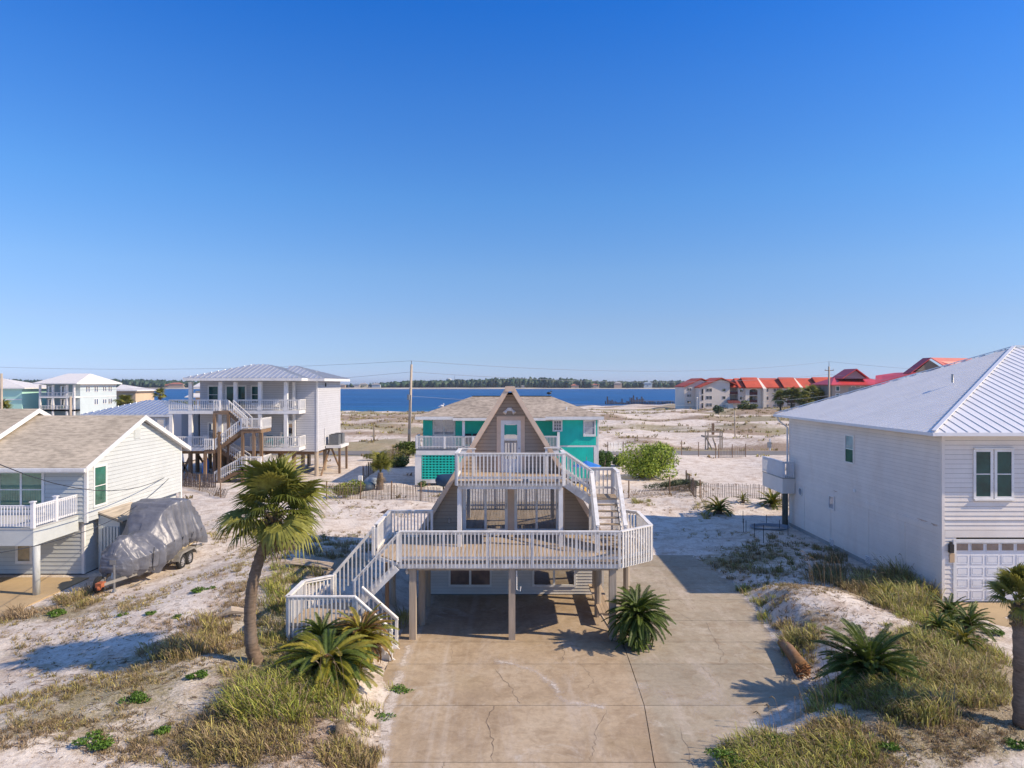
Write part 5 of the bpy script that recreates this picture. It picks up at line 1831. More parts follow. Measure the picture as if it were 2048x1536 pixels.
flight(458, zA, 497, zB, 62.9)
flight(492, zB, 440, zC, 62.0)
flight(440, zC, 494, zD, 62.9)
flight(494, zD, 438, 0.0, 62.0)
for a, b, z in ((492, 531, zB), (492, 531, zD)):
    railing(sh3, (S_(a, 62.5), 61.4, z + 1.02), (S_(b, 62.5), 61.4, z + 1.02), h=1, drop=.98, sp=.17, mat=WHITE, cap=.1, out=(0, -1, 0), pw=.045)
    railing(sh3, (S_(b, 62.5), 61.4, z + 1.02), (S_(b, 62.5), 63.9, z + 1.02), h=1, drop=.98, sp=.17, mat=WHITE, cap=.1, out=(1, 0, 0), pw=.045)
railing(sh3, (S_(419, 62.5), 61.4, zC + 1.02), (S_(438, 62.5), 61.4, zC + 1.02), h=1, drop=.98, sp=.17, mat=WHITE, cap=.1, out=(0, -1, 0), pw=.045)
railing(sh3, (S_(428, 62.5), 62.3, zA + 1.02), (S_(443, 62.5), 62.3, zA + 1.02), h=1, drop=.98, sp=.17, mat=WHITE, cap=.1, out=(0, -1, 0), pw=.045)
for px, y, zt_ in ((420, 61.5, zC - .3), (448, 61.5, zB - .2), (430, 62.4, zA - .3), (494, 61.5, zB - .3), (516, 61.5, zB - .3), (530, 61.6, zB - .3), (512, 63.8, zB - .3), (458, 62.4, zA - .3)):
    MB().box(S_(px, 62.5) - .12, y - .1, -.2, S_(px, 62.5) + .12, y + .12, zt_).build('stair_post', WB, sh3)
# air conditioners on a side platform
MB().box(XR0 + .1, 68.6, 2.45, XR0 + 1.6, 71.9, 2.72).build('service_platform', WHITE, sh3)
for yy in (68.8, 71.7):
    MB().box(XR0 + 1.3, yy - .1, -.1, XR0 + 1.5, yy + .1, 2.44).build('platform_post', PILEB, sh3)
for i, (yy, lb) in enumerate(((69.3, 'grey air conditioning unit, nearer of the two on the stilt house platform'), (70.9, 'grey air conditioning unit, farther of the two on the stilt house platform'))):
    ac = thing('air_conditioner', lb, 'air conditioner', (XR0 + .85, yy, 2.72), 'air conditioners beside the stilt house')
    MB().box(XR0 + .35, yy - .5, 2.74, XR0 + 1.3, yy + .45, 3.75).build('casing', M_('grey_ac_case', (.15, .16, .165), .5, .2, 6, 30), ac)
    MB().tube([(XR0 + .82, yy, 3.752), (XR0 + .82, yy, 3.80)], .4, 14).build('fan_grille', BLACKM, ac)
MB().tube([(XR0 + .12, 68.3, 2.9), (XR0 + .12, 68.3, 4.5)], .05, 6).build('conduit', WHITE, sh3)
adirondack(S_(401), 64.9, FZ1, .2, WHITE, 'white slat chair on the lower balcony of the stilt house, left of the stair', 'white chairs on the stilt house balconies')
adirondack(S_(545), 64.9, FZ2, .3, WHITE, 'white slat chair at the right end of the upper stilt house balcony', 'white chairs on the stilt house balconies')
TEALC = M_('dark_teal_cloth', (.02, .16, .22), .7)
adirondack(S_(530), 65.0, FZ1, .2, TEALC, 'dark teal chair on the lower stilt house balcony, left of the pair', 'dark teal balcony chairs')
adirondack(S_(556), 65.0, FZ1, -.2, TEALC, 'dark teal chair on the lower stilt house balcony, right of the pair', 'dark teal balcony chairs')
kx = S_(411, 63.2)
ky = MB(); ky.tube([(kx - .05, 63.6, .1), (kx - .12, 63.4, .8), (kx, 63.3, 1.6), (kx, 63.4, 2.15)], [.08, .3, .28, .06], 10)
tag(ky.build('kayak', BLUE, smooth=True), 'blue kayak leaning upright under the stilt house', 'kayak')

# ================================================================ low grey house with blue-grey metal roof behind
lb = thing('low_grey_house', 'low grey house with blue-grey seamed metal hip roof left of the stilt house', 'house', (-40, 80, 0))
BY = 76.0
bez = PZ(830, BY)
hip(lb, PX(161, BY), BY, PX(352, BY), BY + 13, bez, PX(290, 81.5), 82.0, PZ(801.5, 82), SEAMB, .55, ap2=(PX(322, 82), 82.0, PZ(801.5, 82)), joined=False, rib=.07)
MB().box(PX(176, BY), BY + .6, 0, PX(352, BY), BY + 12, bez - .1).build('wall', GREYS, lb)
window(lb, (PX(321, BY + .6), BY + .6, PZ(849, BY)), (1, 0, 0), (0, -1, 0), .75, 1.0, rows=2, trim=.2, gm=GLASS)

# ================================================================ white three-storey house far left
wh = thing('balcony_house', 'white three-storey house with blue-grey walls and columned balconies, far left', 'house', (-98, 172, 0))
WY, WD = 165.0, 17.5
PALEB = M_('pale_blue_siding', (.50, .58, .60), .6, .05, .5, 8)
DBLUE = M_('blue_grey_wall', (.20, .30, .36), .6, .05, .5, 8)
wx0, wx1 = PX(78, WY), PX(149, WY)
ez = PZ(769, WY) + .3
fz = [ez - 3.15, ez - 6.3]
WHR = M_('white_roof', (.66, .64, .62), .6, .05, .5, 8)
hip(wh, PX(70, WY), WY - .8, PX(151, WY) + .8, WY + WD + .8, ez, PX(131, 172), 173, PZ(747.5, 173), WHR, 1.2, ap2=(PX(180, 173), 173, PZ(747.5, 173)), joined=True, rib=.02)
MB().box(wx0 + .4, WY + 2.2, -1, wx1 - .02, WY + WD, ez - .2).build('wall', PALEB, wh)
MB().box(wx0 + .35, WY + 2.1, -1, wx1 - 1.5, WY + 2.19, ez - .25).build('porch_wall', DBLUE, wh)
for z in fz + [fz[1] - .0]:
    MB().box(wx0, WY, z - .35, wx1, WY + 2.19, z).build('balcony_slab', WHITE, wh)
for px in (79, 105, 133, 147):
    for z in fz:
        MB().box(PX(px, WY) - .2, WY + .03, z, PX(px, WY) + .2, WY + .4, z + 2.75).build('porch_column', WHITE, wh)
    MB().box(PX(px, WY) - .2, WY + .03, -1, PX(px, WY) + .2, WY + .4, fz[1] - .36).build('porch_column', WHITE, wh)
for z in fz:
    railing(wh, (wx0, WY + .05, z + 1), (wx1, WY + .05, z + 1), h=1, drop=.95, sp=.35, mat=WHITE, cap=.12, out=(0, -1, 0), posts=True, post_sp=4, joined=True)
    for px in (101, 126):
        window(wh, (PX(px, WY + 2.1), WY + 2.1, z + 1.3), (1, 0, 0), (0, -1, 0), 1.0, 2.2, rows=1, trim=.15, gm=GLASS)
    for k, yy in enumerate((170.2, 173.6, 177.2, 179.6)):
        if k == 0 and z == fz[1]: continue
        for d in (-.45, .45):
            window(wh, (wx1 - .02, yy + d, z + 1.7), (0, 1, 0), (1, 0, 0), .5, 1.3 if k != 2 else 1.0, rows=1, trim=.1, gm=GLASS)
for z in (fz[0] - .15,):
    MB().box(wx1 - .01, WY + 2.2, z - .1, wx1 + .06, WY + WD, z + .1).build('belt_trim', WHITE, wh)
MB().box(wx1 - .01, WY + 2.2, ez - .6, wx1 + .06, WY + WD, ez - .21).build('frieze', WHITE, wh)
adirondack(PX(116, WY), WY + 1, fz[1], .1, CURT, 'teal chair on the lower balcony of the far white house', None)
# beige house behind it
bh = thing('beige_house', 'pale peach house behind the far white house with white hip roof', 'house', (-112, 200, 0))
BGE = M_('pale_peach_stucco', (.62, .47, .32), .7, .06, .3, 6)
e_ = PZ(781, 196)
hip(bh, PX(225, 196), 196, PX(274, 196), 208, e_, PX(243, 201), 201, PZ(769, 201), WHR, 1.2, joined=True, rib=.02)
MB().box(PX(228, 196), 196.8, -1, PX(268, 196), 207, e_ - .1).build('wall', BGE, bh)
# mint house far left
mh = thing('far_mint_house', 'bright mint house with white roof at the far left edge', 'house', (-120, 175, 0))
FM = M_('bright_mint_siding', (.42, .70, .60), .6, .05, .5, 8)
e_ = PZ(776, 165)
hip(mh, PX(-70, 165), 165, PX(49, 165), 178, e_, PX(-28, 169), 169, PZ(757, 169), WHR, 1.2, ap2=(PX(4, 169), 169, PZ(757, 169)), joined=True, rib=.02)
MB().box(PX(-60, 165), 165.5, -1, PX(41, 165), 177, e_ - .1).build('wall', FM, mh)
MB().box(PX(-60, 165), 165.45, PZ(800, 165), PX(41, 165), 165.49, PZ(798, 165)).build('belt_trim', WHITE, mh)
sd_ = thing('far_pale_building', 'pale cream building with open porch between the mint and white far houses', 'house', (PX(62, 190), 190, 0))
MB().box(PX(36, 190), 190, -1, PX(58, 190), 198, PZ(793, 190)).box(PX(36, 190), 189, PZ(793, 190), PX(66, 190), 199, PZ(790.5, 190)).build('wall', BGE, sd_)
MB().box(PX(52, 188), 187, PZ(815, 188), PX(76, 188), 189, PZ(806, 188)).build('porch', WHITE, sd_)
for px in (54, 62, 70):
    MB().box(PX(px, 188) - .2, 187, -1, PX(px, 188) + .2, 187.4, PZ(815, 188)).build('porch_column', WHITE, sd_)
MB().box(PX(50, 188), 187.6, PZ(819, 188), PX(60, 188), 188.4, PZ(808, 188)).build('stair_block', WHITE, sd_)
wr = thing('small_white_house', 'small white-roofed house glimpsed behind the stilt house balcony', 'house', (PX(392, 150), 150, 0))
MB().box(PX(391, 150), 150, 0, PX(420, 150), 160, PZ(782, 150)).build('wall', BGE, wr)
MB().slab([(PX(385, 150), 149.5, PZ(776, 150)), (PX(425, 150), 149.5, PZ(776, 150)), (PX(425, 154), 155, PZ(762, 155)), (PX(404, 154), 155, PZ(762, 155))], (0, 0, .2)).build('roof', WHR, wr)
MB().slab([(PX(380, 150), 147.5, PZ(795, 150)), (PX(425, 150), 147.5, PZ(795, 150)), (PX(425, 150), 150.5, PZ(786, 150)), (PX(390, 150), 150.5, PZ(786, 150))], (0, 0, .2)).build('lower_roof', WHR, wr)

# ================================================================ red-roofed condominium, far right
cd = thing('condominium', 'long three-storey cream condominium with orange-red tiled roofs, far right', 'apartment block', (70, 250, 0))
CY = 243.0
CRM = M_('cream_stucco', (.80, .71, .60), .8, .08, .15, 3)
REDT = M_('orange_red_roof_tile', (.56, .085, .038), .7, .2, .3, 6)
DRED = M_('dark_brown_red', (.13, .03, .025), .6, .15, 1, 5)
REDM = M_('crimson_metal_roof', (.60, .06, .055), .45, .12, .3, 4)
zx = lambda x: PX(1360 + x / 5.12, CY)
zz_ = lambda y: PZ(700 + y / 5.12, CY)
GB = -1.2


def cwin(x, y, w, h, Y, parent=cd, gm=None):
    u = F / Y
    window(parent, (PX(1360 + x / 5.12, CY) , Y, zz_(y)), (1, 0, 0), (0, -1, 0), w / 5.12 * CY / F * .9, h / 5.12 * CY / F * .9, cols=2, rows=1, trim=.06, fm=WHITE, gm=gm or GLASS)


# gable wings
for i, (x0, x1, xa, ye, ya, Y) in enumerate(((88, 300, 265, 380, 298, CY + 6), (200, 595, 422, 385, 293, CY))):
    xr = x1
    ze = zz_(ye)
    if i == 0:
        poly = [(zx(88), GB), (zx(240), GB), (zx(240), zz_(318)), (zx(255), zz_(303)), (zx(88), ze)]
        poly = [(zx(88), GB), (zx(300), GB), (zx(300), zz_(320)), (zx(265), zz_(302)), (zx(88), ze)]
    else:
        poly = [(zx(238), GB), (zx(510), GB), (zx(590), GB), (zx(590), zz_(378)), (zx(560), zz_(358)), (zx(422), zz_(300)), (zx(238), zz_(382))]
        poly = [(zx(200), GB), (zx(510), GB), (zx(510), zz_(335)), (zx(422), zz_(300)), (zx(200), zz_(385))]
    m = MB(); m.slab([(p[0], Y, p[1]) for p in poly], (0, 14, 0)); m.build('wing_wall', CRM, cd)
    ze2 = zz_(ye)
    if i == 0:
        MB().slab([(zx(80), Y - .8, zz_(382)), (zx(265), Y - .8, zz_(296)), (zx(265), Y + 14, zz_(296)), (zx(80), Y + 14, zz_(382))], (0, 0, .35)).build('roof', REDT, cd)
        MB().slab([(zx(265), Y - .8, zz_(296)), (zx(350), Y - .8, zz_(330)), (zx(350), Y + 14, zz_(330)), (zx(265), Y + 14, zz_(296))], (0, 0, .35)).build('roof', REDT, cd)
    else:
        MB().slab([(zx(192), Y - .8, zz_(388)), (zx(422), Y - .8, zz_(292)), (zx(422), Y + 14, zz_(292)), (zx(192), Y + 14, zz_(388))], (0, 0, .35)).build('roof', REDT, cd)
        MB().slab([(zx(422), Y - .8, zz_(292)), (zx(572), Y - .8, zz_(356)), (zx(600), Y + 14, zz_(356)), (zx(440), Y + 14, zz_(292))], (0, 0, .35)).build('roof', REDT, cd)
for y in (405, 470, 538): cwin(140, y, 50, 28, CY + 6)
for y in (410, 487, 563):
    cwin(297, y, 66, 36, CY); cwin(450, y, 34, 30, CY)
for y in (425, 490, 570):
    MB().box(zx(222), CY - .12, zz_(y + 25), zx(238), CY - .01, zz_(y - 25)).build('dark_slot', DARK, cd)
# linking block with brown balconies
MB().box(zx(511), CY + 3.5, GB, zx(600), CY + 14, zz_(370)).build('link_wall', CRM, cd)
MB().slab([(zx(520), CY + .5, zz_(385)), (zx(610), CY + .5, zz_(385)), (zx(625), CY + 7, zz_(305)), (zx(490), CY + 7, zz_(305))], (0, 0, .3)).build('roof', REDT, cd)
for y in (440, 520):
    MB().box(zx(508), CY + .6, zz_(y + 14), zx(592), CY + .8, zz_(y - 14)).build('balcony_rail', DRED, cd)
    MB().box(zx(508), CY + .85, zz_(y + 20), zx(592), CY + 3.4, zz_(y + 15)).build('balcony_slab', CRM, cd)
MB().box(zx(460), CY - 4, GB, zx(505), CY - .02, zz_(540)).build('entry_porch', PALEB, cd)
MB().box(zx(505), CY - 3.6, GB, zx(588), CY - .02, zz_(548)).build('entry_wall', CRM, cd)
MB().slab([(zx(452), CY - 4.4, zz_(543)), (zx(592), CY - 4.4, zz_(548)), (zx(592), CY - .02, zz_(515)), (zx(480), CY - .02, zz_(515))], (0, 0, .2)).build('entry_roof', DRED, cd)
# main run
bays = [(597, 655, 298, 0), (655, 820, 290, 1), (835, 1042, 297, 0), (1042, 1200, 289, 1), (1212, 1394, 297, 0), (1394, 1640, 287, 1)]
for (x0, x1, yr, arch) in bays:
    Yf = CY - (1.6 if arch else 0)
    D = CY + 12
    if not arch:
        MB().box(zx(x0), Yf, GB, zx(x1), D, zz_(388)).build('wall', CRM, cd)
    else:
        cx, hw_ = (x0 + x1) / 2, 42
        if x0 == 655: cx = 737
        if x0 == 1394: cx = 1475
        a, b = cx - hw_, cx + hw_
        m = MB()
        m.box(zx(x0), Yf, GB, zx(a), D, zz_(388)); m.box(zx(b), Yf, GB, zx(x1), D, zz_(388))
        m.box(zx(a), Yf, zz_(399), zx(b), D, zz_(388))
        m.box(zx(a), Yf + 2.5, GB, zx(b), D, zz_(399))
        for y in (463, 545):
            m.box(zx(a), Yf + .3, zz_(y + 5), zx(b), Yf + 2.49, zz_(y - 3))
        m.build('arched_wall', CRM, cd)
        # arch spandrels
        ac = MB()
        for s in (-1, 1):
            pts = []
            for k in range(7):
                th_ = math.pi / 2 * k / 6
                pts.append((cx + s * hw_ * math.sin(th_), 399 + 24 * (1 - math.cos(th_))))
            pts.append((cx + s * hw_, 399))
            for k in range(6):
                tri_ = [pts[k], pts[k + 1], (cx + s * hw_, 399)]
                ac.slab([(zx(p[0]), Yf + .02, zz_(p[1])) for p in tri_], (0, .3, 0))
        ac.build('arch', CRM, cd)
        for y in (445, 525):
            MB().box(zx(a), Yf + .4, zz_(y + 14), zx(b), Yf + .5, zz_(y - 14)).build('balcony_rail', DRED, cd)
        for y in (430, 505, 585):
            MB().box(zx(a + 4), Yf + 2.42, zz_(y + 28), zx(b - 4), Yf + 2.48, zz_(y - 26)).build('balcony_door', GLASS, cd)
    zr = zz_(yr)
    MB().slab([(zx(x0), Yf - .7, zz_(391)), (zx(x1), Yf - .7, zz_(391)), (zx(x1), Yf + 5, zr), (zx(x0), Yf + 5, zr)], (0, 0, .35)).build('roof', REDT, cd)
    MB().slab([(zx(x0), D + .7, zz_(391)), (zx(x1), D + .7, zz_(391)), (zx(x1), Yf + 5, zr), (zx(x0), Yf + 5, zr)], (0, 0, .35)).build('rear_roof', REDT, cd)
    if arch:
        MB().slab([(zx(x0), Yf - .6, zz_(392)), (zx(x0), Yf + 5, zz_(yr)), (zx(x0), D, zz_(392))], (.25, 0, 0)).build('roof_cheek', DRED, cd)  # dark tone stands in for the shaded side of each raised roof
for x in (822, 1202):
    MB().slab([(zx(x), CY - 3.0, GB), (zx(x), CY + 4.8, GB), (zx(x), CY + 4.8, zz_(288)), (zx(x), CY - 3.0, zz_(395))], (1.1, 0, 0)).build('fin_wall', CRM, cd)
for x in (632, 875, 987, 1245):
    for y in (412, 493):
        cwin(x, y, 66 if x > 640 else 36, 34, CY)
for x in (875, 987, 1262):
    cwin(x, 578, 74, 40, CY, gm=GLASSL)
# second red-roofed building
c2 = thing('red_roof_inn', 'beige building with crimson metal roof and gabled cupola, right of the condominium', 'apartment block', (100, 212, 0))
Y2 = 205.0
z2x = lambda x: PX(1360 + x / 5.12, Y2)
z2z = lambda y, Y=Y2: PZ(700 + y / 5.12, Y)
BGW = M_('greige_wall', (.34, .29, .235), .7, .06, .3, 5)
MB().box(z2x(1560), Y2, GB, z2x(2300), Y2 + 14, z2z(362)).build('wall', BGW, c2)
MB().slab([(z2x(1530), Y2 - 1.2, z2z(362)), (z2x(2330), Y2 - 1.2, z2z(362)), (z2x(1990), Y2 + 7, z2z(290, Y2 + 7)), (z2x(1690), Y2 + 7, z2z(290, Y2 + 7))], (0, 0, .25)).build('roof', REDM, c2)
MB().slab([(z2x(1530), Y2 - 1.2, z2z(362)), (z2x(1690), Y2 + 7, z2z(290, Y2 + 7)), (z2x(1530), Y2 + 14, z2z(362))], (0, 0, .25)).build('roof', REDM, c2)
MB().slab([(z2x(1700), Y2 + 2, z2z(293)), (z2x(1945), Y2 + 2, z2z(293)), (z2x(1832), Y2 + 2, z2z(212))], (0, 6, 0)).build('cupola_wall', M_('mauve_grey_wall', (.30, .22, .23), .7, .05, .3, 5), c2)
for a, b in (((1685, 297), (1832, 200)), ((1832, 200), (1962, 297))):
    MB().slab([(z2x(a[0]), Y2 + 1.2, z2z(a[1])), (z2x(b[0]), Y2 + 1.2, z2z(b[1])), (z2x(b[0]), Y2 + 9, z2z(b[1])), (z2x(a[0]), Y2 + 9, z2z(a[1]))], (0, 0, .3)).build('cupola_roof', REDM, c2)
for x in (1615, 1775, 1865, 1960, 2050):
    window(c2, (z2x(x), Y2, z2z(395)), (1, 0, 0), (0, -1, 0), .95, 1.25, rows=1, trim=.14, gm=GLASST)
    window(c2, (z2x(x), Y2, z2z(470)), (1, 0, 0), (0, -1, 0), .95, 1.25, rows=1, trim=.14, gm=GLASST)
# third, behind the cream house roof
c3 = thing('red_gable_building', 'large building with red roof and grey gable rising behind the cream house', 'apartment block', (100, 150, 0))
Y3 = 150.0
w3x = lambda px: PX(px, Y3)
w3z = lambda py, Y=Y3: PZ(py, Y)
MB().box(w3x(1760), Y3 + 1, GB, w3x(2000), Y3 + 14, w3z(775)).build('wall', BGW, c3)
MB().slab([(w3x(1750), Y3, w3z(769)), (w3x(1832), Y3, w3z(746)), (w3x(1832), Y3 + 8, w3z(746)), (w3x(1790), Y3 + 8, w3z(752))], (0, 0, .2)).build('low_roof', REDM, c3)
MB().slab([(w3x(1832), Y3 + .3, w3z(745)), (w3x(1900), Y3 + .3, w3z(745)), (w3x(1861), Y3 + .3, w3z(720))], (0, 2, 0)).build('gable_wall', M_('brown_grey_gable', (.22, .17, .13), .8), c3)
MB().slab([(w3x(1822), Y3, w3z(747)), (w3x(1862), Y3, w3z(717)), (w3x(1862), Y3 + 3, w3z(717)), (w3x(1822), Y3 + 3, w3z(747))], (0, 0, .2)).build('roof', REDM, c3)
MB().slab([(w3x(1862), Y3, w3z(717)), (w3x(1950), Y3 + 1, w3z(718)), (w3x(1950), Y3 - .5, w3z(745)), (w3x(1893), Y3 - .5, w3z(738))], (0, 0, .2)).build('roof', REDM, c3)

# ================================================================ far shore details
wt = thing('water_tower', 'tiny pale water tower above the far treeline', 'water tower', (PX(898, 1600), 1600, 0))
tx0 = PX(898, 1600)
MB().ball((tx0, 1600, PZ(760, 1600)), 7, 7, 4.5, 12, 8).build('tank', M_('pale_tank_paint', (.45, .48, .50), .6), wt, smooth=True)
MB().tube([(tx0, 1600, -1), (tx0, 1600, PZ(763, 1600))], 1.6, 8).build('tower_stem', METALG, wt)
am = MB(); am.tube([(PX(909, 1600), 1600, -1), (PX(909, 1600), 1600, PZ(751, 1600))], .45, 5)
tag(am.build('radio_mast', METALG), 'thin radio mast beside the far water tower', 'mast')
r5 = random.Random(9)
cols_ = [M_('far_wall_a', (.55, .50, .44), .8), M_('far_wall_b', (.50, .36, .26), .8), M_('far_wall_c', (.40, .46, .50), .8), M_('far_wall_d', (.56, .50, .34), .8)]
rfs = [M_('far_roof_a', (.35, .33, .32), .8), M_('far_roof_b', (.45, .16, .10), .8), M_('far_roof_c', (.26, .34, .42), .8)]
FH = [(335, 'peach', 12, 3, 1, 1), (352, 'peach', 16, 5, 1, 1), (684, 'cream', 7, 3.4, 1, 0), (702, 'blue', 6, 4, 2, 2), (714, 'white', 6, 4.4, 0, 2), (727, 'yellow', 8, 4.6, 3, 0), (741, 'grey', 7, 4.2, 0, 2), (752, 'pale', 9, 4.2, 2, 0),
      (1037, 'low pale', 15, 2.2, 0, 0), (1190, 'brown', 9, 4, 1, 1), (1236, 'grey brick', 8, 6, 1, 0), (1296, 'pale blue', 9, 6, 2, 2), (1380, 'small grey', 10, 3.2, 0, 2), (62, 'tan', 10, 3.2, 3, 0), (1150, 'low red', 8, 3, 1, 1), (640, 'small cream', 9, 3, 0, 0)]
for px, nm, w, hh_, wi, ri in FH:
    Yh = 1468 + r5.uniform(-4, 4)
    x = PX(px, Yh)
    side = {335: 'left of the far peach pair', 352: 'right of the far peach pair'}.get(px, 'at the water on the far shore')
    t = thing('far_house', 'tiny %s house %s' % (nm, side), 'house', (x, Yh, 0), 'houses along the far shore')
    z0 = 1.0
    MB().box(x - w, Yh, z0 - 1.5, x + w, Yh + 8, z0 + hh_ * 1.5).build('wall', cols_[wi], t)
    MB().slab([(x - w - 1, Yh - 1, z0 + hh_ * 1.5), (x + w + 1, Yh - 1, z0 + hh_ * 1.5), (x + w * .4, Yh + 4, z0 + hh_ * 1.5 + 3), (x - w * .4, Yh + 4, z0 + hh_ * 1.5 + 3)], (0, 0, .4)).build('roof', rfs[ri], t)

# ================================================================ pier
pr = thing('pier', 'old timber pier with bare pilings standing in the bay at right of centre', 'pier', (60, 370, -1.5))
PYY = 352.0
for k in range(52):
    px = 1212 + k * 3.3
    x = PX(px, PYY)
    hgt_ = r5.uniform(1.0, 1.7) if k > 12 else r5.uniform(.8, 4.2)
    if 14 < k < 24: hgt_ = r5.uniform(1.5, 4.5)
    for yy in (PYY, PYY + 2.5):
        MB().tube([(x, yy, -3), (x + r5.uniform(-.1, .1), yy, -1.5 + hgt_)], .16, 6).build('piling', M_('dark_piling', (.09, .07, .06), .9), pr)
MB().box(PX(1262, PYY), PYY - .2, -.1, PX(1385, PYY), PYY + 2.7, .15).build('pier_deck', M_('pier_deck_wood', (.22, .19, .17), .9), pr)

# ================================================================ poles and lines
def pole(px, py_top, Y, r, label, arms=(), zb=-.3, lean=0.0):
    x = PX(px, Y); zt = PZ(py_top, Y)
    t = thing('utility_pole', label, 'utility pole', (x, Y, 0), 'utility poles')
    MB().tube([(x - lean, Y, zb), (x, Y, zt)], [r, r * .7], 10).build('shaft', PILE, t, smooth=True)
    for dz, w in arms:
        MB().box(x - w, Y - .15, zt - dz - .06, x + w, Y - .03, zt - dz + .06).build('crossarm', PILEB, t)
        for s in (-1, 1):
            MB().tube([(x + s * w * .9, Y - .09, zt - dz + .06), (x + s * w * .9, Y - .09, zt - dz + .3)], .06, 6).build('insulator', METALG, t)
    return x, zt


pY = 84.0
x1, zt1 = pole(823, 729, pY, .2, 'tall weathered utility pole left of the teal house', lean=.35)
t = bpy.data.objects['utility_pole']
MB().tube([(x1 - .3, pY - .2, PZ(800, pY)), (x1 - .3, pY - .2, PZ(789, pY))], .2, 8).build('transformer', METALG, t)
MB().tube([(x1 - .12, pY - .25, .4), (x1 - .05, pY - .25, PZ(790, pY))], .05, 6).build('conduit', METALG, t)
MB().tube([(x1, pY, zt1), (x1, pY, zt1 + .45)], .05, 6).build('insulator', METALG, t)
MB().box(x1 - .35, pY - .35, PZ(868, pY), x1 - .1, pY - .1, PZ(858, pY)).build('meter_box', METALG, t)
p2Y = 140.0
x2, zt2 = pole(1658, 733, p2Y, .24, 'weathered utility pole in front of the red-roofed buildings', arms=((.8, .9),))
MB().tube([(x2, p2Y, zt2), (x2, p2Y, zt2 + 1.0)], .06, 6).build('insulator', METALG, bpy.data.objects['utility_pole.001'])
for px, Y_, zt_, lab in ((1652, 140, 790, 'white post box'), ):
    pass
pole(3, 747, 100, .2, 'utility pole at the very left edge of the photo')
pole(141, 793, 110, .24, 'short brown utility pole in front of the far white house', )
x5, zt5 = pole(1470, 821, 112, .12, 'thin bare grey pole standing alone on the sand', zb=-.2)
GW = M_('grey_wire', (.22, .24, .28), .5)
wire('power_line', (x1, pY, zt1 + .45), (PX(-500, 90), 90, 13), 1.6, .016, 'top power line running left from the tall pole', mat=GW, cat='power line', group='power lines')
wire('power_line', (x1, pY, zt1 - .9), (PX(-500, 90), 90, 9.6), 1.9, .016, 'second power line running left from the tall pole', mat=GW, cat='power line', group='power lines')
wire('power_line', (x1, pY, zt1 + .45), (x2, p2Y, zt2 + 1.0), 1.6, .022, 'top power line running right between the two tall poles', mat=GW, cat='power line', group='power lines')
wire('power_line', (x1, pY, zt1 - .9), (x2, p2Y, zt2 - 1.6), 1.4, .022, 'second power line running right between the two tall poles', mat=GW, cat='power line', group='power lines')
wire('power_line', (x2, p2Y, zt2 + 1.0), (PX(2500, 150), 150, 12), 2.0, .022, 'top power line running right over the cream house', mat=GW, cat='power line', group='power lines')
wire('power_line', (x2, p2Y, zt2 - 1.6), (PX(2500, 150), 150, 9), 2.0, .022, 'second power line running right over the cream house', mat=GW, cat='power line', group='power lines')
wire('power_line', (x1 - .2, pY, PZ(792, pY)), (x2, p2Y, PZ(791, p2Y)), 1.6, .02, 'lowest service cable running right from the tall pole', mat=GW, cat='power line', group='power lines')

# lamp post by the condo
lpm = MB(); lx9 = PX(1394, 236); lpm.tube([(lx9, 236, -1.5), (lx9, 236, PZ(798, 236))], .1, 6); lpm.ball((lx9, 236, PZ(796, 236)), .3, .3, .3, 8, 6)
tag(lpm.build('street_lamp', WHITE), 'white globe street lamp in front of the condominium wings', 'street lamp')

# ================================================================ sand fences
def sand_fence(pts, label, h=1.15, sp=.115, name='sand_fence', posts=2.4, lean=0.0, gap=0.0, sw=.038, mat=None, post_h=1.35, slat=True, squash=None):
    """vertical slats wired together, posts every few metres; follows the sand"""
    x0, y0 = pts[0]
    t = thing(name, label, 'fence', (x0, y0, 0), 'slatted sand fences')
    mat = mat or FENCEW
    me_ = unit_box('slat', mat)
    dist = 0
    acc = 0
    pa = posts
    wires = [[], []]
    for (a, b) in zip(pts[:-1], pts[1:]):
        L = math.hypot(b[0] - a[0], b[1] - a[1])
        n = int(L / sp)
        an = math.atan2(b[1] - a[1], b[0] - a[0])
        for i in range(n):
            s = (i + .5) / n
            x, y = a[0] + (b[0] - a[0]) * s, a[1] + (b[1] - a[1]) * s
            z = h1(x, y)
            hh = h * r5.uniform(.93, 1.04)
            if slat and r5.random() > gap:
                Mx = Matrix.Translation((x, y, z)) @ Matrix.Rotation(an, 4, 'Z') @ Matrix.Rotation(lean + r5.uniform(-.04, .04), 4, 'Y') @ Matrix.Rotation((squash or 0) + r5.uniform(-.05, .05), 4, 'X') @ Matrix.Translation((0, 0, hh / 2 - .05)) @ Matrix.Diagonal((sw, .012, hh, 1))
                inst('slat', me_, t, Mx)
            acc += L / n
            if acc >= pa or (i == 0 and dist == 0):
                acc = 0; dist = 1
                MB().tube([(x, y - .05, z - .2), (x, y - .05, z + post_h)], .05, 6).build('post', PILEB, t)
            if i % 6 == 0 or i == n - 1:
                wires[0].append((x, y - .02, z + h * .25)); wires[1].append((x, y - .02, z + h * .75))
    m = MB()
    for w_ in wires:
        if len(w_) > 1: m.tube(w_, .006, 4)
    m.build('fence_wire', METALG, t)
    return t


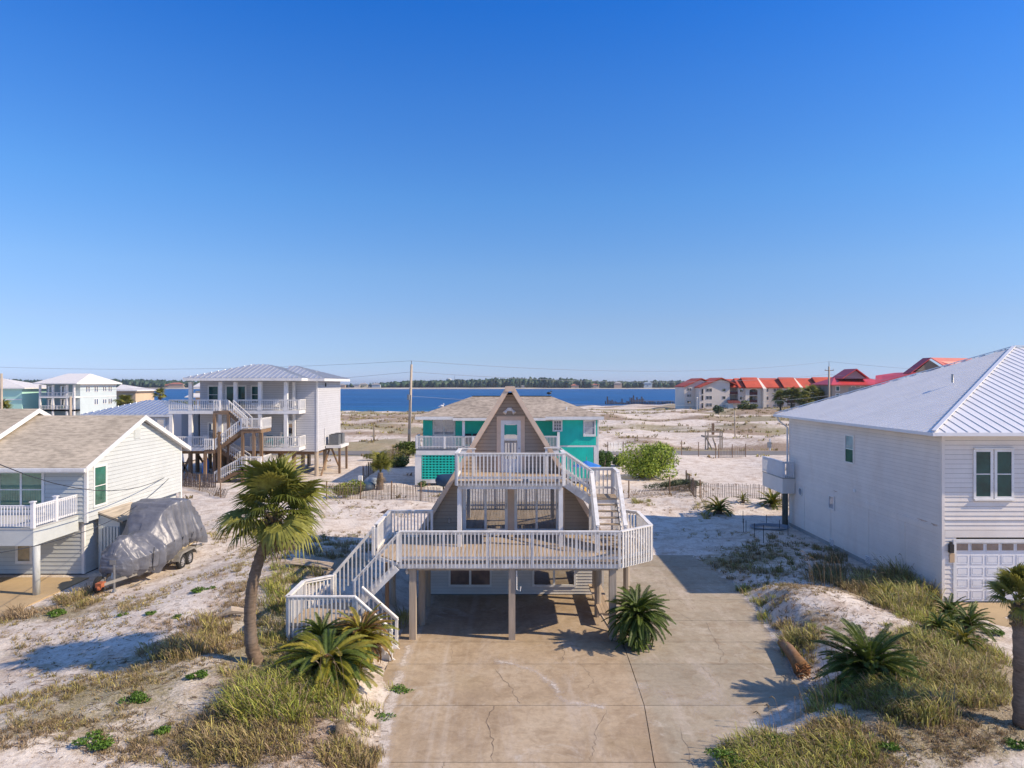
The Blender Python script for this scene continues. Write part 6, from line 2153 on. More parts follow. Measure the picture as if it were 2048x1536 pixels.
sand_fence([G(652, 1008), G(720, 1004), G(800, 1008), G(882, 1014)], 'brown slatted sand fence running left of the A-frame roof', sp=.118)
sand_fence([G(356, 972), G(400, 984), G(450, 1000)], 'pale sand fence sagging flat on the sand behind the boat', h=1.1, sp=.15, lean=.75, posts=4.5)
sand_fence([G(350, 970, .2), G(432, 972, .2)], 'taller weathered board fence below the stilt house stair', h=1.25, sp=.16, sw=.13, posts=9, name='board_fence')
sand_fence([G(1256, 1003), G(1330, 996), G(1392, 984)], 'collapsed sand fence left of the two sago palms by the bush', h=.75, sp=.13, lean=.5, posts=4)
sand_fence([G(1372, 975), G(1393, 1004)], 'short upright dark fence return beside the collapsed sand fence', h=1.3, sp=.13)
sand_fence([G(1398, 1004), G(1500, 1005), G(1590, 1008)], 'long pale sand fence behind the sago palms at the cream house', sp=.125, h=1.1, posts=5)
sand_fence([G(1362, 918), G(1434, 918)], 'row of bare fence posts by the far road', slat=False, posts=1.9, h=1.1, post_h=1.7)
sand_fence([G(1436, 918), G(1492, 915)], 'short sand fence section by the far road, right of the bare posts', sp=.14, h=1.2, posts=1.9, post_h=1.6)
sand_fence([G(726, 962), G(765, 935), G(815, 910), G(832, 900)], 'shaded diagonal slat fence beside the teal house yard', sp=.13, h=1.3)
sand_fence([G(1214, 905), G(1250, 903)], 'whitish fence section behind the green shrubs right of the teal house', sp=.2, h=1.3, sw=.09, mat=WHITE)
for px, py, h_, lab in ((1218, 1003, 1.1, None),):
    pass

# wooden stand on the far sand
ws = thing('wooden_stand', 'weathered raised wooden platform with railing on the far sand', 'platform', (PX(1425, 90), 95, 0))
Yw = 95.0
X = lambda px: PX(px, Yw)
Zw = lambda py: PZ(py, Yw)
zg = h1(X(1425), Yw)
MB().box(X(1406), Yw - 1, Zw(874), X(1440), Yw + 1, Zw(871)).build('platform_floor', PILE, ws)
for px in (1407, 1412, 1436, 1440):
    MB().box(X(px) - .07, Yw - 1.05, zg - .3, X(px) + .07, Yw - .9, Zw(862)).build('post', PILE, ws)
for a, b in ((1408, 1420), (1421, 1428)):
    MB().beam((X(a), Yw - 1.1, Zw(874)), (X(b), Yw - 1.6, zg), .1, .18).build('brace', PILE, ws)
MB().box(X(1426), Yw + .5, Zw(870), X(1431), Yw + .7, Zw(847)).build('back_board', PILEB, ws)
MB().box(X(1406), Yw - 1.05, Zw(863), X(1440), Yw - .95, Zw(861)).build('handrail', PILE, ws)
sg = thing('marker_sign', 'small white marker post with box by the far road', 'sign', (PX(1540, 92), 92, 0))
MB().box(PX(1540, 92) - .08, 91.9, 0, PX(1540, 92) + .08, 92.1, PZ(877, 92)).build('post', WHITE, sg)
MB().box(PX(1537, 92) - .2, 91.8, PZ(895, 92), PX(1540, 92) + .12, 91.89, PZ(884, 92)).build('box', METALG, sg)
# short piles, dark debris by the beach
tag(MB().box(PX(746, 100), 100, -.2, PX(746, 100) + .25, 100.2, 2.6).build('marker_post', PILE), 'single timber post standing on the sand mound left of the pole', 'post')
dbx = thing('driftwood_pile', 'dark heap of driftwood on the beach behind the tall pole', 'driftwood', (PX(812, 190), 190, 0))
for i in range(14):
    a = PX(800 + i * 3, 190)
    MB().beam((a, 190 + r5.uniform(-1, 1), PZ(833, 190) - 1.1), (a + r5.uniform(2, 4), 190 + r5.uniform(-2, 2), PZ(833, 190) - .6 - r5.uniform(0, 1.0)), .25, .25).build('log', M_('dark_driftwood', (.10, .06, .045), .9), dbx)
# yard clutter left of the teal house
cl = thing('tarp_heap', 'heap of blue-grey covered boats in the shaded yard left of the teal house', 'boat', (PX(735, 57), 57, 0))
MB().ball((PX(733, 57), 57, .35), .75, .9, .4, 12, 8).build('dark_hull', M_('dark_blue_tarp', (.03, .07, .12), .6, .3, 4, 20), cl, smooth=True)
MB().ball((PX(746, 58.5), 58.5, .55), .5, .5, .35, 12, 8).build('pale_lump', M_('pale_blue_tarp', (.30, .36, .42), .6, .3, 4, 20), cl, smooth=True)
tag(MB().box(PX(716, 56), 56, 0, PX(724, 56), 56.3, 1.35).build('white_board', WHITE), 'white board standing at the fence corner beside the yellow-green shrub', 'board')

# metal garden stakes by the cream house corner
for i, (px, py, hh_) in enumerate(((1487, 1068, .9), (1492, 1068, .8), (1509, 1078, .9), (1527, 1090, 1.1), (1533, 1052, .7), (1559, 1064, .7), (1576, 1078, 1.1), (1486, 1050, .9))):
    x, y = G(px, py + 0)
    m = MB().tube([(x, y, -.1), (x, y, hh_)], .018, 5)
    tag(m.build('garden_stake', BLACKM), 'thin black metal stakes standing in the shaded sand left of the cream house', 'stake', 'metal stakes beside the cream house')
hs = MB(); hx, hy = G(1540, 1060)
for k in range(3):
    hs.tube([(hx + (1.0 + .08 * k) * math.cos(a / 10 * math.pi), hy + (.7 + .05 * k) * math.sin(a / 10 * math.pi), .12 + .05 * k) for a in range(20)], .035, 6)
tag(hs.build('coiled_netting', M_('grey_blue_netting', (.25, .30, .36), .8)), 'coil of grey netting on the sand under the cream house balcony', 'netting')
# ================================================================ boat under a silver cover on a trailer
bt = thing('covered_boat', 'boat wrapped in a crumpled silver-grey tarp beside the mint house', 'boat', (-16.7, 32, .1))
BX = -16.75
gz = .12
ST = [  # Y, hw at gunwale, z gunwale, z top, hw top, z bottom, hw bottom, centre shift
    (29.05, .30, 1.15, 1.50, .12, .75, .2), (29.3, .60, 1.2, 1.95, .16, .50, .35), (29.8, .92, 1.25, 2.12, .24, .38, .6), (30.5, 1.12, 1.32, 1.88, .35, .34, .85),
    (31.1, 1.2, 1.4, 2.05, .5, .50, 1.0), (31.7, 1.25, 1.5, 2.85, .74, .72, 1.1), (32.1, 1.27, 1.5, 3.10, .88, .92, 1.15), (33.0, 1.28, 1.5, 3.16, .96, 1.0, 1.15),
    (33.9, 1.28, 1.5, 3.08, .92, 1.0, 1.15), (34.4, 1.27, 1.5, 2.6, .98, .85, 1.15), (35.0, 1.25, 1.5, 2.1, 1.0, .68, 1.18), (35.15, 1.2, 1.5, 1.9, .95, .68, 1.1), (35.2, .6, 1.4, 1.5, .4, .9, .5)]
A_ = np.array(ST)
NS, NR = 220, 150
vs = np.zeros((NS, NR, 3))
tt = np.linspace(0, 1, NS)
Yk = A_[:, 0]
ysb = np.interp(tt, np.linspace(0, 1, 60), np.interp(np.linspace(0, 1, 60) ** 1.0, np.linspace(0, 1, len(Yk)), Yk))
ysb = np.linspace(Yk[0], Yk[-1], NS)
rb = np.random.RandomState(8)


def vnoise(a, b):
    return math.sin(a) * math.cos(b)


for i, y in enumerate(ysb):
    hwg, zg_, zt_, ht, zb, hb = [np.interp(y, Yk, A_[:, k]) for k in range(1, 7)]
    prof = [(hb, zb), (hwg * 1.01, zb + (zg_ - zb) * .35), (hwg, zg_), (ht + (hwg - ht) * .28, zg_ + (zt_ - zg_) * .62), (ht * 1.02, zt_ - .05), (ht * .8, zt_), (0, zt_ + .04)]
    half = np.array(prof)
    full = np.vstack([half, (half * [-1, 1])[::-1][1:]])
    seg = np.r_[0, np.cumsum(np.hypot(*np.diff(full, axis=0).T))]
    s = np.linspace(0, seg[-1], NR)
    px_, pz_ = np.interp(s, seg, full[:, 0]), np.interp(s, seg, full[:, 1])
    # outward
    dx_, dz_ = np.gradient(px_), np.gradient(pz_)
    ln = np.hypot(dx_, dz_) + 1e-6
    nxx, nzz = dz_ / ln, -dx_ / ln
    for j in range(NR):
        u = s[j] / seg[-1]
        side = 0 if u < .5 else 1
        vfall = min(u, 1 - u) * 2          # 0 at hem, 1 at top
        p = Vector((y * 1.0, vfall * 1.1 + side * 7, 0))
        amp = .17 * (1 - vfall) ** .7 + .012
        # hanging folds: fast along the boat, slow down the drape; broken up near the bow
        f1 = 2 * abs(mnoise.noise(Vector((y * 2.2, vfall * .8 + side * 9, 1.7)))) - .5
        f2 = mnoise.noise(Vector((y * 6.5 + vfall * 1.5, vfall * 2.2 + side * 5, 4.2)))
        crump = max(0, 1 - (y - 29) / 3.2)
        f3 = abs(mnoise.noise(Vector((y * 3.1 + vfall * 4, vfall * 6 + side * 3, 8.1)))) * crump
        f4 = mnoise.noise(Vector((y * 11, vfall * 9 + side * 3, 2.1))) * (.35 + crump)
        d = amp * (1.7 * f1 + .35 * f2) + .10 * f3 + .014 * f4 + .012 * abs(mnoise.noise(Vector((y * 4 - vfall * 5, vfall * 5 + y, 3))))
        hem = .10 * mnoise.noise(Vector((y * 2.2, side * 4, 5))) if vfall < .08 else 0
        vs[i, j] = (BX + px_[j] + nxx[j] * d * (1 if px_[j] >= 0 else 1), y + .05 * f2, pz_[j] + nzz[j] * d + hem + gz)
a = (np.arange(NS - 1)[:, None] * NR + np.arange(NR - 1)[None, :]).ravel()
fq = np.stack([a, a + NR, a + NR + 1, a + 1], 1)


def tarp():
    m = bpy.data.materials.new('silver_tarp')
    nt, b = nodes_of(m)
    n0 = noise_n(nt, 2.2, 6, 0.65)
    c = ramp(nt, n0, [(0.3, (0.10, 0.105, 0.125)), (0.7, (0.185, 0.19, 0.215))])
    nt.links.new(c, b.inputs['Base Color'])
    b.inputs['Metallic'].default_value = 0.15
    b.inputs['Roughness'].default_value = 0.42
    n1 = noise_n(nt, 2.4, 7, 0.55, stretch=(1, 1.8, .7), dist=1.2)
    bump(nt, b, n1, 0.38, 0.05)
    return m


for i_, k_ in ((0, 0), (NS - 1, 1)):
    pass
fq = np.vstack([fq, [[j, j + 1, NR - 2 - j, NR - 1 - j] for j in range(NR // 2 - 1)], [[(NS - 1) * NR + NR - 1 - j, (NS - 1) * NR + NR - 2 - j, (NS - 1) * NR + j + 1, (NS - 1) * NR + j] for j in range(NR // 2 - 1)]])
o = bpy.data.objects.new('tarp', np_mesh('tarp', vs.reshape(-1, 3), fq, tarp(), smooth=True))
link(o, bt)
hull = MB()
hs_ = [(29.4, .15, .75), (30.3, .7, .5), (31.5, 1.05, .45), (33.2, 1.12, .45), (35.0, 1.1, .5)]
for (ya, wa, za), (yb, wb, zb) in zip(hs_[:-1], hs_[1:]):
    hull.add([(BX - wa, ya, 1.2 + gz), (BX + wa, ya, 1.2 + gz), (BX + wb, yb, 1.2 + gz), (BX - wb, yb, 1.2 + gz), (BX, ya, za + gz), (BX, yb, zb + gz), (BX - wa * .9, ya, .8 + gz), (BX + wa * .9, ya, .8 + gz), (BX + wb * .9, yb, .8 + gz), (BX - wb * .9, yb, .8 + gz)],
             [(1, 7, 8, 2), (7, 4, 5, 8), (6, 0, 3, 9), (4, 6, 9, 5), (0, 1, 2, 3)])
hull.face([(BX - 1.1, 35, 1.3), (BX + 1.1, 35, 1.3), (BX + .99, 35, .9), (BX, 35, .6), (BX - .99, 35, .9)])
hull.build('hull', M_('cream_hull', (.62, .50, .30), .4, .1), bt)
stp = MB()
for y in (30.2, 30.9, 31.6, 32.4, 33.4, 34.3):
    w = np.interp(y, Yk, A_[:, 1]) + .1
    stp.beam((BX + w, y, 1.55 + gz), (BX + 1.0, y + .1, .55 + gz), .03, .01)
stp.build('strap', BLACKM, bt)
tr_ = thing('boat_trailer', 'galvanised tandem axle trailer carrying the tarp-covered boat', 'trailer', (BX, 32, gz))
GAL = M_('galvanised_steel', (.40, .38, .34), .45, .2, 6, 30, metal=.5)
fr = MB()
for s in (-1, 1):
    fr.beam((BX + s * .85, 30.4, .52 + gz), (BX + s * .95, 35.2, .52 + gz), .08, .14)
    fr.beam((BX + s * .07, 28.2, .50 + gz), (BX + s * .85, 30.6, .52 + gz), .08, .12)
for y in (30.6, 31.8, 33.0, 34.2, 35.1):
    fr.beam((BX - .95, y, .50 + gz), (BX + .95, y, .50 + gz), .08, .08)
fr.build('trailer_frame', GAL, tr_)
bk = MB()
for s in (-1, 1):
    bk.beam((BX + s * .5, 31.0, .72 + gz), (BX + s * .6, 35.1, .80 + gz), .12, .06)
bk.build('bunk_board', PILE, tr_)
TYR = M_('black_tyre', (.02, .02, .02), .85, .2)
for s in (-1, 1):
    for i, y in enumerate((32.55, 33.30)):
        x = BX + s * 1.18
        r_ = .34
        w_ = MB()
        n = 22
        prof = [(-.10, .20), (-.11, .28), (-.08, r_), (.08, r_), (.11, .28), (.10, .20)]
        V_, F_ = [], []
        for k in range(n):
            a_ = 2 * math.pi * k / n
            for (o_, q) in prof: V_.append((x + o_, y + q * math.cos(a_), r_ + gz + q * math.sin(a_) - .02))
        for k in range(n):
            for j in range(len(prof) - 1):
                k2 = (k + 1) % n
                F_.append((k * 6 + j, k * 6 + j + 1, k2 * 6 + j + 1, k2 * 6 + j))
        w_.add(V_, F_)
        wo2 = w_.build('wheel', TYR, tr_, smooth=True)
        rm = MB(); rm.tube([(x + s * .06, y, r_ + gz - .02), (x + s * .085, y, r_ + gz - .02)], .2, 20); rm.tube([(x + s * .086, y, r_ + gz - .02), (x + s * .11, y, r_ + gz - .02)], .07, 12)
        rm.build('rim', M_('silver_rim', (.55, .55, .56), .3, .1, metal=.6), wo2)
        hb_ = MB()
        for k in range(8):
            a_ = 2 * math.pi * k / 8
            hb_.tube([(x + s * .086, y + .14 * math.cos(a_), r_ + gz - .02 + .14 * math.sin(a_)), (x + s * .089, y + .14 * math.cos(a_), r_ + gz - .02 + .14 * math.sin(a_))], .032, 8)
        hb_.build('rim_hole', BLACKM, wo2)
    fd = MB()
    pts = [(32.02, .45), (32.12, .66), (32.35, .80), (33.50, .80), (33.72, .66), (33.82, .45)]
    for (ya, za), (yb, zb) in zip(pts[:-1], pts[1:]):
        fd.slab([(BX + s * 1.03, ya, za + gz), (BX + s * 1.36, ya, za + gz), (BX + s * 1.36, yb, zb + gz), (BX + s * 1.03, yb, zb + gz)], (0, 0, .02))
        fd.slab([(BX + s * 1.34, ya, za + gz - .07), (BX + s * 1.34, yb, zb + gz - .07), (BX + s * 1.34, yb, zb + gz), (BX + s * 1.34, ya, za + gz)], (s * .021, 0, 0))
    fd.build('fender', GAL, tr_)
    MB().box(BX + s * .9, 32.0, .5 + gz, BX + s * 1.03, 33.9, .6 + gz).build('fender_bracket', GAL, tr_)
jk = MB(); jk.tube([(BX + .22, 28.75, gz), (BX + .22, 28.75, 1.15 + gz)], .05, 8); jk.tube([(BX + .22, 28.75, 1.1 + gz), (BX + .36, 28.75, 1.1 + gz)], .02, 6); jk.tube([(BX + .18, 28.75, .06 + gz), (BX + .26, 28.75, .06 + gz)], .1, 10)
jk.build('jack', METALG, tr_)
wp = MB(); wp.beam((BX, 29.0, .5 + gz), (BX, 29.2, 1.25 + gz), .08, .08, up=(1, 0, 0)); wp.box(BX - .12, 29.0, 1.1 + gz, BX + .12, 29.2, 1.3 + gz)
wp.build('winch_post', METALG, tr_)
cpm = MB(); cpm.box(BX - .12, 28.0, .42 + gz, BX + .12, 28.35, .6 + gz); cpm.ball((BX, 28.05, .4 + gz), .1, .1, .1)
cpm.build('coupler', M_('orange_rust', (.45, .13, .05), .7, .4, 8, 20), tr_)
MB().beam((BX + .4, 28.9, .1), (BX + .95, 29.9, .35), .05, .02).build('chain', METALG, tr_)
sp_ = MB().tube([(BX - .32, 28.72, .35 + gz), (BX - .46, 28.72, .35 + gz)], .34, 18)
sp_.build('spare_tyre', TYR, tr_)
# ================================================================ vegetation
rg = np.random.RandomState(12)
FROND_G = leaf_mat('sago_frond_green', (.06, .105, .018), (.14, .185, .03), .4, .25)
FROND_Y = leaf_mat('sago_frond_golden', (.17, .20, .02), (.36, .29, .035), .4, .25)
FROND_B = leaf_mat('sago_frond_brown', (.22, .12, .04), (.30, .19, .06), .4, .2)
PALM_G = leaf_mat('palm_leaf_green', (.13, .16, .025), (.38, .36, .075), .45, .3)
PALM_D = leaf_mat('palm_leaf_dry', (.22, .16, .085), (.33, .25, .15), .4, .25)
BARK = wood_mat('palm_bark', (.25, .18, .125), (6, 6, 18), var=.65, rand=0)


def sago_frond_mesh(name, L, droop, seed, mat, lw=.017, ll=.15, n=52):
    """arching rachis along +X with two rows of narrow leaflets"""
    r = random.Random(seed)
    P = []
    ang = R(0)
    p = Vector((0, 0, 0)); a = 0.0
    for i in range(n + 1):
        t = i / n
        a = -droop * t ** 1.3
        P.append(p.copy())
        p = p + Vector((math.cos(a), 0, math.sin(a))) * L / n
    m = MB()
    m.tube([P[i] for i in range(0, n + 1, 6)] + [P[-1]], [.013 * (1 - .75 * i / 8) for i in range(len(range(0, n + 1, 6)) + 1)], 4, cap=False)
    for i in range(5, n):
        t = i / n
        l = ll * math.sin(math.pi * min(1, (t + .08) / 1.15)) ** .6 * r.uniform(.88, 1.08)
        d = (P[i + 1] - P[i]).normalized()
        up = Vector((-d.z, 0, d.x))
        for s in (-1, 1):
            side = (Vector((0, s, 0)) * .80 + d * .50 + up * (.42 + r.uniform(-.1, .1))).normalized()
            tip = P[i] + side * l - up * l * .15
            mid = P[i] + side * l * .5 + up * .006
            w = d * lw * .5
            m.add([P[i] - w * .7, P[i] + w * .7, mid + w, mid - w, tip], [(0, 1, 2, 3), (3, 2, 4)])
    return m.mesh(name, mat)


SG = {}


def sago(x, y, label, n=46, L=1.15, z=None, tint='g', elev=(5, 78), trunk=.25, seed=1, cone=False, group='sago palms', tilt=0):
    r = random.Random(seed)
    z = h1(x, y) if z is None else z
    t = thing('sago_palm', label, 'plant', (x, y, z), group)
    mats = {'g': (FROND_G, FROND_G), 'y': (FROND_Y, FROND_G), 'b': (FROND_Y, FROND_B)}[tint]
    key = (round(L, 2), tint)
    if key not in SG:
        SG[key] = [sago_frond_mesh('frond', L * k, d, i + 3, mats[0 if i < 3 else 1], lw=.020 * max(.8, L), ll=.125 * L) for i, (k, d) in enumerate(((1, 1.0), (.92, 1.35), (1.05, .75), (.95, 1.15), (.85, 1.5)))]
    MB().tube([(x, y, z - .15), (x, y, z + trunk * .6), (x, y, z + trunk)], [.17 * L, .18 * L, .12 * L], 10).build('trunk', BARK, t)
    for i in range(n):
        k = (i + .5) / n
        el = R(elev[0] + (elev[1] - elev[0]) * k ** 1.1 + r.uniform(-6, 6))
        az = i * 2.39996 + r.uniform(-.2, .2)
        Mx = Matrix.Translation((x, y, z + trunk * .9 + k * .05)) @ Matrix.Rotation(az, 4, 'Z') @ Matrix.Rotation(-el, 4, 'Y') @ Matrix.Rotation(r.uniform(-.3, .3), 4, 'X') @ Matrix.Scale(r.uniform(.85, 1.08), 4)
        inst('frond', r.choice(SG[key]), t, Mx)
    if cone:
        m = MB()
        for i in range(120):
            a_ = i * 2.4; rr = .17 * math.sqrt(i / 120)
            m.ball((x + rr * math.cos(a_), y + rr * math.sin(a_), z + trunk + .12 + .10 * math.cos(rr / .19 * 1.4) + r.uniform(-.02, .02)), .024, .024, .032, 5, 4)
        m.build('seed_head', M_('rust_seed_head', (.33, .15, .07), .8, .4, 20, 60), t, kind='stuff')
    return t


def gs(px, py, z=.25):
    return G(px, py, z)


x, y = gs(655, 1352, .65)
sago(x, y, 'large yellow-green sago palm with rusty seed head below the entry stair', n=120, L=1.55, tint='y', seed=2, cone=True, elev=(-14, 56), trunk=.42, z=h1(x, y) + .02)
x, y = gs(728, 1302, .3)
x, y = -4.65, 21.3
sago(x, y, 'sago palm with orange-tipped fronds right against the entry stair rail', n=90, L=1.25, tint='b', seed=3, trunk=.85, elev=(-12, 72))
x, y = gs(640, 1262, .4)
x, y = -5.95, 21.5
sago(x, y, 'dark green sago palm half hidden behind the large yellow-green one', n=50, L=1.0, tint='g', seed=4, trunk=.4)
x, y = (4.25, 23.35)
sago(x, y, 'big dark green sago palm beside the right front post of the A-frame deck', n=130, L=1.25, tint='g', seed=5, trunk=1.05, elev=(-32, 78), z=0)
sago(x - .15, y - .35, 'low sago offset clump at the foot of the deck post sago', n=34, L=.72, tint='g', seed=25, trunk=.25, elev=(0, 70), z=0)
x, y = gs(1738, 1385, .3)
sago(x, y, 'wide dark sago palm on the dune right of the driveway', n=130, L=1.5, tint='g', seed=6, trunk=.5, elev=(0, 80))
for i, (px, py, L, n, tint, lb) in enumerate(((1438, 1028, 1.25, 44, 'y', 'sago palm left of the pair before the long pale sand fence'), (1545, 1018, 1.3, 44, 'y', 'sago palm behind the dark balcony pile of the cream house'),
                                              (1486, 1014, .7, 22, 'y', 'small sago between the two sagos before the long pale sand fence'),
                                              (1775, 1226, .75, 30, 'y', 'small bright sago on the dune crest below the cream house wall'),
                                              (1898, 1228, .95, 40, 'g', 'green sago nearest the garage corner of the cream house'), (1938, 1258, 1.0, 44, 'g', 'dark green sago at the edge of the right driveway'),
                                              (1878, 1288, .7, 26, 'g', 'small sago left of the white stake by the right driveway'), (1928, 1308, .78, 30, 'y', 'small sago below the white stake by the right driveway'),
                                              (1905, 1277, .6, 22, 'g', 'small sago between the garage corner sago and the white stake'))):
    z0 = 0.1 if py < 1100 else .3
    x, y = G(px, py, z0)
    sago(x, y, lb, n=n, L=L, tint=tint, seed=30 + i, trunk=.2)
xs_, ys_ = G(1932, 1290, .15)
tag(MB().box(xs_ - .06, ys_ - .06, -.1, xs_ + .06, ys_ + .06, .5).build('white_stake', WHITE), 'short white stake among the small sagos by the right driveway', 'stake')


# ---- fan palms
def fan_mesh(name, seed, mat, Rr=.95, n=34, fold=.55, droop=.9, split=.38, petiole=.9):
    """costapalmate leaf: petiole along +X, folded segments that split and droop at the tips"""
    r = random.Random(seed)
    m = MB()
    m.tube([(0, 0, 0), (petiole * .5, 0, .05), (petiole, 0, 0)], [.022, .016, .012], 5, cap=False)
    base = Vector((petiole, 0, 0))
    for i in range(n):
        t = (i + .5) / n * 2 - 1
        a = t * R(122)
        d = Vector((math.cos(a), math.sin(a) * .92, 0))
        V_ = -abs(math.sin(a)) * .0 + fold * abs(math.sin(a)) * .5
        L = Rr * (1 - .30 * abs(t) ** 2) * r.uniform(.88, 1.08)
        s = Vector((-d.y, d.x, 0))
        w = L * .052
        pts = []
        for k, f in enumerate((.12, .45, .72, 1.0)):
            dr = -droop * L * max(0, f - .35) ** 2 * r.uniform(.8, 1.3) * (1.3 + abs(t))
            ww = (w * .45, w, w * .55, 0)[k]
            sag = d * L * f * (1 - .12 * max(0, f - .4)) + Vector((0, 0, V_ * L * f * .55 + dr))
            pts.append((base + sag, ww))
        (p0, w0), (p1, w1), (p2, w2), (p3, _) = pts
        u = Vector((0, 0, w * .5))
        m.add([p0 - s * w0, p0 + s * w0, p1 + s * w1, p1 + u, p1 - s * w1, p2 + s * w2, p2 - s * w2, p3], [(0, 3, 4), (0, 1, 3), (1, 2, 3), (4, 3, 6), (3, 5, 6), (3, 2, 5), (6, 5, 7)])
    return m.mesh(name, mat)


FG = [fan_mesh('leaf', i, PALM_G, Rr=.86 + .08 * i, droop=.30 + .22 * i, petiole=.55 + .10 * i) for i in range(3)]
FD = [fan_mesh('dead_leaf', 20 + i, PALM_D, Rr=.62, droop=1.6, fold=-.2, petiole=.40, n=24) for i in range(2)]


def fan_palm(path, radii, label, n=44, nd=16, sc_=1.0, seed=1, elev_lo=-48, mats=None, boots=True, group='sabal palms'):
    r = random.Random(seed)
    b = Vector(path[0])
    t = thing('sabal_palm', label, 'palm tree', path[0], group)
    # smooth the trunk
    P = []
    pts = [Vector(p) for p in path]
    for i in range(len(pts) - 1):
        p0, p1, p2, p3 = pts[max(i - 1, 0)], pts[i], pts[i + 1], pts[min(i + 2, len(pts) - 1)]
        for k in range(8):
            q = k / 8
            P.append((0.5 * ((2 * p1) + (p2 - p0) * q + (2 * p0 - 5 * p1 + 4 * p2 - p3) * q * q + (3 * p1 - p0 - 3 * p2 + p3) * q ** 3), radii[i] + (radii[i + 1] - radii[i]) * q))
    P.append((pts[-1], radii[-1]))
    m = MB(); m.tube([p for p, _ in P], [q * (1 + .07 * math.sin(i * 2.6) + r.uniform(-.03, .03)) for i, (_, q) in enumerate(P)], 16)
    m.build('trunk', BARK, t, smooth=True)
    top = pts[-1]
    ax = (pts[-1] - pts[-2]).normalized()
    for i in range(n + nd):
        dead = i < nd
        k = (i - nd + .5) / n if not dead else 0
        az = i * 2.39996 + r.uniform(-.3, .3)
        el = R(elev_lo + 20 + (86 - elev_lo - 20) * k ** 1.0 + r.uniform(-8, 8)) if not dead else R(r.uniform(-78, -42))
        Mx = Matrix.Translation(top + ax * (k * .18 - (.1 if dead else 0))) @ Matrix.Rotation(az, 4, 'Z') @ Matrix.Rotation(-el, 4, 'Y') @ Matrix.Rotation(r.uniform(-.5, .5), 4, 'X') @ Matrix.Scale(sc_ * r.uniform(.72, 1.18), 4)
        inst('dead_leaf' if dead else 'leaf', r.choice(FD if dead else FG), t, Mx)
    if boots:
        bo = MB()
        for i in range(34):
            az = i * 2.4; zz = -.65 + i * .02
            d = Vector((math.cos(az), math.sin(az), .9)).normalized()
            p = top + Vector((math.cos(az), math.sin(az), 0)) * radii[-1] * .8 + ax * zz
            bo.beam(p, p + d * .28 * sc_, .07, .03)
        bo.build('leaf_stub', PALM_D, t, kind='stuff')
    return t


# main curved palm: base in the grass left of the stair
bY = 20.35
def tp(px, py, Y): return (PX(px, Y), Y, PZ(py, Y))


fan_palm([tp(530, 1352, bY), tp(505, 1300, bY), tp(500, 1230, bY - .05), tp(505, 1170, bY - .1), tp(520, 1115, bY - .1), tp(541, 1060, bY - .1), tp(549, 1032, bY - .1)],
         [.23, .19, .165, .16, .16, .155, .14], 'tall sabal palm with curved leaning trunk left of the entry stair', n=32, nd=14, sc_=1.05, seed=4, elev_lo=-58)
kY = 16.9
fan_palm([tp(2046, 1450, kY), tp(2045, 1330, kY), tp(2043, 1250, kY), tp(2040, 1208, kY)], [.22, .20, .19, .15], 'straight sabal palm cut by the right edge of the photo', n=22, nd=7, sc_=.62, seed=9, elev_lo=-20)
# small dark palm in the teal house yard
yY = 57.0
fan_palm([(PX(760, yY), yY, -.1), (PX(760, yY), yY, .7), (PX(761, yY), yY, 1.5)], [.3, .28, .2], 'short palm with feathery upright fronds in the shaded yard left of the teal house', n=20, nd=3, sc_=1.0, seed=12, elev_lo=20, boots=False)
# far palms near the condominium and far left
for i, (px, py, Y, sc2, lb) in enumerate(((1561, 797, 215, 2.2, 'leftmost of the palms before the condominium'), (1583, 795, 212, 2.1, 'second palm from the left before the condominium'), (1603, 798, 214, 2.0, 'third palm from the left before the condominium'),
                                          (1622, 790, 208, 2.4, 'tallest palm, middle of the row before the condominium'), (1640, 797, 212, 2.1, 'rightmost of the palms before the condominium'), (1612, 804, 206, 1.9, 'low bushy palm in front of the palm row by the condominium'),
                                          (320, 789, 150, 1.1, 'single small palm against the water left of the stilt house'), (251, 806, 150, 1.5, 'small palm beside the far peach house'),
                                          (6, 818, 150, 1.6, 'low palm in front of the far mint house'))):
    p = tp(px, py, Y)
    fan_palm([(p[0], p[1], -1), (p[0], p[1], p[2] * .5), p], [.28, .25, .22], lb, n=20, nd=5, sc_=sc2, seed=40 + i, boots=False, group='far palms')

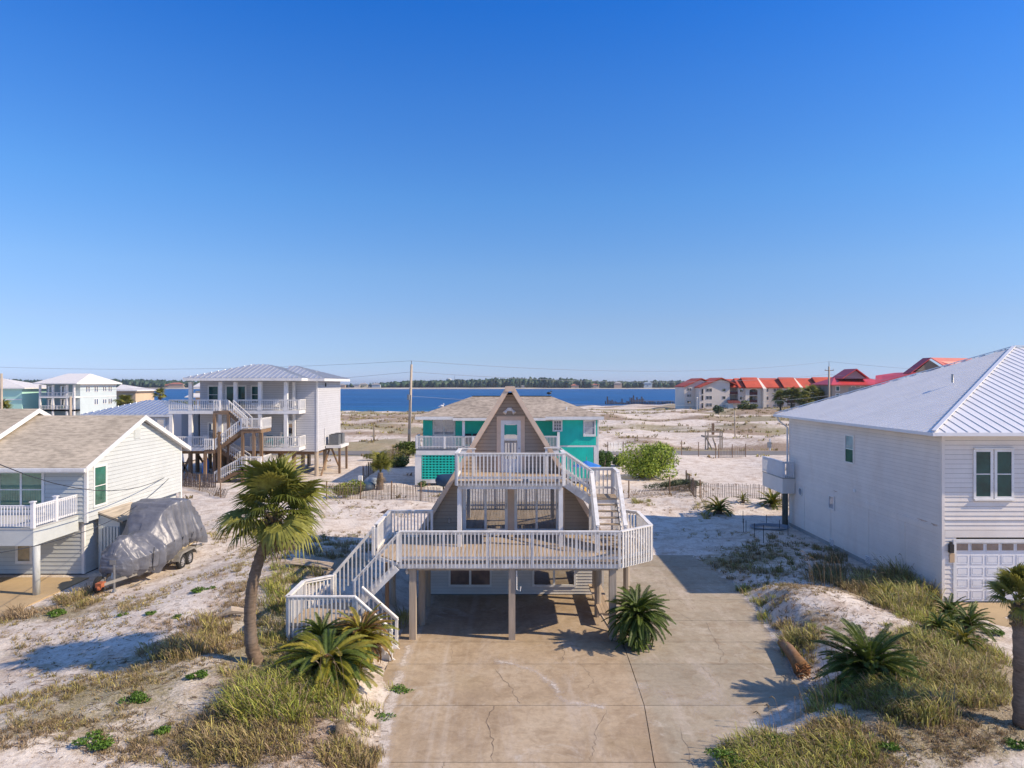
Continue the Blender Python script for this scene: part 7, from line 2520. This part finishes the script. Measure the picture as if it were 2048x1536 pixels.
# ---- leafy shrubs
def bush(cx, cy, z0, rx, ry, rz, label, n=3500, leaf=.10, col=(.05, .10, .02), col2=(.14, .20, .03), seed=1, stems=10, name='shrub', cat='bush', group='shrubs', lumps=9, asp=.5):
    rr = np.random.RandomState(seed)
    t = thing(name, label, cat, (cx, cy, z0), group)
    st = MB()
    for i in range(stems):
        a = rr.uniform(0, 2 * math.pi); e = rr.uniform(.25, .8)
        st.tube([(cx, cy, z0 - .1), (cx + rx * e * .45 * math.cos(a), cy + ry * e * .45 * math.sin(a), z0 + rz * .7), (cx + rx * e * math.cos(a), cy + ry * e * math.sin(a), z0 + rz * 1.6 * rr.uniform(.7, 1))], [.05, .035, .012], 5)
    st.build('stem', PILE, t)
    L = [(rr.uniform(-.55, .55), rr.uniform(-.55, .55), rr.uniform(.35, 1.35), rr.uniform(.35, .6)) for _ in range(lumps)]
    li = rr.randint(0, lumps, n)
    Lc = np.array(L)[li]
    d = rr.normal(size=(n, 3)); d /= np.linalg.norm(d, axis=1)[:, None]
    rad = rr.uniform(.45, 1.08, n) ** .6
    c = np.stack([cx + (Lc[:, 0] + d[:, 0] * rad * Lc[:, 3]) * rx, cy + (Lc[:, 1] + d[:, 1] * rad * Lc[:, 3]) * ry, z0 + (Lc[:, 2] + d[:, 2] * rad * Lc[:, 3] * 1.0) * rz], 1)
    c[:, 2] = np.maximum(c[:, 2], z0 + .03)
    # leaf quads
    a = rr.normal(size=(n, 3)); a /= np.linalg.norm(a, axis=1)[:, None]
    b = np.cross(a, d + rr.normal(size=(n, 3)) * .5); b /= (np.linalg.norm(b, axis=1)[:, None] + 1e-6)
    s = (leaf * rr.uniform(.6, 1.3, n))[:, None]
    q = np.stack([c - a * s, c + b * s * asp, c + a * s, c - b * s * asp], 1)
    k = rr.uniform(0, 1, (n, 1)) * .6 + rr.uniform(0, 1, (lumps, 1))[li] * .4
    cc = np.array(col)[None] * (1 - k) + np.array(col2)[None] * k
    cc = np.repeat(cc[:, None, :], 4, 1).reshape(-1, 3)
    o = bpy.data.objects.new('foliage', np_mesh('foliage', q.reshape(-1, 3), np.arange(4 * n).reshape(-1, 4), LEAFC, cols=cc))
    link(o, t)
    o['kind'] = 'stuff'
    return t


def gb(px, py, *a, z=0, **k):
    x, y = G(px, py, z)
    return bush(x, y, h1(x, y), *a, **k)


gb(1302, 957, 3.1, 2.4, 1.9, 'large bright green bush right of the teal house', n=8500, leaf=.13, col=(.13, .21, .02), col2=(.36, .44, .06), seed=5, stems=40, lumps=26)
gb(1345, 985, 2.8, .8, .5, 'low grey-green brush spilling right of the large green bush', n=3000, leaf=.13, col=(.06, .09, .04), col2=(.14, .16, .07), seed=21, asp=.2)
gb(690, 1000, 1.25, 1.0, .75, 'bright yellow-green shrub behind the brown sand fence', n=2600, leaf=.08, col=(.10, .15, .015), col2=(.28, .30, .03), seed=3)
gb(716, 990, .6, .6, .8, 'darker shrub at the fence corner beside the white board', n=1000, leaf=.08, col=(.05, .08, .015), col2=(.12, .15, .03), seed=31)
gb(815, 918, 2.0, 1.4, 1.1, 'green shrub at the foot of the tall utility pole', n=3000, leaf=.13, col=(.05, .09, .012), col2=(.16, .20, .03), seed=4)
gb(795, 935, 1.2, 1.0, .7, 'lower shrub left of the teal house wall', n=1600, leaf=.12, col=(.06, .09, .02), col2=(.15, .19, .04), seed=41)
gb(770, 925, 2.6, .9, .7, 'grassy bank growing over the diagonal yard fence', n=3000, leaf=.15, col=(.10, .11, .03), col2=(.22, .22, .05), seed=42, asp=.2)
gb(1210, 935, .85, .9, 1.1, 'tall leafy green shrub at the right corner of the teal house', n=2200, leaf=.12, col=(.03, .08, .015), col2=(.10, .18, .03), seed=5)
gb(1236, 930, 1.0, .9, .7, 'drooping shrub between the teal house and the large green bush', n=1600, leaf=.12, col=(.04, .09, .015), col2=(.12, .19, .03), seed=6)
gb(846, 972, .5, .4, .28, 'small leafy plant at the left foot of the teal lattice', n=500, leaf=.08, col=(.04, .08, .015), col2=(.12, .18, .03), seed=7)
gb(360, 803 + 22, 9, 8, 2.9, 'dark green tree clump above the low grey house by the water', n=5000, leaf=.5, col=(.045, .075, .018), col2=(.12, .14, .04), seed=8, z=0, lumps=12, name='tree', cat='tree', group='far trees')
gb(290, 831, 9, 6, 2.6, 'rounded tree clump right of the far peach house', n=4000, leaf=.5, col=(.05, .07, .02), col2=(.14, .15, .05), seed=81, lumps=12, name='tree', cat='tree', group='far trees')
gb(1495, 826, 3.0, 2, 1.6, 'pale round bush before the first arch of the condominium', n=1500, leaf=.35, col=(.08, .11, .03), col2=(.17, .19, .06), seed=82, name='shrub')
gb(1437, 832, 1.8, 1.5, 1.5, 'small dark bush by the condominium entry', n=700, leaf=.3, col=(.03, .06, .03), col2=(.08, .12, .05), seed=83)

# leafy green ground plants one could point at
GC = [(190, 1505, .5, 'bright green low plant, biggest at the bottom left corner'), (275, 1428, .38, 'round green plant on bare sand at lower left'), (396, 1388, .38, 'round green plant left of the palm base'),
      (113, 1222, .42, 'bright green plant at the edge of the tan concrete pad'), (395, 1218, .33, 'green creeping plant above the palm shadow, right of two'), (330, 1478, .26, 'small green sprig in the lower left sand'),
      (505, 1484, .26, 'small green sprig right of the lower left patch'), (1540, 1482, .55, 'leafy green clump at the bottom edge of the driveway'), (1460, 1512, .6, 'wide green clump at the very bottom beside the driveway'),
      (1776, 1502, .26, 'small round green plant on white sand at lower right'), (2040, 1500, .35, 'green plant at the lower right corner'), (770, 1418, .32, 'green sprig at the left edge of the driveway'),
      (808, 1362, .35, 'green weed at the foot of the stair beside the driveway'), (1990, 1262, .38, 'green creeper on the sandy island by the right driveway'), (300, 1256, .22, 'small green sprig in the middle of the left sand'),
      (350, 1266, .2, 'second small sprig in the middle of the left sand'), (245, 1250, .18, 'tiny sprig left of the middle sand sprigs'), (420, 1215, .2, 'left part of the creeping green pair above the palm shadow'), (1955, 1285, .3, 'low green creeper beside the white stake')]
for i, (px, py, r_, lb) in enumerate(GC):
    x, y = G(px, py, .25)
    bush(x, y, h1(x, y) - .02, r_, r_ * .8, r_ * .32, lb, n=int(900 * r_ / .4), leaf=.032, col=(.05, .12, .012), col2=(.14, .24, .03), seed=100 + i, stems=2, name='ground_plant', cat='plant', group='low green ground plants', lumps=6)

# ---- log by the driveway
lp_ = [G(1565, 1288, .2), G(1578, 1302, .2), G(1592, 1322, .2), G(1604, 1340, .2)]
lg = MB(); lg.tube([(lp_[0][0], lp_[0][1] + .05, .22), (lp_[1][0], lp_[1][1], .25), (lp_[2][0], lp_[2][1], .25), (lp_[3][0], lp_[3][1], .22)], [.15, .18, .20, .26], 14)
lo = lg.build('fallen_log', wood_mat('fibrous_brown_log', (.30, .15, .055), (14, 14, 14), var=.6, rand=0), smooth=True)
tag(lo, 'brown fibrous fallen palm log lying across the driveway edge', 'log')
rt = MB()
for i in range(60):
    a_ = r5.uniform(0, 6.28); q = Vector((lp_[3][0], lp_[3][1], .2)) + Vector((r5.uniform(-.2, .2), r5.uniform(-.2, .1), r5.uniform(-.15, .2)))
    rt.beam(q, q + Vector((math.cos(a_) * .14, -.1 + math.sin(a_) * .1, r5.uniform(-.12, .12))), .02, .02)
rt.build('root_ball', M_('rust_fibre', (.30, .13, .05), .9, .5, 15, 40), lo, kind='stuff')
# dead palm leaf on the grass
dl = thing('fallen_palm_leaf', 'pale dried fan leaf lying in the grass left of the driveway', 'dead leaf', (-4.6, 16.9, .3))
x, y = G(655, 1480, .3)
inst('leaf_blade', FD[0], dl, Matrix.Translation((x, y, h1(x, y) + .22)) @ Matrix.Rotation(.5, 4, 'Z') @ Matrix.Scale(.62, 4))
# driftwood boards at the dune behind the stair
x, y = G(625, 1160, .6)
dw = thing('weathered_boards', 'pile of weathered grey boards on the sand behind the stair landing', 'boards', (x, y, .6))
for i in range(4):
    MB().beam((x - .9, y - .1 + i * .14, h1(x, y) + .28 + i * .03), (x + .75, y + .12 + i * .14, h1(x + .7, y) + .14 + i * .02), .13, .04).build('board', PILE, dw)
x, y = G(768, 1032, .1)
dd_ = MB()
for i in range(7): dd_.beam((x + r5.uniform(-.3, .2), y + r5.uniform(-.2, .2), h1(x, y) + .02), (x + r5.uniform(-.1, .5), y + r5.uniform(-.2, .2), h1(x, y) + r5.uniform(.08, .25)), .05, .05)
tag(dd_.build('driftwood', PILEB), 'small bundle of driftwood on bare sand behind the deck corner', 'driftwood')
x, y = G(447, 1265, .4)
tag(MB().tube([(x - .35, y, h1(x, y) + .05), (x + .2, y + .2, h1(x, y) + .28), (x + .6, y + .3, h1(x, y) + .2)], [.02, .14, .1], 8).build('driftwood_log', PILE), 'grey driftwood log half buried in grass left of the curved trunk', 'driftwood')

# ---- grass: many blades as single meshes
def grass_mesh(name, P, hgts, ncol, seed, blades=26, spread=.16, width=.009, kind='stuff', parent=None, lean=(.0, .0), curl=.55, label=None):
    """P (n,3) tuft bases, hgts (n,), ncol (n,3) colours"""
    rr = np.random.RandomState(seed)
    n = len(P)
    N = n * blades
    base = np.repeat(P, blades, 0)
    h = np.repeat(hgts, blades) * rr.uniform(.3, 1.2, N)
    az = rr.uniform(0, 2 * math.pi, N)
    rad = rr.uniform(0, 1, N) ** .7 * spread * np.repeat(hgts / .4, blades) ** .5
    b0 = base + np.stack([np.cos(az) * rad, np.sin(az) * rad, np.full(N, -.02)], 1)
    az2 = az + rr.normal(0, .6, N)
    out = np.stack([np.cos(az2), np.sin(az2), np.zeros(N)], 1)
    k = rr.uniform(.15, 1.0, N)[:, None] * curl
    wind = np.array([lean[0], lean[1], 0])[None]
    hh = h[:, None]
    up = np.array([0, 0, 1.0])[None]
    m1 = b0 + up * hh * .55 + out * hh * .20 * k + wind * hh * .15
    m2 = b0 + up * hh * .88 + out * hh * .62 * k + wind * hh * .45
    tp_ = b0 + up * hh * (.97 - .25 * k) + out * hh * 1.05 * k + wind * hh * .85
    az3 = rr.uniform(0, math.pi, N)
    s = np.stack([np.cos(az3), np.sin(az3), np.zeros(N)], 1) * (width * rr.uniform(.6, 1.4, N) * (1 + .5 * h))[:, None]
    v = np.stack([b0 - s, b0 + s, m1 + s * .9, m1 - s * .9, m2 + s * .55, m2 - s * .55, tp_], 1).reshape(-1, 3)
    i0 = np.arange(N) * 7
    tri = np.stack([i0, i0 + 1, i0 + 2, i0, i0 + 2, i0 + 3, i0 + 3, i0 + 2, i0 + 4, i0 + 3, i0 + 4, i0 + 5, i0 + 5, i0 + 4, i0 + 6], 1).reshape(-1, 3)
    cc = np.repeat(ncol * rr.uniform(.65, 1.25, (n, 1)), blades, 0) * rr.uniform(.55, 1.4, (N, 1))
    dead = rr.uniform(0, 1, N) < .28
    cc[dead] = np.array([.40, .30, .18]) * rr.uniform(.6, 1.2, (dead.sum(), 1))
    cc = np.repeat(cc[:, None, :], 7, 1)
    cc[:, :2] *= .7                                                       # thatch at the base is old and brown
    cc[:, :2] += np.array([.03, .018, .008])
    o = bpy.data.objects.new(name, np_mesh(name, v, tri, GRASSM, cols=cc.reshape(-1, 3)))
    link(o, parent)
    if kind: o['kind'] = kind
    if label: o['label'] = label
    return o


GRASSM = leaf_mat('grass_by_colour', None, None, attr='col', trans=.3)
CG, CY_, CB, CD = np.array([.27, .34, .06]), np.array([.52, .48, .11]), np.array([.36, .25, .14]), np.array([.44, .34, .20])


def patch(L, rr):
    """L: (px,py,rx,ry,n,kind,h) ellipses seen in the photo, turned into ground points"""
    P, Hh, K = [], [], []
    for (px, py, rx, ry, n, kd, hh) in L:
        n = int(n * DENS)
        a = rr.uniform(0, 2 * math.pi, n); q = np.sqrt(rr.uniform(0, 1, n)) * (1 + .15 * np.sin(3 * a + px))
        x_ = px + rx * q * np.cos(a); y_ = py + ry * q * np.sin(a)
        Y = F * (H - .3) / (y_ - 768); X_ = (x_ - 1024) * Y / F
        mix = {'g': (CG, CY_), 'y': (CY_, CG), 'b': (CB, CD), 'm': (CY_, CB), 'd': (CG * .7, CB * .7)}[kd]  # 'd' tufts: shade put into the colour, for grass in house shadows
        t = rr.uniform(0, 1, (n, 1))
        col_ = mix[0] * (1 - t) + mix[1] * t
        P.append(np.stack([X_, Y], 1)); Hh.append(hh * rr.uniform(.5, 1.2, n)); K.append(col_)
    P, Hh, K = np.vstack(P), np.concatenate(Hh), np.vstack(K)
    ok = (drive_d(P[:, 0], P[:, 1]) > .22) & ~((P[:, 0] < -19.2) & (P[:, 1] > 22.4)) & ~((P[:, 0] > 17.2) & (P[:, 1] > 27.8)) & ~((P[:, 0] > 15.6) & (P[:, 1] > 22.2) & (P[:, 1] < 28)) \
        & ~((P[:, 0] > -4.0) & (P[:, 0] < 4.9) & (P[:, 1] > 23)) & ~((P[:, 0] > -7.3) & (P[:, 0] < -3.6) & (P[:, 1] > 22.0) & (P[:, 1] < 24.6))
    nz = wav(P[:, 0] * 1.7, P[:, 1] * 1.7, 0.3, 3.5)
    ok &= nz + rr.uniform(-.45, .45, len(nz)) > THR
    P, Hh, K, nz = P[ok], Hh[ok], K[ok], nz[ok]
    Hh = Hh * np.clip(.55 + .45 * nz, .28, 1.15)
    dry = np.clip(.5 + .9 * wav(P[:, 0] * 1.1 + 7, P[:, 1] * 1.3, 0.3, 2.5), 0, 1)[:, None] * .5
    K = K * (1 - dry) + (CB * .35 + CD * .65) * dry
    z = hgt(P[:, 0], P[:, 1])
    return np.column_stack([P, z]), Hh, K


rr = np.random.RandomState(77)
DENS, THR = .85, -.30
LONG = [(560, 1290, 60, 60, 130, 'y', .55), (620, 1370, 90, 50, 200, 'g', .6), (560, 1430, 120, 50, 300, 'y', .6), (700, 1440, 90, 50, 200, 'y', .55), (520, 1380, 60, 50, 140, 'g', .6), (790, 1340, 18, 55, 60, 'y', .6), (812, 1260, 14, 45, 60, 'y', .7),
        (660, 1500, 110, 30, 180, 'm', .5), (480, 1500, 100, 35, 160, 'm', .45), (350, 1330, 60, 20, 60, 'm', .5), (450, 1300, 60, 40, 110, 'm', .45), (560, 1215, 30, 45, 90, 'g', .5), (650, 1110, 90, 32, 220, 'd', .5), (610, 1190, 40, 25, 60, 'g', .45),
        (1810, 1185, 75, 28, 330, 'g', .95), (1860, 1215, 50, 25, 160, 'y', .85), (1750, 1190, 60, 18, 130, 'd', .7), (1800, 1225, 60, 20, 120, 'y', .7), (1790, 1440, 110, 32, 400, 'y', .75), (1690, 1410, 70, 30, 160, 'g', .7), (1880, 1370, 90, 50, 420, 'y', .6), (1960, 1400, 60, 40, 260, 'y', .6),
        (1600, 1300, 38, 34, 130, 'y', .5), (1470, 1175, 30, 20, 50, 'y', .4), (1510, 1215, 40, 28, 90, 'y', .42), (1560, 1260, 30, 25, 70, 'm', .4), (1590, 1500, 150, 25, 300, 'y', .5), (1500, 1490, 60, 30, 120, 'g', .5), (1690, 1470, 100, 30, 180, 'm', .5),
        (1430, 1130, 70, 16, 130, 'd', .45), (1560, 1120, 110, 26, 130, 'd', .45), (1650, 1100, 60, 20, 90, 'd', .5), (1570, 1080, 80, 14, 90, 'd', .35), (1690, 1150, 70, 20, 130, 'd', .55), (1950, 1330, 60, 30, 200, 'y', .5), (1840, 1280, 80, 40, 220, 'y', .45),
        (70, 1215, 90, 10, 150, 'b', .45), (160, 1190, 60, 14, 100, 'm', .45), (230, 1175, 60, 12, 70, 'b', .4), (15, 1235, 25, 8, 30, 'm', .4), (1290, 1005, 30, 6, 40, 'y', .4), (1410, 1020, 20, 14, 40, 'y', .4), (900, 1020, 20, 8, 40, 'y', .4), (1560, 1535, 150, 14, 160, 'y', .45)]
P, Hh, K = patch(LONG, rr)
DENS, THR = 1.0, -9
P2, H2, K2 = patch([(1800, 1170, 90, 22, 420, 'g', 1.45), (1850, 1200, 45, 22, 120, 'g', 1.1), (1730, 1172, 60, 14, 90, 'd', .8), (1800, 1432, 75, 20, 200, 'y', .85), (560, 1320, 40, 40, 70, 'g', .6), (540, 1440, 60, 30, 90, 'y', .65), (625, 1392, 50, 24, 80, 'g', .65)], rr)
P, Hh, K = np.vstack([P, P2]), np.concatenate([Hh, H2]), np.vstack([K, K2])
tag(grass_mesh('dune_grass', P, Hh, K, 5, blades=26, spread=.24, width=.009, curl=.95, lean=(-.30, 0.08)), kind='stuff')
SHORT = [(300, 1440, 300, 90, 900, 'm', .2), (150, 1500, 160, 40, 250, 'b', .2), (450, 1450, 200, 90, 800, 'm', .24), (600, 1480, 180, 60, 800, 'b', .26), (730, 1480, 70, 50, 350, 'b', .24), (420, 1270, 130, 60, 500, 'b', .22), (350, 1200, 180, 60, 300, 'm', .17),
         (530, 1150, 80, 60, 260, 'm', .22), (180, 1260, 170, 40, 160, 'm', .14), (500, 1070, 100, 30, 120, 'm', .2), (700, 1080, 60, 25, 120, 'd', .25), (1700, 1250, 150, 60, 300, 'b', .2), (1600, 1210, 120, 40, 200, 'b', .17), (1650, 1330, 120, 60, 260, 'm', .2),
         (1850, 1480, 180, 50, 350, 'b', .2), (1850, 1330, 140, 60, 600, 'b', .28), (1600, 1130, 200, 60, 420, 'd', .22), (1450, 1150, 60, 30, 120, 'm', .2), (1950, 1250, 40, 20, 60, 'm', .2), (1400, 1060, 120, 14, 80, 'm', .2), (1700, 1510, 200, 30, 260, 'm', .22), (1480, 1100, 120, 20, 140, 'd', .2),
         (700, 1025, 160, 12, 150, 'm', .2), (420, 1040, 60, 14, 60, 'm', .2), (1330, 985, 90, 10, 70, 'm', .2), (850, 990, 150, 8, 60, 'm', .22), (500, 1030, 40, 14, 40, 'm', .22)]
DENS, THR = 1.4, -.25
P, Hh, K = patch(SHORT, rr)
tag(grass_mesh('dry_grass', P, Hh, K, 6, blades=16, spread=.17, width=.007, curl=1.3), kind='stuff')
# loose weeds dotted over the open sand of the yards
DENS, THR = 1.0, -9
WEED = [(260, 1300, 260, 120, 420, 'm', .16), (420, 1120, 110, 60, 130, 'm', .17), (480, 1060, 60, 40, 50, 'b', .16), (700, 1010, 130, 12, 60, 'b', .2), (1400, 1000, 160, 30, 120, 'b', .18), (1420, 950, 130, 30, 100, 'b', .2), (1550, 1190, 160, 60, 200, 'm', .17), (1650, 1290, 100, 50, 120, 'b', .18), (1850, 1490, 160, 40, 120, 'm', .18)]
P, Hh, K = patch(WEED, rr)
tag(grass_mesh('scattered_weeds', P, Hh * 1.2, K * .8, 16, blades=14, spread=.12, width=.009, curl=1.5), kind='stuff')
# sparse far tufts out to the beach
n = 5200
X_ = rr.uniform(-75, 120, n); Y_ = 52 + rr.uniform(0, 1, n) ** 1.3 * 190
vg = veg(X_, Y_) + .12
ok = (rr.uniform(0, 1, n) < vg) & (abs(Y_ - 88) > 3.4) & (Y_ < shore(X_) - 14) & ~((X_ > -36) & (X_ < -15) & (Y_ > 60) & (Y_ < 77)) & ~((X_ > -9) & (X_ < 9) & (Y_ > 58) & (Y_ < 74)) & ~((X_ > 15) & (Y_ < 60))
X_, Y_ = X_[ok], Y_[ok]
t = rr.uniform(0, 1, (len(X_), 1))
col_ = CB * .8 * (1 - t) + CY_ * .8 * t
P = np.column_stack([X_, Y_, hgt(X_, Y_)])
tag(grass_mesh('distant_grass', P, .22 + Y_ * .0016, col_, 7, blades=12, spread=.5, width=.05, curl=.9), kind='stuff')
# seed stalks of sea oats
rs_ = [(1648, 1180, 12), (1700, 1380, 9), (1760, 1390, 9), (1795, 1170, 10), (1640, 1440, 4), (1565, 1500, 5), (1990, 1340, 5), (700, 1400, 4), (640, 1440, 3), (810, 1220, 4), (1850, 1150, 5), (1590, 1480, 3)]
so_ = MB()
for px, py, n in rs_:
    for k in range(n):
        x, y = G(px + r5.uniform(-45, 45), py + r5.uniform(0, 20), .2)
        if float(drive_d(np.array([x]), np.array([y]))[0]) <= .1: continue
        z = h1(x, y); hh = r5.uniform(.9, 1.5); dx = r5.uniform(-.5, .1)
        so_.tube([(x, y, z), (x + dx * .3, y, z + hh * .6), (x + dx * .8, y, z + hh)], [.006, .005, .004], 4, cap=False)
        so_.tube([(x + dx * .8, y, z + hh), (x + dx * 1.05, y, z + hh + .06), (x + dx * 1.3, y, z + hh + .02)], [.008, .017, .004], 5)
tag(so_.build('sea_oat_stalks', PALM_D), kind='stuff')
# twigs and dead stems lying on the sand
tw_ = MB()
for (px, py, rx, ry, n) in ((300, 1430, 290, 100, 420), (200, 1250, 190, 60, 160), (1700, 1250, 160, 70, 200), (1850, 1480, 180, 45, 200), (1600, 1110, 200, 50, 120), (650, 1480, 130, 50, 160), (1350, 1060, 80, 14, 20)):
    for k in range(n):
        x, y = G(px + r5.uniform(-rx, rx), py + r5.uniform(-ry, ry), .25)
        if float(drive_d(np.array([x]), np.array([y]))[0]) <= .15 or x < -19 or x > 15.5: continue
        z = h1(x, y) + .02; a_ = r5.uniform(0, 6.28); L = r5.uniform(.08, .32)
        x2_, y2_ = x + L * math.cos(a_), y + L * math.sin(a_) * .6
        tw_.beam((x, y, z), (x2_, y2_, h1(x2_, y2_) + r5.uniform(.02, .09)), .010, .010)
tag(tw_.build('twig_litter', M_('dry_twig', (.17, .11, .075), .9, .4, 10, 40)), kind='stuff')

# ================================================================ thin sea haze
hm = bpy.data.materials.new('sea_haze')
hm.use_nodes = True
hn = hm.node_tree
hn.nodes.clear()
pv_ = hn.nodes.new('ShaderNodeVolumePrincipled')
pv_.inputs['Color'].default_value = (0.80, 0.88, 1.0, 1)
pv_.inputs['Density'].default_value = 0.00010
pv_.inputs['Anisotropy'].default_value = 0.3
ho_ = hn.nodes.new('ShaderNodeOutputMaterial')
hn.links.new(pv_.outputs[0], ho_.inputs['Volume'])
hz = MB().box(-7000, -400, -7, 7000, 10000, 45)
tag(hz.build('haze', hm), kind='stuff')
